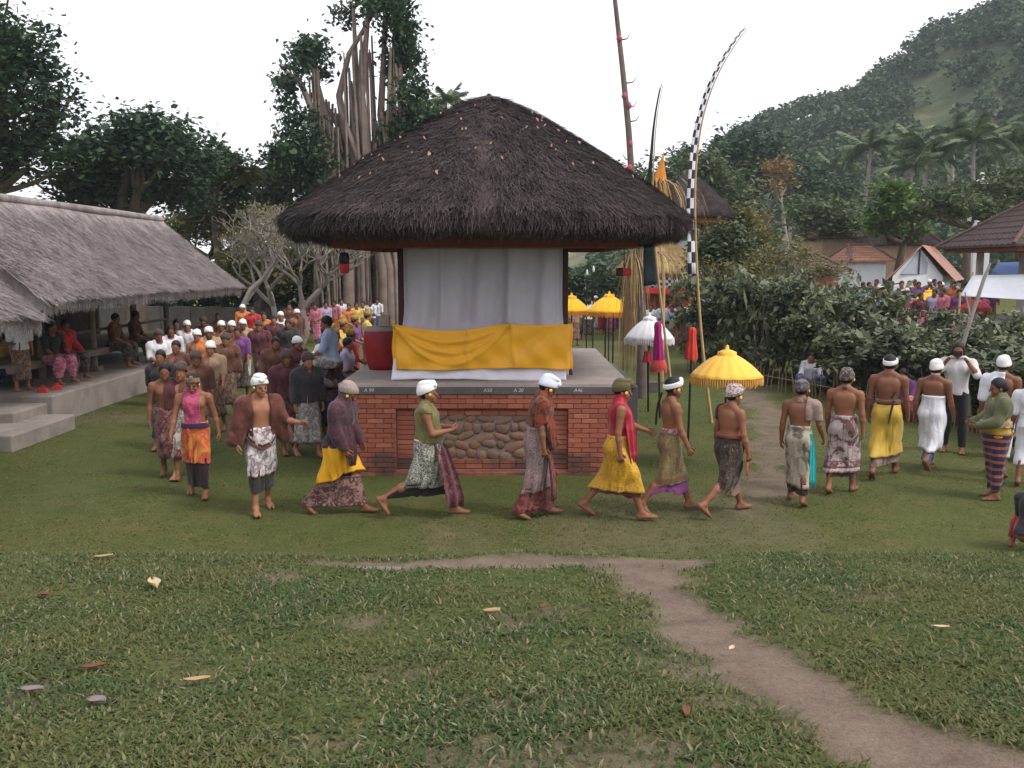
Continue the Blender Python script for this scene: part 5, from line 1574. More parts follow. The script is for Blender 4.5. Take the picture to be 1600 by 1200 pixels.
def skeleton(P):
    """limbs of one figure facing +X, feet on z = 0"""
    pr = []; J = {}
    g = P.get('girth', 1.0); belly = P.get('belly', 0.0)
    lean = R(P.get('lean', 3)); Rt = rotm('Y', lean) @ rotm('Z', R(P.get('twist', 0)))
    pel = A_(0, 0, .93)
    def C(tg, a, b, ra, rb, k=.025): pr.append(('c', a, b, ra, rb, k, tg))
    def E(tg, c, r, Rm=None, k=.03): pr.append(('e', c, A_(*r), Rm, k, tg))
    tp = lambda x, y, z: pel + Rt @ A_(x, y, z)
    # legs: (thigh angle, knee bend, heel lift, splay) in degrees, left (+Y) then right
    low = 9
    for s, key in ((1, 'legL'), (-1, 'legR')):
        a, b, f, sp = [R(q) for q in P.get(key, (0, 2, 0, 3))]
        hip = pel + A_(0, s * .085, -.03)
        d1 = A_(math.sin(a) * math.cos(sp), s * math.sin(sp), -math.cos(a) * math.cos(sp))
        d2 = A_(math.sin(a - b) * math.cos(sp * .5), s * math.sin(sp) * .5, -math.cos(a - b) * math.cos(sp * .5))
        kn = hip + d1 * .42; an = kn + d2 * .40
        Rf = rotm('Y', f)
        ft = lambda x, y, z: an + Rf @ A_(x, y, z)
        C('thigh', hip, kn, .083 * g, .054 * g); C('calf', kn, kn + d2 * .14 + A_(-.012, 0, 0), .052, .053); C('calf', kn + d2 * .14 + A_(-.012, 0, 0), an, .052, .034)
        heel, ball, toe = ft(-.035, 0, -.045), ft(.11, s * .008, -.052), ft(.175, s * .012, -.06)
        C('foot', an, heel, .036, .034); C('foot', an + A_(.01, 0, -.01), ball, .035, .024)
        for w in (-.017, .017):
            C('foot', ft(-.03, w * .6, -.05), ft(.11, w * 1.3 + s * .008, -.056), .027, .024, .015); C('foot', ft(.11, w * 1.3 + s * .008, -.056), ft(.18, w * 1.4 + s * .012, -.062), .024, .015, .012)
        J[key] = (hip, kn, an)
        low = min(low, heel[2] - .034, ball[2] - .028, toe[2] - .018)
    # torso
    E('torso', tp(0, 0, .0), (.118 * g, .155 * g, .12)); E('torso', tp(-.055, .068, -.05), (.085, .083, .095)); E('torso', tp(-.055, -.068, -.05), (.085, .083, .095))
    E('torso', tp(.005 + belly * .6, 0, .13), (.10 * g + belly, .135 * g + belly * .5, .14), Rt, .05); E('torso', tp(0, 0, .31), (.112 * g, .155 * g, .17), Rt, .05); E('torso', tp(-.005, 0, .405), (.098 * g, .168 * g, .09), Rt, .04)
    for s in (1, -1):
        E('torso', tp(.066, s * .072, .36), (.046, .072, .055), Rt, .03); E('torso', tp(-.068, s * .08, .37), (.036, .065, .09), Rt, .03)
        C('torso', tp(-.02, s * .155, .46), tp(-.012, s * .02, .53), .042, .05)
    C('neck', tp(-.012, 0, .49), tp(.012, 0, .60), .056, .05)
    # head
    Rh = Rt @ rotm('Z', R(P.get('yaw', 0))) @ rotm('Y', R(P.get('nod', 0)))
    h0 = tp(0, 0, .575); hp = lambda x, y, z: h0 + Rh @ A_(x, y, z)
    E('head', hp(.015, 0, .105), (.097, .075, .098), Rh, .02); E('head', hp(.045, 0, .04), (.06, .055, .082), Rh, .025); E('head', hp(.083, 0, -.028), (.026, .03, .022), Rh, .02)
    C('head', hp(.112, 0, .07), hp(.130, 0, .034), .010, .0155, .012); C('head', hp(.101, .034, .082), hp(.101, -.034, .082), .013, .013, .015)
    for s in (1, -1):
        E('head', hp(.07, s * .04, .022), (.03, .022, .03), Rh, .02); E('head', hp(.008, s * .076, .05), (.022, .011, .033), Rh, .008)
    E('head', hp(.101, 0, -.002), (.017, .025, .009), Rh, .008)
    J['head'] = (h0, Rh)
    # arms: (swing forward, away from body, elbow bend, forearm away, finger curl)
    fingers = []
    for s, key in ((1, 'armL'), (-1, 'armR')):
        p, q, e, q2, cu = P.get(key, (0, 9, 14, 4, 25))
        p, q, e, q2 = R(p), R(q), R(e), R(q2)
        sh = tp(-.005, s * .19, .448)
        d1 = Rt @ A_(math.sin(p) * math.cos(q), s * math.sin(q), -math.cos(p) * math.cos(q)); d2 = Rt @ A_(math.sin(p + e) * math.cos(q2), s * math.sin(q2), -math.cos(p + e) * math.cos(q2))
        el = sh + d1 * .27; wr = el + d2 * .235
        C('arm', sh, sh + d1 * .05, .058, .052); C('arm', sh + d1 * .04, el, .048, .037); C('fore', el, el + d2 * .08, .037, .039, .02); C('fore', el + d2 * .08, wr, .039, .0255, .02)
        ref = A_(.7, 0, .7)
        w = ref - d2 * (d2 @ ref); w /= np.linalg.norm(w)
        nn = np.cross(d2, w) * s                                    # points out of the back of the hand or the palm
        palm = nn if nn[1] * s < 0 else -nn
        for o in (-.024, 0, .024): C('hand', wr, wr + d2 * .078 + w * o, .021, .0145, .012)
        cu = R(cu)
        for o, L in ((-.032, .060), (-.011, .074), (.011, .080), (.032, .070)):
            pts = [wr + d2 * .07 + w * o]; dd = d2
            for k in range(3):
                an_ = cu * (.6 + .35 * k); dd = dd * math.cos(an_) + palm * math.sin(an_); dd /= np.linalg.norm(dd)
                pts.append(pts[-1] + dd * L * (.45, .32, .26)[k])
            fingers.append((pts, [.0095, .009, .0082, .006]))
        t0 = wr + d2 * .025 + w * .028; td = d2 * .62 + w * .62 + palm * .45; td /= np.linalg.norm(td)
        t1 = t0 + td * .038; td2 = d2 * .85 + w * .2 + palm * .5; td2 /= np.linalg.norm(td2)
        fingers.append(([t0, t1, t1 + td2 * .03, t1 + td2 * .05], [.0125, .0105, .0095, .006]))
        J[key] = (sh, el, wr, d2)
    # set down on the ground
    dz = A_(0, 0, -low)
    for i, p_ in enumerate(pr):
        if p_[0] == 'c': pr[i] = ('c', p_[1] + dz, p_[2] + dz, *p_[3:])
        else: pr[i] = ('e', p_[1] + dz, *p_[2:])
    J = {k: tuple(v + dz if isinstance(v, np.ndarray) and v.shape == (3,) and not (k.startswith('arm') and i == 3) else v for i, v in enumerate(J[k])) for k in J}
    J['pel'] = pel + dz
    fingers = [([q + dz for q in pts], rr) for pts, rr in fingers]
    return pr, J, fingers, Rt

def bounds(pr, m=.06):
    lo = np.min([np.minimum(p[1], p[2]) - max(p[3], p[4]) if p[0] == 'c' else p[1] - max(p[2]) for p in pr], 0)
    hi = np.max([np.maximum(p[1], p[2]) + max(p[3], p[4]) if p[0] == 'c' else p[1] + max(p[2]) for p in pr], 0)
    return lo - m, hi + m
def to_mesh(name, V, F, sc): return mesh_arrays(name, V * sc, F, True)

def body_mesh(P, cell):
    pr, J, fing, Rt = skeleton(P)
    lo, hi = bounds(pr)
    f = Field(lo, hi, cell)
    for p in pr: f.prim(p)
    V, F = f.skin()
    sc = P.get('h', 1.66) / 1.70
    mb = MB()
    if cell < .02:
        for pts, rr in fing: mb.tube(pts, rr, 6)
        V2 = np.array([tuple(p) for p in mb.v]); n0 = len(V)
        V = np.concatenate([V, V2])
        q = [tuple(i + n0 for i in f_) for f_ in mb.f if len(f_) == 4]
        c6 = [t for f_ in mb.f if len(f_) == 6 for t in ((f_[0], f_[1], f_[2], f_[3]), (f_[0], f_[3], f_[4], f_[5]))]
        F = np.concatenate([F, np.array(q + [tuple(i + n0 for i in t) for t in c6], np.int32)])
    return to_mesh('person', V, F, sc), pr, J, Rt, sc

def garment(pr, tags, grow, region, cell, sc, name='garment', k=None, fold=.0, ph=0.0):
    """cloth that follows the limbs with the given tags, kept where region(x, y, z) < 0"""
    use = [p for p in pr if p[6 if p[0] == 'c' else 5] in tags]
    if k: use = [(*p[:5], k, p[6]) if p[0] == 'c' else (*p[:4], k, p[5]) for p in use]
    lo, hi = bounds(use, grow + .05)
    f = Field(lo, hi, cell)
    for p in use: f.prim(p, grow)
    X, Y, Z = f.ax[0][:, None, None], f.ax[1][None, :, None], f.ax[2][None, None, :]
    if fold:
        f.D = f.D + fold * (np.sin(46 * Y + 9 * Z + 6 * X + ph) + .8 * np.sin(41 * X - 11 * Z + 1.7 * ph) + .35 * np.sin(24 * Z + 17 * Y + 9 * X))
    f.D = np.maximum(f.D, region(X, Y, Z)).astype(np.float32)
    f.D[0] = f.D[-1] = 1; f.D[:, 0] = f.D[:, -1] = 1; f.D[:, :, 0] = f.D[:, :, -1] = 1
    if not (f.D < 0).any(): return None
    V, F = f.skin()
    return to_mesh(name, V, F, sc)

def head_piece(J, shape, cell, sc, name):
    """shape(x, y, z) distance in head space (origin at the top of the neck, +X = face)"""
    h0, Rh = J['head']
    f = Field(h0 - A_(.22, .22, .12), h0 + A_(.22, .22, .36), cell)
    X, Y, Z = f.ax[0][:, None, None] - h0[0], f.ax[1][None, :, None] - h0[1], f.ax[2][None, None, :] - h0[2]
    q = [Rh[0, i] * X + Rh[1, i] * Y + Rh[2, i] * Z for i in range(3)]
    f.D = shape(*q).astype(np.float32)
    V, F = f.skin()
    return to_mesh(name, V, F, sc)
def ell(x, y, z, c, r):
    k0 = np.sqrt(((x - c[0]) / r[0]) ** 2 + ((y - c[1]) / r[1]) ** 2 + ((z - c[2]) / r[2]) ** 2)
    return (k0 - 1) * min(r)
def hair_shape(x, y, z):
    return np.maximum(ell(x, y, z, (.008, 0, .108), (.108, .086, .11)), -(z - .052 + .0 * y) - 0.0 + 1.05 * np.maximum(x - .005, -.09) - .02)
def udeng(style, ph=0.0):
    """headcloth: 'cap' closed white cloth, 'band' tied band with hair showing, 'knot' wrapped cloth with a knot and peak in front"""
    def f(x, y, z):
        tilt = z - .25 * x
        w = .004 * np.sin(40 * tilt + 14 * y + ph) + .003 * np.sin(25 * y + 30 * x)
        d = ell(x, y, z, (.010, 0, .112), (.122, .098, .122)) + w
        d = np.maximum(d, -(tilt - .082))
        if style == 'band':
            d = np.maximum(d, tilt - .145 - .06 * np.maximum(x, 0))
            d = np.minimum(d, ell(x, y, z, (.105, .0, .165), (.035, .03, .045)))
        elif style == 'knot':
            d = np.minimum(d, ell(x, y, z, (.09, .015, .19), (.05, .045, .035))); d = np.minimum(d, ell(x, y, z, (.02, 0, .20), (.09, .075, .035)))
            d = np.minimum(d, ell(x, y, z, (.125, -.02, .16), (.03, .04, .03)))
        else:
            d = np.minimum(d, ell(x, y, z, (.0, 0, .17), (.10, .085, .06)))
        return d
    return f
def flower_shape(sd):
    def f(x, y, z):
        d = ell(x, y, z, (.055, sd * .088, .062), (.014, .012, .014))
        for a in range(5): d = np.minimum(d, ell(x, y, z, (.055 + .013 * math.cos(a * 1.257), sd * .094, .064 + .013 * math.sin(a * 1.257)), (.010, .008, .010)))
        return d
    return f

def sarong_mesh(P, J, pr, sc, top=.12, hem=.30, grow=.022, flare=.0, folds=.012, nf=11, ph=0.0, slant=0.0, name='sarong', front=0.0, nth=72, nz=26, belly=0.0, under=None):
    """wrapped cloth from the waist to the hem that spans the stride of both legs"""
    pel = J['pel']
    ths = np.linspace(0, 2 * np.pi, nth, endpoint=False); ct, st_ = np.cos(ths), np.sin(ths)
    ztop, zhem = pel[2] + top, hem / sc
    if under: ztop = under / sc + .07
    zs = np.linspace(ztop, zhem, nz)
    b = P.get('belly', 0.0); g = P.get('girth', 1.0)
    rows = []
    prev = None
    for z in zs:
        cs = []
        dzp = z - pel[2]
        if dzp > -.16:
            f = 1.0 if dzp > -.06 else 1 - (-.06 - dzp) / .10 * .35
            f *= 1 - .17 * np.clip((dzp - .02) / .12, 0, 1)
            for y in (-.05, .05): cs.append((0 + .0, y, .105 * g * f))
            cs.append((.02 + b * .8, 0, .085 * f + b * .8))
            if -.10 < dzp < .05:
                for y in (-.06, .06): cs.append((-.055, y, .085 * f))
        for key in ('legL', 'legR'):
            hip, kn, an = J[key]
            for a, c, ra, rb in ((hip, kn, .085 * g, .06 * g), (kn, an, .062, .045)):
                if min(a[2], c[2]) - .02 <= z <= max(a[2], c[2]) + .02:
                    t = np.clip((z - a[2]) / (c[2] - a[2] + 1e-9), 0, 1); p = a + (c - a) * t
                    cs.append((p[0], p[1], ra + (rb - ra) * t))
            if z < an[2]: cs.append((an[0], an[1], .05))
        cs = np.array(cs)
        cen = np.array([cs[:, 0].mean(), cs[:, 1].mean()])
        h = np.max((cs[:, None, 0] - cen[0]) * ct + (cs[:, None, 1] - cen[1]) * st_ + cs[:, None, 2], 0)
        cosd = np.cos(ths[:, None] - ths[None, :])
        rr = np.min(np.where(cosd > .05, h[None, :] / np.maximum(cosd, .05), 9), 1)
        rows.append((cen, rr))
    cens = np.array([c for c, _ in rows]); RRs = np.array([r_ for _, r_ in rows])
    for _ in range(3):                                   # cloth hangs smoothly between the limbs
        RRs[1:-1] = (RRs[:-2] + 2 * RRs[1:-1] + RRs[2:]) / 4; cens[1:-1] = (cens[:-2] + 2 * cens[1:-1] + cens[2:]) / 4
    for i in range(1, nz): RRs[i] = np.maximum(RRs[i], RRs[i - 1] * .955)
    pts = []
    for i, z in enumerate(zs):
        t = i / (nz - 1)
        fold = folds * (.25 + 1.1 * t) * (np.sin(nf * ths + ph + 2.2 * t) * .6 + .5 * np.sin((nf * 2 + 3) * ths + 2 * ph - 3 * t))
        over = .018 * np.exp(-(((ths + .5 + .25 * t) % (2 * np.pi)) / .16) ** 2)                     # edge of the overlap
        r_ = RRs[i] + grow + flare * t + fold + over + (0 if under else .006 * np.sin(3 * ths + 16 * z + ph) + .005 * np.sin(5 * ths - 23 * z + 2 * ph))
        zz = z + slant * t * ct * .5 + .008 * t * np.sin(5 * ths + ph) - front * t * np.exp(-(np.minimum(ths, 2 * np.pi - ths) / .35) ** 2)
        pts.append(np.stack([cens[i, 0] + r_ * ct, cens[i, 1] + r_ * st_, zz], -1))
    inner = []
    for i in (nz - 1, nz - 3, nz - 6):
        q = pts[i].copy(); c3 = np.array([*cens[i], 0]); q[:, :2] = c3[:2] + (q[:, :2] - c3[:2]) * .93; q[:, 2] += .004; inner.append(q)
    roll = [pts[0] + (pts[0] - np.array([*cens[0], pts[0][0, 2]])) * A_(.06, .06, 0) - A_(0, 0, .015), pts[0] + A_(0, 0, .012), ]
    cap = pts[0].copy(); cap[:, :2] = cens[0] + (cap[:, :2] - cens[0]) * .8
    allr = [cap, roll[1], roll[0]] + pts[1:] + inner
    A = np.array(allr)
    m = len(A)
    idx = np.arange(m * nth).reshape(m, nth)
    F = np.stack([idx[1:], np.roll(idx[1:], -1, 1), np.roll(idx[:-1], -1, 1), idx[:-1]], -1).reshape(-1, 4)
    return to_mesh(name, A.reshape(-1, 3), F, sc)

def strip_mesh(path, widths, sc, name='sash', wdir=(0, 1, 0), folds=3, amp=.02, ndir=(1, 0, 0)):
    """a hanging end of cloth"""
    wd = A_(*wdir); nd = A_(*ndir); P = []
    n = len(path)
    for i, (p, w) in enumerate(zip(path, widths)):
        P.append([A_(*p) + wd * w * (u - .5) + nd * amp * math.sin(folds * 2 * math.pi * u + i * .3) for u in np.linspace(0, 1, 13)])
    front = np.array(P); back = front - nd * .010
    A = np.concatenate([front, back[::-1]])
    m, k = A.shape[:2]
    idx = np.arange(m * k).reshape(m, k)
    F = np.stack([idx[:-1, :-1], idx[:-1, 1:], idx[1:, 1:], idx[1:, :-1]], -1).reshape(-1, 4)
    return to_mesh(name, A.reshape(-1, 3), F, sc)

def skinmat(name, c):
    N = NT(name)
    v = N.coord()
    f = N.noise(v, 7, 4, .6)
    N.color(N.ramp(f, [(.3, tuple(q * .8 for q in c)), (.7, c)])); N.rough(.5)
    N.bsdf.inputs['Subsurface Weight'].default_value = .05
    N.bsdf.inputs['Subsurface Radius'].default_value = (.02, .008, .004)
    N.bump(N.noise(v, 90, 3), .08, .005)
    return N.m
SKIN = [skinmat('skin_a', (.25, .108, .060)), skinmat('skin_b', (.20, .085, .048)), skinmat('skin_c', (.31, .142, .082))]
HAIR = simple('black_hair', (.012, .010, .011), .45, .3, 60, .4, 160)
EYE = simple('eye_dark', (.02, .015, .015), .2, 0, 5, 0); LIP = simple('lip', (.22, .085, .07), .5, .1, 20, 0)
YFLOW = simple('frangipani_yellow', (.78, .60, .10), .6, .2, 30, 0)

def person(label, px, foot, top, heading, P, dress, skin=0, near=True, group=None, z0=0.0, xy=None, hat=.05, cell=None):
    """one figure with its own body; dress(D) adds clothing"""
    x, y = gp(px, foot, z0) if xy is None else xy
    if top is not None:
        P = dict(P); P['h'] = at(px, top, y).z - z0 - hat
    cell = cell or (.0115 if near else .02)
    me, pr, J, Rt, sc = body_mesh(P, cell)
    root = link('person', me, SKIN[skin], None, (x, y, z0 + float(ground_z(x, y)) * (z0 == 0)), R(heading))
    tag(root, label, 'person', group)
    class D: pass
    D.pr, D.J, D.sc, D.P, D.root, D.cell = pr, J, sc, P, root, cell
    D.part = staticmethod(lambda nm, me_, mat: None if me_ is None else link(nm, me_, mat, root))
    def sar(mat, nm='sarong', **k): return D.part(nm, sarong_mesh(P, J, pr, sc, name=nm, **k), mat)
    def gar(nm, mat, tags, grow, region, **k): return D.part(nm, garment(pr, tags, grow, region, cell, sc, nm, **k), mat)
    def head(nm, mat, shape, c=.008): return D.part(nm, head_piece(J, shape, c, sc, nm), mat)
    D.sar, D.gar, D.head = sar, gar, head
    head('hair', HAIR, hair_shape)
    if near:
        h0, Rh = J['head']
        for s in (1, -1):
            mb = MB(); c = (h0 + Rh @ A_(.1, s * .032, .058)) * sc; mb.lathe([(0, -.009), (.011, -.005), (.013, 0), (.011, .005), (0, .009)], c, 8); mb.build('eye', EYE, root)
        mb = MB(); mb.tube([(h0 + Rh @ A_(.110, y_, -.003 - .02 * abs(y_))) * sc for y_ in (-.024, -.012, 0, .012, .024)], [.003, .0075, .0085, .0075, .003], 6); mb.build('lips', LIP, root)
    dress(D)
    return root
S_ = lambda X: X          # readability only
NECK = lambda X, Y, Z: np.minimum(.082 - np.sqrt((X - .02) ** 2 + Y ** 2), Z - 1.40)
ZB = lambda lo, hi: (lambda X, Y, Z: np.maximum(lo - Z, Z - hi))
W_CLOTH = cloth('headcloth_white', (.74, .74, .74), None, wr=.25)
# --------------------------------------------- the walkers in front, in the order of the file
STRIDE = dict(legL=(23, 6, -4, 2), legR=(-17, 24, 32, 2)); STRIDE2 = dict(legR=(23, 6, -4, 2), legL=(-17, 24, 32, 2))
SHORT = dict(legL=(12, 5, 0, 3), legR=(-9, 16, 18, 3)); SHORT2 = dict(legR=(12, 5, 0, 3), legL=(-9, 16, 18, 3))
G_NEAR = 'walkers filing past the pavilion'

def d1(D):      # pink scarf, orange sarong over dark leggings
    D.sar(cloth('dark_under', (.035, .018, .02)), 'underskirt', under=.46, hem=.14, grow=.004, folds=.012)
    D.sar(cloth('orange_red', (.52, .085, .045), (.55, .22, .04), 'floral', 5), top=.10, hem=.46, folds=.014)
    D.gar('scarf', cloth('pink_scarf', (.36, .035, .13), (.42, .09, .14), 'floral', 14), ('torso', 'neck'), .03, lambda X, Y, Z: np.maximum(np.maximum(np.maximum(.98 - Z, Z - 1.53), np.abs(Y + .02) - .105), -X - .09 - .6 * (Z - 1.3)), fold=.004)
    D.gar('waistband', cloth('navy_band', (.03, .02, .07)), ('torso',), .04, ZB(.97, 1.04))
    D.head('headcloth', cloth('brown_headcloth', (.16, .09, .06), (.4, .3, .2), 'batik', 20), udeng('band')); D.head('flower', YFLOW, flower_shape(1))
person('person in pink scarf and orange red sarong walking towards us', 310, 776, 578, -80, dict(SHORT, lean=4, armL=(-8, 14, 14, 10, 30), armR=(10, 14, 14, 10, 30), nod=8), d1, 0, group=G_NEAR)

def d2(D):      # brown shawl open over the chest
    D.sar(cloth('black_under', (.03, .026, .026)), 'underskirt', under=.48, hem=.29, grow=.004, folds=.012, flare=.01)
    D.sar(cloth('white_batik', (.6, .57, .57), (.22, .17, .19), 'floral', 9, border=[(0, .05, (.5, .38, .2))]), top=.14, hem=.48, folds=.016)
    sh = cloth('brown_shawl', (.07, .023, .016), (.11, .036, .022), 'floral', 4)
    wedge = lambda X, Y, Z: np.minimum(X - .0, .105 - np.abs(Y) + .0 * Z)          # opening down the chest
    for s in (1, -1):
        D.pr.append(('c', A_(-.03, s * .2, 1.38), A_(-.02, s * .36, .92), .055, .045, .05, 'cape')); D.pr.append(('c', A_(-.05, s * .12, 1.36), A_(-.07, s * .2, .92), .06, .06, .05, 'cape')); D.pr.append(('c', A_(.03, s * .16, 1.3), A_(.06, s * .29, .92), .05, .04, .05, 'cape'))
    D.gar('shawl', sh, ('torso', 'arm', 'cape'), .022, lambda X, Y, Z: np.maximum(np.maximum(np.maximum(.86 - Z, Z - 1.56), np.maximum(wedge(X, Y, Z), NECK(X, Y, Z))), .98 - Z - 1.5 * np.maximum(np.abs(Y) - .17, 0)), k=.06, fold=.005)
    D.head('headcloth', W_CLOTH, udeng('knot')); D.head('flower', YFLOW, flower_shape(-1))
    J = D.J; w = J['armL'][2]
    D.part('shawl_edge', strip_mesh([(.06, -.2, 1.0), (.12, -.13, .90), (.16, -.02, .84), (.13, .10, .88), (.07, .2, 1.0)], [.05, .06, .07, .06, .05], D.sc, 'shawl_edge', (0, .3, .95), 1, .01), sh)
person('person with open brown shawl and white headcloth raising one hand', 411, 800, 581, -62, dict(SHORT2, lean=2, armL=(25, 22, 62, 34, 12), armR=(4, 16, 12, 6, 35), yaw=12), d2, 2, group=G_NEAR)

def d3(D):      # maroon batik shawl, yellow cloth
    bt = cloth('maroon_batik', (.048, .016, .026), (.15, .09, .09), 'batik', 22)
    D.sar(cloth('maroon_floral', (.085, .035, .04), (.26, .15, .12), 'floral', 14), 'underskirt', under=.40, hem=.10, grow=.006, folds=.012, flare=.01)
    D.sar(cloth('yellow_silk', (.76, .38, .015), None, rough=.45), top=.06, hem=.46, folds=.02, slant=.16, grow=.03, flare=.03)
    D.gar('waistband', cloth('dark_band', (.02, .016, .02)), ('torso',), .045, ZB(.90, 1.03))
    D.gar('shawl', bt, ('torso', 'arm', 'fore', 'neck'), .035, lambda X, Y, Z: np.maximum(np.maximum(.86 - Z, Z - 1.56), NECK(X, Y, Z)), k=.06, fold=.005)
    D.part('shawl_end', strip_mesh([(.17, -.08, 1.15), (.2, -.1, 1.0), (.22, -.11, .88), (.23, -.11, .76), (.225, -.1, .64)], [.16, .17, .17, .15, .08], D.sc, 'shawl_end', (.35, .94, 0), 2, .018), bt)
    D.head('headcloth', cloth('grey_batik_head', (.34, .28, .25), (.1, .075, .07), 'batik', 40), udeng('cap')); D.head('flower', YFLOW, flower_shape(-1))
person('person wrapped in a maroon batik shawl with bright yellow hip cloth', 531, 802, 584, -14, dict(STRIDE, lean=10, armL=(14, 6, 26, -4, 40), armR=(10, 8, 28, -4, 40), nod=14), d3, 1, group=G_NEAR)

def d4(D):      # olive top, hands folded, long stride
    ol = cloth('olive_wrap', (.115, .105, .03), (.15, .14, .05), 'floral', 6)
    D.sar(cloth('black_under2', (.02, .014, .016)), 'underskirt', under=.36, hem=.26, grow=.002, folds=.01)
    D.sar(cloth('grey_leaf_batik', (.115, .115, .095), (.42, .42, .36), 'vine', 12, border=[(0, .035, (.5, .47, .4)), (.97, 1, (.6, .57, .5))]), top=.10, hem=.37, folds=.014, slant=-.02)
    D.part('front_panel', strip_mesh([(.13, -.08, .95), (.19, -.1, .85), (.24, -.11, .68), (.30, -.10, .45), (.34, -.09, .24), (.34, -.08, .13)], [.14, .17, .2, .24, .27, .25], D.sc, 'front_panel', (.75, .66, 0), 2, .025, (.4, -.9, 0)), cloth('wine_batik', (.10, .018, .03), (.24, .16, .16), 'batik', 12))
    D.gar('top', ol, ('torso', 'arm'), .024, lambda X, Y, Z: np.maximum(np.maximum(.93 - Z, Z - 1.56), np.maximum(np.maximum(np.abs(Y) - .255, np.where(np.abs(Y) > .2, 1.30 - Z, -1)), NECK(X, Y, Z))), fold=.004)
    D.head('headcloth', W_CLOTH, udeng('knot', 1.0)); D.head('flower', YFLOW, flower_shape(-1))
person('person in olive green top with hands clasped, striding in white headcloth', 668, 806, 583, 0, dict(legL=(27, 8, -2, 3), legR=(-24, 36, 52, 3), lean=1, belly=.045, girth=1.12, armL=(22, 8, 78, -34, 45), armR=(20, 8, 78, -32, 45), nod=-10), d4, 0, group=G_NEAR)

def d5(D):      # orange rust shawl over the shoulder
    ru = cloth('rust_shawl', (.21, .042, .018), (.055, .018, .012), 'floral', 11)
    D.sar(cloth('dark_red_under', (.11, .025, .025), (.2, .06, .05), 'floral', 10), 'underskirt', under=.32, hem=.08, grow=.004, folds=.012, flare=.03)
    D.sar(cloth('pink_vine', (.34, .245, .235), (.075, .045, .05), 'vine', 26), top=.16, hem=.32, folds=.014, slant=.02)
    D.gar('shawl', ru, ('torso', 'arm', 'neck'), .03, lambda X, Y, Z: np.maximum(np.maximum(1.13 + .5 * X - Z, Z - 1.53), np.abs(Y) - .27), k=.04, fold=.005)
    D.part('shawl_end', strip_mesh([(.13, -.1, 1.26), (.17, -.13, 1.16), (.18, -.15, 1.05), (.185, -.15, .94), (.185, -.14, .84)], [.1, .17, .18, .15, .07], D.sc, 'shawl_end', (.5, .86, 0), 2, .02), ru)
    D.part('front_panel', strip_mesh([(.12, -.08, .98), (.15, -.1, .8), (.18, -.1, .6), (.2, -.1, .4), (.2, -.1, .22)], [.12, .15, .17, .18, .14], D.sc, 'front_panel', (.3, .95, 0), 2, .02), cloth('dark_red_under', (.11, .025, .025)))
    D.head('headcloth', cloth('headcloth_bluish', (.62, .65, .74)), udeng('knot', 2.0)); D.head('flower', YFLOW, flower_shape(-1))
person('person with rust orange shawl over pink and black patterned sarong', 838, 808, 581, 2, dict(SHORT, lean=8, armL=(18, 6, 16, -4, 30), armR=(4, 8, 12, 2, 35), nod=18), d5, 1, group=G_NEAR)

def d6(D):      # red shawl, yellow sarong
    rd = cloth('crimson_shawl', (.29, .006, .018), (.36, .03, .05), 'floral', 3)
    D.sar(cloth('brown_hem', (.16, .055, .035)), 'underskirt', under=.34, hem=.30, grow=.004, folds=.01, front=.06)
    D.sar(cloth('gold_brocade', (.66, .36, .02), (.36, .2, .03), 'vine', 9, rough=.5, border=[(0, .03, (.3, .11, .03))]), top=.12, hem=.34, folds=.018, flare=.05, nf=9)
    D.gar('shawl', rd, ('torso', 'neck'), .024, lambda X, Y, Z: np.maximum(np.maximum(1.02 - Z, Z - 1.55), np.abs(Y) - .19), fold=.004)
    D.part('shawl_end', strip_mesh([(.12, -.1, 1.25), (.13, -.12, 1.12), (.145, -.13, .98), (.165, -.14, .82), (.17, -.14, .70)], [.15, .17, .17, .15, .1], D.sc, 'shawl_end', (.7, .7, 0), 2, .014, (.5, -.85, 0)), rd)
    D.head('headcloth', cloth('olive_head', (.10, .085, .035)), udeng('knot', .5)); D.head('flower', YFLOW, flower_shape(-1))
person('person in crimson shawl and shiny yellow sarong with olive headcloth', 964, 809, 584, 0, dict(STRIDE2, lean=2, armL=(32, 6, 40, 4, 30), armR=(-6, 8, 14, 2, 30)), d6, 0, group=G_NEAR)

def d7(D):      # bare torso, olive gold sarong, purple beneath
    D.sar(cloth('purple_under', (.26, .06, .24)), 'underskirt', under=.36, hem=.27, grow=.002, folds=.01, front=.05)
    D.sar(cloth('olive_gold', (.25, .185, .085), (.10, .07, .035), 'vine', 18, border=[(0, .05, (.26, .22, .13)), (.05, .14, (.16, .08, .035))]), top=.13, hem=.36, folds=.012)
    D.gar('waistband', cloth('flower_band', (.2, .07, .07), (.45, .3, .28), 'floral', 30), ('torso',), .035, ZB(1.0, 1.06))
    D.gar('neck_scarf', cloth('dark_scarf', (.05, .012, .02)), ('neck',), .014, ZB(1.44, 1.50))
    D.part('scarf_tail', strip_mesh([(-.09, .1, 1.48), (-.13, .12, 1.35), (-.145, .13, 1.2), (-.15, .13, 1.08)], [.05, .07, .07, .06], D.sc, 'scarf_tail', (.3, .95, 0), 1, .01), cloth('dark_scarf', (.05, .012, .02)))
    D.head('headcloth', W_CLOTH, udeng('band', .2)); D.head('flower', YFLOW, flower_shape(-1))
person('bare chested person in olive gold sarong with white headband', 1046, 800, 580, 8, dict(STRIDE, lean=0, armL=(10, 9, 18, 2, 30), armR=(10, 7, 14, 2, 32)), d7, 0, group=G_NEAR)

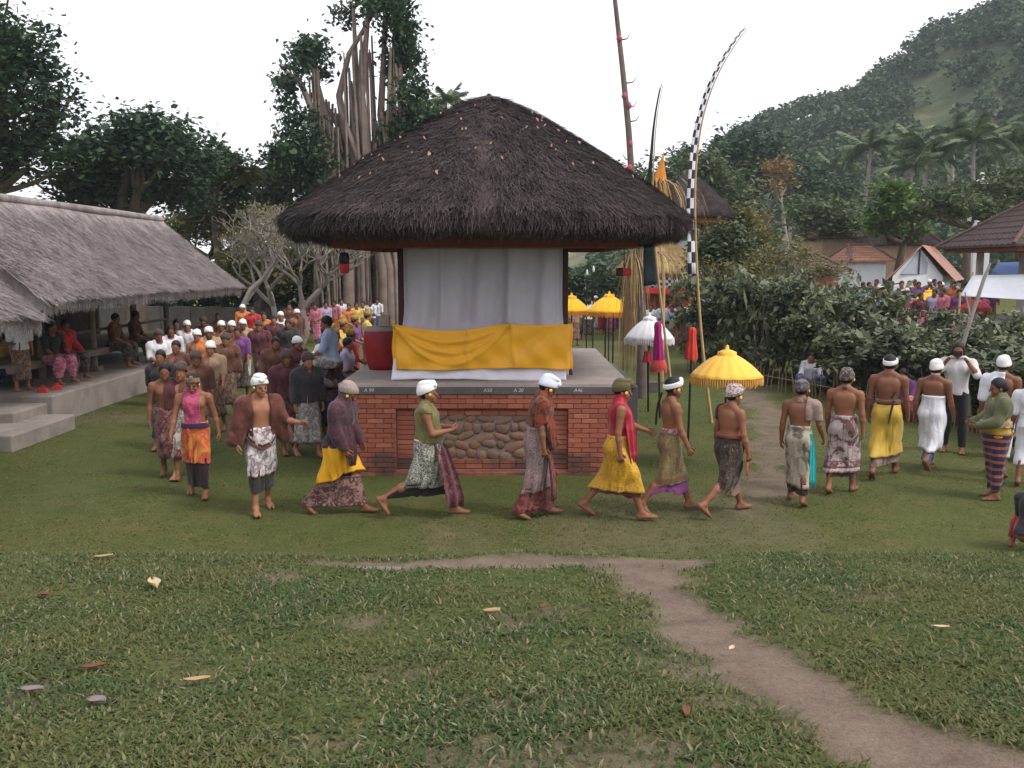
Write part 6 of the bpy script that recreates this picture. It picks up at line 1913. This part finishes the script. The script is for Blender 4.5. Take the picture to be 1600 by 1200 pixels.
def d8(D):      # broad bare back, black and white ikat sarong
    D.sar(cloth('tan_under', (.2, .13, .09)), 'underskirt', under=.33, hem=.27, grow=.002, folds=.01, front=.07)
    D.sar(cloth('black_ikat', (.03, .02, .018), (.22, .17, .125), 'batik', 15, border=[(0, .045, (.27, .2, .13))]), top=.11, hem=.33, folds=.014)
    D.part('red_sash', strip_mesh([(.12, -.1, 1.02), (.16, -.14, .85), (.18, -.15, .65), (.185, -.14, .5)], [.06, .08, .09, .08], D.sc, 'red_sash', (.8, .6, 0), 1, .01), cloth('brick_sash', (.42, .08, .05)))
    D.gar('waistband', cloth('rust_band', (.2, .05, .03)), ('torso',), .036, ZB(1.0, 1.045))
    D.gar('shoulder_cloth', cloth('rust_dark', (.07, .03, .025)), ('torso', 'arm'), .022, lambda X, Y, Z: np.maximum(np.maximum(1.2 - Z, Z - 1.44), .19 - Y), fold=.004)
    D.head('headcloth', cloth('brown_batik_head', (.2, .13, .11), (.5, .42, .42), 'floral', 22), udeng('knot', 1.4)); D.head('flower', YFLOW, flower_shape(-1))
person('bare backed heavy person in black and cream ikat sarong under the yellow umbrella', 1136, 802, 590, 24, dict(legL=(24, 6, -2, 3), legR=(-20, 30, 42, 3), lean=3, belly=.04, girth=1.12, armL=(-4, 12, 14, 6, 40), armR=(6, 12, 12, 4, 40)), d8, 0, group=G_NEAR)

def d9(D):
    D.sar(cloth('black_under3', (.018, .015, .016)), 'underskirt', under=.24, hem=.17, grow=.004, folds=.012, flare=.01)
    D.sar(cloth('cream_linen', (.40, .36, .27), (.12, .1, .08), 'floral', 3, border=[(0, .05, (.33, .22, .13))]), top=.16, hem=.24, folds=.012)
    D.part('turquoise_sash', strip_mesh([(-.06, -.165, 1.0), (-.07, -.19, .85), (-.08, -.205, .6), (-.09, -.215, .38), (-.1, -.22, .27)], [.04, .08, .11, .10, .07], D.sc, 'turquoise_sash', (.8, -.6, 0), 2, .012, (-.6, -.8, 0)), cloth('turquoise', (.02, .36, .37)))
    D.gar('shoulder_cloth', cloth('pale_batik_cloth', (.30, .21, .18), (.09, .055, .05), 'batik', 18), ('torso', 'arm'), .026, lambda X, Y, Z: np.maximum(np.maximum(1.18 - Z, Z - 1.50), Y + .085), fold=.004)
    D.gar('collar', cloth('pale_batik_cloth', (.3, .21, .18)), ('neck',), .014, ZB(1.42, 1.50))
    D.head('headcloth', cloth('dark_grey_head', (.055, .045, .045), (.14, .12, .12), 'floral', 20), udeng('cap')); D.head('flower', YFLOW, flower_shape(-1))
person('short person in cream sarong with turquoise sash seen from behind', 1245, 786, 590, 62, dict(SHORT, lean=2, armL=(-4, 8, 12, 4, 30), armR=(8, 12, 28, 10, 40)), d9, 1, group=G_NEAR)

def d10(D):
    D.sar(cloth('dark_brown_under', (.06, .028, .02)), 'underskirt', under=.30, hem=.24, grow=.002, folds=.01)
    D.sar(cloth('mauve_floral', (.42, .345, .34), (.11, .05, .05), 'floral', 4.5, border=[(0, .08, (.43, .35, .32)), (.09, .12, (.13, .05, .05)), (.19, .205, (.15, .06, .06))]), top=.15, hem=.30, folds=.012, flare=.03)
    D.part('cloth_end', strip_mesh([(.17, -.1, .9), (.23, -.13, .7), (.25, -.14, .48), (.24, -.14, .34)], [.1, .15, .16, .12], D.sc, 'cloth_end', (.9, .4, 0), 2, .02), cloth('mauve_floral', (.42, .345, .34)))
    D.gar('neck_band', cloth('dark_scarf2', (.04, .03, .03)), ('neck',), .012, ZB(1.44, 1.49))
    D.head('headcloth', cloth('black_brown_head', (.045, .035, .035), (.2, .15, .13), 'floral', 18), udeng('knot', .9)); D.head('flower', YFLOW, flower_shape(-1))
person('bare backed person in mauve flowered sarong seen from behind', 1314, 770, 573, 58, dict(SHORT2, lean=1, armL=(6, 8, 12, 3, 30), armR=(-2, 9, 10, 3, 30)), d10, 0, group=G_NEAR)

def d11(D):
    D.sar(cloth('brown_trail', (.12, .075, .06), (.22, .16, .14), 'floral', 12), 'underskirt', under=.32, hem=.20, grow=.002, folds=.012, front=.06)
    D.sar(cloth('mustard_silk', (.52, .34, .045), None, rough=.5), top=.10, hem=.32, folds=.012, flare=.03)
    D.gar('waistband', cloth('brown_band2', (.16, .075, .045)), ('torso',), .034, ZB(1.02, 1.07))
    mb = MB(); s = D.sc; mb.tube([A_(-.15, -.09, 1.08) * s, A_(-.18, -.065, .93) * s, A_(-.205, -.04, .76) * s], [.016, .014, .009], 8); mb.tube([A_(-.15, -.06, 1.1) * s, A_(-.15, -.1, 1.19) * s], [.018, .014], 8); mb.build('dagger', BLK, D.root)
    D.head('headcloth', W_CLOTH, udeng('band', 1.2))
person('tall bare backed person in mustard yellow sarong with dagger at the waist', 1381, 745, 546, 62, dict(STRIDE2, lean=2, armL=(2, 8, 10, 3, 30), armR=(6, 9, 12, 5, 30)), d11, 1, group=G_NEAR)

def d12(D):
    D.sar(cloth('blue_under', (.03, .08, .24)), 'underskirt', under=.34, hem=.17, grow=.002, folds=.012, front=.06)
    D.sar(cloth('white_sarong', (.68, .68, .73), None, wr=.5), top=.25, hem=.34, folds=.012, flare=.05)
    D.gar('necklace', cloth('cream_cord', (.4, .36, .3)), ('neck',), .010, ZB(1.43, 1.47))
    D.head('headcloth', W_CLOTH, udeng('cap', 2))
person('bare backed person in white sarong and white cap near the photographer', 1452, 733, 553, 46, dict(legL=(24, 6, -2, 3), legR=(-22, 34, 46, 3), lean=3, armL=(-10, 9, 10, 3, 30), armR=(12, 9, 12, 4, 30)), d12, 1, group=G_NEAR)

def d13(D):     # bystander in green and yellow facing the file
    D.sar(cloth('navy_ikat', (.022, .020, .055), (.24, .075, .035), 'stripes', 3.4), top=.02, hem=.13, folds=.008, grow=.03)
    gr = cloth('sage_shawl', (.105, .112, .058))
    D.gar('blouse', cloth('yellow_blouse', (.42, .29, .03)), ('torso', 'arm'), .026, lambda X, Y, Z: np.maximum(np.maximum(.88 - Z, Z - 1.46), np.abs(Y) - .25), fold=.004)
    D.gar('shawl', gr, ('torso', 'arm', 'fore'), .03, lambda X, Y, Z: np.maximum(np.maximum(1.12 - .6 * X - Z, Z - 1.55), NECK(X, Y, Z)), k=.045, fold=.005)
    D.gar('waist_sash', cloth('brown_pattern_sash', (.24, .15, .10), (.4, .3, .2), 'floral', 20), ('torso',), .05, ZB(1.03, 1.11))
    D.head('hair_bun', HAIR, lambda x, y, z: ell(x, y, z, (-.08, 0, .06), (.05, .05, .05)))
person('bystander in sage shawl, yellow blouse and navy striped sarong facing the file', 1552, 779, 592, 172, dict(lean=1, belly=.04, girth=1.15, legL=(3, 3, 0, 4), legR=(-3, 3, 0, 4), armL=(20, 8, 55, -20, 40), armR=(20, 8, 55, -20, 40), nod=4), d13, 1, hat=.0)

def d14(D):
    D.sar(cloth('white_sarong2', (.66, .67, .72)), top=.15, hem=.3, folds=.012)
    D.gar('drape', cloth('white_drape', (.68, .7, .75)), ('torso', 'arm'), .03, lambda X, Y, Z: np.maximum(np.maximum(1.0 - Z, Z - 1.50), -Y - .04), fold=.005)
    D.head('headcloth', W_CLOTH, udeng('cap', 3))
person('person with white cap and white shoulder drape half hidden by the bystander', 1556, 742, 553, 55, dict(SHORT, lean=2), d14, 1, group=G_NEAR)
def d15(D):
    D.sar(cloth('white_sarong3', (.66, .66, .7)), top=.2, hem=.3, folds=.012)
    D.gar('shirt', cloth('white_shirt3', (.66, .66, .7)), ('torso', 'arm'), .026, lambda X, Y, Z: np.maximum(.9 - Z, Z - 1.48), fold=.004)
    D.head('headcloth', W_CLOTH, udeng('cap', 4))
person('person in white cut by the picture edge', 1604, 758, 580, 60, dict(SHORT2, lean=2), d15, 1, group=G_NEAR)

TROU = cloth('black_trousers', (.016, .016, .02)); WSHIRT = cloth('white_shirt', (.56, .54, .55))
def dphoto(D):
    D.gar('trousers', TROU, ('torso', 'thigh', 'calf'), .02, ZB(.10, 1.02))
    D.gar('shirt', WSHIRT, ('torso', 'arm', 'neck'), .026, lambda X, Y, Z: np.maximum(np.maximum(.9 - Z, Z - 1.5), -1), fold=.004)
    s = D.sc; h0, Rh = D.J['head']
    mb = MB(); c = (h0 + Rh @ A_(.17, 0, .05)) * s; mb.box(c, (.07, .13, .085)); mb.tube([c + A_(.03, 0, 0), c + A_(.09, 0, 0)], [.034, .032], 12); mb.build('camera', BLK, D.root, bevel=.008)
    D.head('long_hair', HAIR, lambda x, y, z: np.maximum(ell(x, y, z, (-.02, 0, .04), (.105, .10, .17)), x - .03))
person('photographer in white shirt and black trousers holding a camera to the face', 1488, 706, 533, -118, dict(lean=3, armL=(58, 20, 108, -34, 50), armR=(58, 20, 108, -34, 50), legL=(3, 2, 0, 4), legR=(-3, 2, 0, 4)), dphoto, 0, hat=.01)

# --------------------------------------------- shared figures for the crowd
SIT = dict(legL=(88, 88, 0, 8), legR=(84, 84, 0, 8), lean=6, armL=(24, 8, 40, -8, 30), armR=(26, 8, 40, -8, 30))
SQUAT = dict(legL=(112, 138, 0, 20), legR=(112, 138, 0, 20), lean=14, armL=(40, 8, 50, -14, 30), armR=(40, 8, 50, -14, 30))
POSES = {'walk': dict(SHORT, lean=3), 'walk2': dict(SHORT2, lean=4, armL=(14, 9, 20, 2, 25), armR=(-8, 9, 12, 2, 25)), 'stand': dict(legL=(3, 3, 0, 4), legR=(-3, 3, 0, 4), armL=(12, 7, 60, -22, 40), armR=(14, 7, 55, -22, 40)),
         'stand2': dict(legL=(-2, 2, 0, 5), legR=(4, 4, 0, 5), lean=1, armL=(0, 7, 10, 2, 30), armR=(4, 8, 14, 2, 30)), 'bow': dict(SHORT, lean=48, nod=20, armL=(50, 8, 20, 0, 30), armR=(46, 8, 20, 0, 30)),
         'sit': SIT, 'squat': SQUAT}
TEMPL = {}
def template(pose, dress):
    key = (pose, dress)
    if key in TEMPL: return TEMPL[key]
    bk = ('body', pose)
    P = dict(POSES[pose], h=1.64)
    c = .0185
    if bk not in TEMPL: TEMPL[bk] = body_mesh(P, c)
    me, pr, J, Rt, sc = TEMPL[bk]
    parts = {'body': me}
    if pose in ('sit', 'squat'):
        top = J['pel'][2] + .06
        parts['sarong'] = garment(pr, ('thigh', 'calf'), .04, lambda X, Y, Z: .15 - Z + 0 * X, c, sc, 'sarong', k=.11, fold=.005)
    else:
        parts['sarong'] = sarong_mesh(P, J, pr, sc, hem=.22 if dress != 'bare' else .30, folds=.014, nth=40, nz=14)
    zc = J['pel'][2]; ncx = J['head'][0][0]
    if dress == 'shirt': parts['shirt'] = garment(pr, ('torso', 'arm'), .026, lambda X, Y, Z: np.maximum(np.maximum(zc - .04 - Z, Z - zc - .60), np.minimum(.085 - np.sqrt((X - ncx) ** 2 + Y ** 2), Z - zc - .45)), c, sc, 'shirt', fold=.005)
    elif dress == 'shawl': parts['shawl'] = garment(pr, ('torso', 'arm', 'fore'), .034, lambda X, Y, Z: np.maximum(np.maximum(zc - .02 - Z, Z - zc - .60), np.minimum(.085 - np.sqrt((X - ncx) ** 2 + Y ** 2), Z - zc - .45)), c, sc, 'shawl', k=.055, fold=.006)
    elif dress == 'bare': parts['shoulder_cloth'] = garment(pr, ('torso', 'arm'), .026, lambda X, Y, Z: np.maximum(np.maximum(zc + .1 - Z, Z - zc - .56), -Y - .02), c, sc, 'shoulder_cloth', fold=.005)
    parts['hair'] = head_piece(J, hair_shape, .013, sc, 'hair')
    parts['headcloth'] = head_piece(J, udeng('cap'), .012, sc, 'headcloth')
    parts['headdress'] = head_piece(J, lambda x, y, z: np.minimum(ell(x, y, z, (-.01, 0, .18), (.11, .13, .10)), ell(x, y, z, (-.02, 0, .27), (.06, .10, .09))), .012, sc, 'headdress')
    TEMPL[key] = parts
    return parts
CM = {}
def cm(nm, c, c2=None, pat='plain', sc=14): 
    if nm not in CM: CM[nm] = cloth('crowd_' + nm.replace(' ', '_'), c, c2, pat, sc)
    return CM[nm]
TOPS = {'white': (.66, .66, .69), 'pink': (.52, .16, .22), 'pale blue': (.30, .38, .52), 'red': (.46, .03, .035), 'black': (.03, .027, .03), 'tan': (.36, .24, .15), 'brown': (.12, .05, .032), 'maroon': (.085, .024, .028),
        'teal': (.07, .22, .25), 'purple': (.17, .06, .20), 'orange': (.55, .18, .05), 'cream': (.55, .47, .35), 'grey': (.22, .21, .22), 'yellow': (.60, .42, .10), 'dark blue': (.03, .05, .17), 'lilac': (.45, .40, .56), 'green': (.05, .20, .09)}
SARS = {'brown': ((.14, .075, .05), (.27, .18, .13)), 'maroon': ((.11, .03, .035), (.22, .12, .10)), 'dark': ((.04, .03, .03), (.12, .09, .08)), 'olive': ((.20, .16, .08), (.10, .08, .04)), 'white': ((.6, .59, .6), (.42, .4, .4)),
        'pink': ((.42, .10, .19), (.55, .25, .3)), 'blue': ((.05, .07, .2), (.18, .2, .34)), 'red': ((.36, .035, .03), (.2, .02, .02)), 'grey': ((.22, .20, .19), (.42, .4, .38)), 'purple': ((.15, .05, .16), (.3, .18, .3)), 'orange': ((.5, .16, .05), (.3, .08, .03))}
USED = set()
def folk(xy, heading, pose, dress, top, sar, hat, where, h=1.64, z=0.0, skin=None, group=None):
    p = template(pose, dress)
    s = h / 1.64
    x, y = xy
    root = link('person', p['body'], SKIN[random.randrange(3) if skin is None else skin], None, (x, y, z + float(ground_z(x, y)) * (z == 0)), R(heading))
    root.scale = (s, s, s)
    k = {'shirt': 'shirt', 'shawl': 'shawl', 'bare': 'shoulder_cloth'}[dress]
    link('sarong', p['sarong'], cm('sarong ' + sar, SARS[sar][0], SARS[sar][1], 'floral', 9), root)
    link(k, p[k], cm('top ' + top, TOPS[top]) if dress != 'shawl' else cm('shawl ' + top, TOPS[top], tuple(min(1, q * 1.7 + .02) for q in TOPS[top]), 'batik', 16), root)
    link('hair', p['hair'], HAIR, root)
    if hat == 'white': link('headcloth', p['headcloth'], W_CLOTH, root)
    elif hat == 'dark': link('headcloth', p['headcloth'], cm('head dark', (.05, .032, .028), (.15, .11, .09), 'batik', 30), root)
    elif hat == 'gold': link('headdress', p['headdress'], cm('gold headdress', (.42, .25, .05), (.2, .08, .02), 'floral', 24), root)
    what = {'shirt': f'{top} shirt', 'shawl': f'{top} shawl', 'bare': f'{top} shoulder cloth'}[dress]
    hd = {'white': 'white cap', 'dark': 'patterned headcloth', 'gold': 'golden headdress', None: 'black hair'}[hat]
    verb = {'sit': 'sitting', 'squat': 'crouching', 'bow': 'bending', 'stand': 'standing', 'stand2': 'standing'}.get(pose, 'walking')
    if verb == 'walking' or verb == 'standing': lab = f'person in {what}, {sar} sarong and {hd} {where}'
    else: lab = f'{verb} person in {what}, {sar} sarong and {hd} {where}'
    if len(lab.replace(',', ' ').split()) > 14: lab = lab.replace(f' and {hd}', '').replace(f', {sar} sarong', f' and {sar} sarong')
    base = lab; q = 2
    while lab in USED:
        lab = base + ['', '', ', second along', ', third along', ', fourth along', ', fifth along', ', sixth along', ', seventh along'][min(q, 7)]; q += 1
        if q > 8: break
    USED.add(lab)
    tag(root, lab, 'person', group)
    return root
def by_head(px, top, h=1.64, hat=.05):              # ground point below a head seen at a pixel
    a, b, c = ray(px, top)
    t = (h + hat - CAM_H) / c
    return a * t, b * t

# the file coming round the left of the pavilion, nearest first
G_L = 'walkers in the file beside the long hall'
for px, top, hd, pose, dress, tp_, sr_, hat, wh_ in (
    (258, 568, -82, 'walk', 'bare', 'maroon', 'maroon', None, 'just behind the pink scarf'), (284, 562, -80, 'walk2', 'bare', 'brown', 'grey', 'dark', 'behind the pink scarf'),
    (252, 546, -84, 'walk2', 'shirt', 'black', 'dark', None, 'outermost of the file'), (306, 545, -82, 'walk', 'bare', 'brown', 'brown', 'dark', 'third row of the file'),
    (276, 532, -84, 'walk', 'bare', 'brown', 'dark', None, 'fourth row of the file'), (330, 530, -82, 'walk2', 'bare', 'tan', 'brown', 'white', 'fourth row of the file'),
    (246, 512, -60, 'stand', 'shirt', 'white', 'dark', 'dark', 'beside the long hall posts'), (266, 510, -70, 'walk', 'shirt', 'white', 'brown', None, 'next to the long hall'),
    (292, 499, -75, 'walk2', 'shirt', 'white', 'white', 'white', 'next to the long hall'), (308, 513, -82, 'walk', 'bare', 'orange', 'brown', 'white', 'fifth row of the file'),
    (326, 509, -82, 'walk2', 'shawl', 'tan', 'olive', 'white', 'sixth row of the file'), (346, 500, -84, 'walk', 'bare', 'tan', 'brown', 'white', 'seventh row of the file'),
    (363, 500, -84, 'walk2', 'shawl', 'brown', 'olive', 'white', 'seventh row of the file'), (380, 497, -84, 'walk', 'shawl', 'tan', 'white', 'white', 'eighth row of the file'),
    (352, 518, -82, 'walk', 'shawl', 'brown', 'brown', 'dark', 'inner side of the file'), (372, 512, -82, 'walk2', 'bare', 'purple', 'dark', None, 'inner side of the file'),
    (340, 489, -84, 'walk', 'bare', 'brown', 'maroon', None, 'deep in the file'), (318, 492, -84, 'walk2', 'bare', 'brown', 'brown', 'dark', 'deep in the file'),
    (379, 474, -84, 'stand2', 'shirt', 'orange', 'red', 'white', 'at the back of the file'), (395, 480, -90, 'stand', 'shirt', 'red', 'dark', None, 'at the back of the file'),
    (412, 488, -84, 'walk', 'bare', 'orange', 'dark', None, 'second file behind the file'), (428, 494, -84, 'walk2', 'shawl', 'maroon', 'dark', None, 'second file'),
    (438, 485, -70, 'stand', 'shirt', 'white', 'dark', 'white', 'second file near the bare trees'), (463, 482, -60, 'walk', 'bare', 'brown', 'dark', 'white', 'second file near the bare trees'),
    (405, 500, -84, 'walk', 'shawl', 'maroon', 'maroon', 'dark', 'second file'), (450, 500, -80, 'walk2', 'shawl', 'black', 'dark', None, 'second file')):
    folk(by_head(px, top, hat=.05 if hat else .0), hd + random.uniform(-8, 8), pose, dress, tp_, sr_, hat, wh_, group=G_L)
# the knot of people against the platform
G_K = 'people gathered at the side of the pavilion platform'
for px, top, hd, pose, dress, tp_, sr_, hat, wh_ in (
    (462, 524, -40, 'walk', 'shawl', 'maroon', 'purple', 'white', 'behind the raised hand'), (446, 545, -60, 'walk2', 'shawl', 'maroon', 'maroon', 'dark', 'behind the raised hand'), (484, 512, 10, 'bow', 'shirt', 'white', 'dark', None, 'over the platform side'),
    (497, 535, -10, 'stand', 'shawl', 'grey', 'dark', 'white', 'close to the platform corner'), (518, 538, -20, 'stand2', 'shawl', 'maroon', 'blue', None, 'close to the platform corner'), (478, 548, -50, 'walk', 'shawl', 'black', 'grey', 'dark', 'between the two shawls'),
    (505, 510, 0, 'stand', 'shirt', 'dark blue', 'dark', None, 'beside the bending one'), (430, 528, -70, 'walk', 'shawl', 'brown', 'dark', None, 'beside the platform knot'), (540, 528, -5, 'stand', 'shirt', 'lilac', 'maroon', None, 'leaning at the platform edge')):
    folk(by_head(px, top, hat=.05 if hat else 0), hd, pose, dress, tp_, sr_, hat, wh_, group=G_K)
for k, (px, top, tp_, hat, wh_) in enumerate(((534, 492, 'yellow', 'gold', 'beside the drum'), (552, 486, 'purple', 'gold', 'next nearest the drum'), (520, 505, 'orange', 'gold', 'by the white shirts'), (572, 480, 'yellow', 'gold', 'deepest by the platform'),
                                             (512, 520, 'tan', 'gold', 'lowest of the gold row'), (545, 505, 'red', 'gold', 'in the gold row'))):
    folk(by_head(px, top, 1.66, .16), -30 + 12 * k, 'stand', 'shirt', tp_, 'red', hat, wh_, 1.66, group='dancers with golden headdresses')
sx, sy = gp(566, 556, PZ)
folk((sx - .3, 15.8), 180, 'sit', 'shirt', 'pale blue', 'grey', None, 'on the pavilion platform edge', z=PZ - .47)
# watchers in and by the long hall
G_H = 'watchers at the long hall'
folk((gp(36, 610, .54)[0], gp(36, 610, .54)[1]), -40, 'stand2', 'shirt', 'white', 'brown', 'dark', 'on the long hall plinth', 1.55, .54, group=G_H)
folk((-9.55, 19.15), -25, 'sit', 'shirt', 'black', 'pink', None, 'on the long hall deck', z=.58, group=G_H)
folk((-9.6, 19.8), -20, 'sit', 'shawl', 'red', 'dark', None, 'on the long hall deck', z=.58, group=G_H)
folk((-9.6, 22.3), 0, 'sit', 'shirt', 'brown', 'dark', None, 'far along the long hall deck', z=.58, group=G_H)
folk((-9.6, 23.5), 0, 'sit', 'shirt', 'maroon', 'dark', None, 'far along the long hall deck', z=.58, group=G_H)
folk(gp(2, 622, .2), -30, 'stand2', 'shirt', 'yellow', 'blue', None, 'cut by the picture edge', 1.45, .2, group=G_H)
folk((-8.55, 23.6), -60, 'stand', 'shirt', 'black', 'dark', None, 'leaning beside the long hall', group=G_H)
for k in range(2):
    x, y = gp(67 + 22 * k, 613 - 4 * k, .54)
    mb = MB(); mb.box((0, 0, .045), (.22, .14, .09), taper=.7); mb.lathe([(.04, .09), (.05, .12), (0, .14)], n=8); tag(mb.build('red_bundle', RED_BAND, None, (x, y, .54), .3 * k, .02), 'small red bundle on the plinth ' + ('near the standing watcher' if k == 0 else 'near the pink sarong'), 'bundle')
# far spectators
G_B = 'spectators at the far end of the green'
tops = list(TOPS); sars = list(SARS); R2 = random.Random(12)
for k, px in enumerate((476, 494, 508, 522, 533, 545, 556, 568, 580, 590, 452, 470)):
    tp_ = ('maroon', 'pink', 'lilac', 'pink', 'white', 'orange', 'yellow', 'cream', 'white', 'white', 'brown', 'red')[k]
    folk(by_head(px, 463 + (k * 7) % 9), -90 + R2.uniform(-30, 30), R2.choice(['stand', 'stand2']), 'shirt', tp_, ('pink', 'pink', 'grey', 'orange', 'red', 'orange', 'brown', 'purple', 'dark', 'blue', 'dark', 'maroon')[k], None, 'beyond the gold headdresses', 1.6, group=G_B)
for k, px in enumerate((1003, 1018, 1034, 1041, 1050, 1058, 1066, 1073, 1080, 1090, 1098, 1063, 1083, 1046)):
    tp_ = ('black', 'white', 'pale blue', 'lilac', 'pale blue', 'white', 'cream', 'tan', 'white', 'lilac', 'red', 'brown', 'maroon', 'pink')[k]
    folk(by_head(px, 466 + (k * 5) % 7), -95 + R2.uniform(-35, 35), R2.choice(['stand', 'stand2']), 'shirt', tp_, ('maroon', 'red', 'purple', 'maroon', 'brown', 'purple', 'red', 'maroon', 'blue', 'grey', 'dark', 'brown', 'olive', 'dark')[k], None, 'below the checkered cloth', 1.6, group=G_B)
for k, (px, py, tp_, sr_, hat, hd) in enumerate(((920, 532, 'white', 'dark', None, 90), (904, 530, 'green', 'dark', None, 100), (930, 520, 'white', 'white', 'white', -80), (940, 522, 'pink', 'red', None, -60), (947, 520, 'dark blue', 'blue', None, -90), (955, 522, 'purple', 'pink', None, -90), (963, 518, 'lilac', 'blue', None, -90), (898, 540, 'tan', 'brown', None, -70))):
    folk(gp(px, py), hd, 'stand2', 'shirt', tp_, sr_, hat, 'between golden cloth and straw pole', 1.64, group='people among the yellow umbrellas')
# crowd behind the hedge, standing on the higher ground
G_C = 'crowd behind the hedge'
ys = [29.5, 31.5, 33.5]
k = 0
for row_, (y, n_, x0, x1, py) in enumerate(((30.0, 10, 1352, 1545, 452), (32.5, 11, 1345, 1560, 441), (35.0, 11, 1338, 1500, 437))):
    for j in range(n_):
        px = x0 + (x1 - x0) * (j + .5) / n_ + R2.uniform(-6, 6)
        p = at(px, py + R2.uniform(-4, 4), y + R2.uniform(-.4, .4))
        g_ = float(ground_z(p.x, p.y))
        tp_ = R2.choice(['pale blue', 'white', 'maroon', 'teal', 'lilac', 'tan', 'brown', 'black', 'pink', 'orange', 'pale blue', 'grey', 'purple', 'cream'])
        pose = R2.choice(['stand', 'stand2'])
        folk((p.x, p.y), -110 + R2.uniform(-40, 40), pose, 'shirt', tp_, R2.choice(sars), 'white' if R2.random() < .12 else None, ('in the front row', 'in the middle row', 'in the rear row')[row_] + ' behind the hedge', 1.62, max(.01, p.z - 1.66), group=G_C)
# people sitting on the grass by the hedge and at the picture edge
G_S = 'watchers sitting at the foot of the hedge'
for px, py, tp_, sr_, hd in ((1287, 612, 'orange', 'dark', -120), (1266, 615, 'white', 'blue', -110), (1335, 618, 'teal', 'blue', -110), (1412, 655, 'purple', 'pink', -130), (1098, 560, 'brown', 'dark', -100), (1125, 556, 'black', 'red', -100), (1595, 715, 'grey', 'dark', -150)):
    folk(gp(px, py), hd, 'squat', 'shirt', tp_, sr_, None, 'at the foot of the hedge', 1.6, group=G_S)
folk(gp(1606, 866), 40, 'squat', 'shirt', 'black', 'red', None, 'on the lawn at the picture edge', 1.28)
# ------------------------------------------------------------------ thin haze between here and the hill
N = NT('haze_air')
N.t.nodes.remove(N.bsdf)
pv = N.n('ShaderNodeVolumePrincipled')
pv.inputs['Color'].default_value = (.80, .90, 1.0, 1)
pv.inputs['Density'].default_value = 0.0004
pv.inputs['Anisotropy'].default_value = 0.0
N.l(pv.outputs[0], N.out.inputs['Volume'])
mb = MB(); mb.box((0, 700, 64), (1900, 1700, 134)); hz = mb.build('haze', N.m); hz['kind'] = 'stuff'
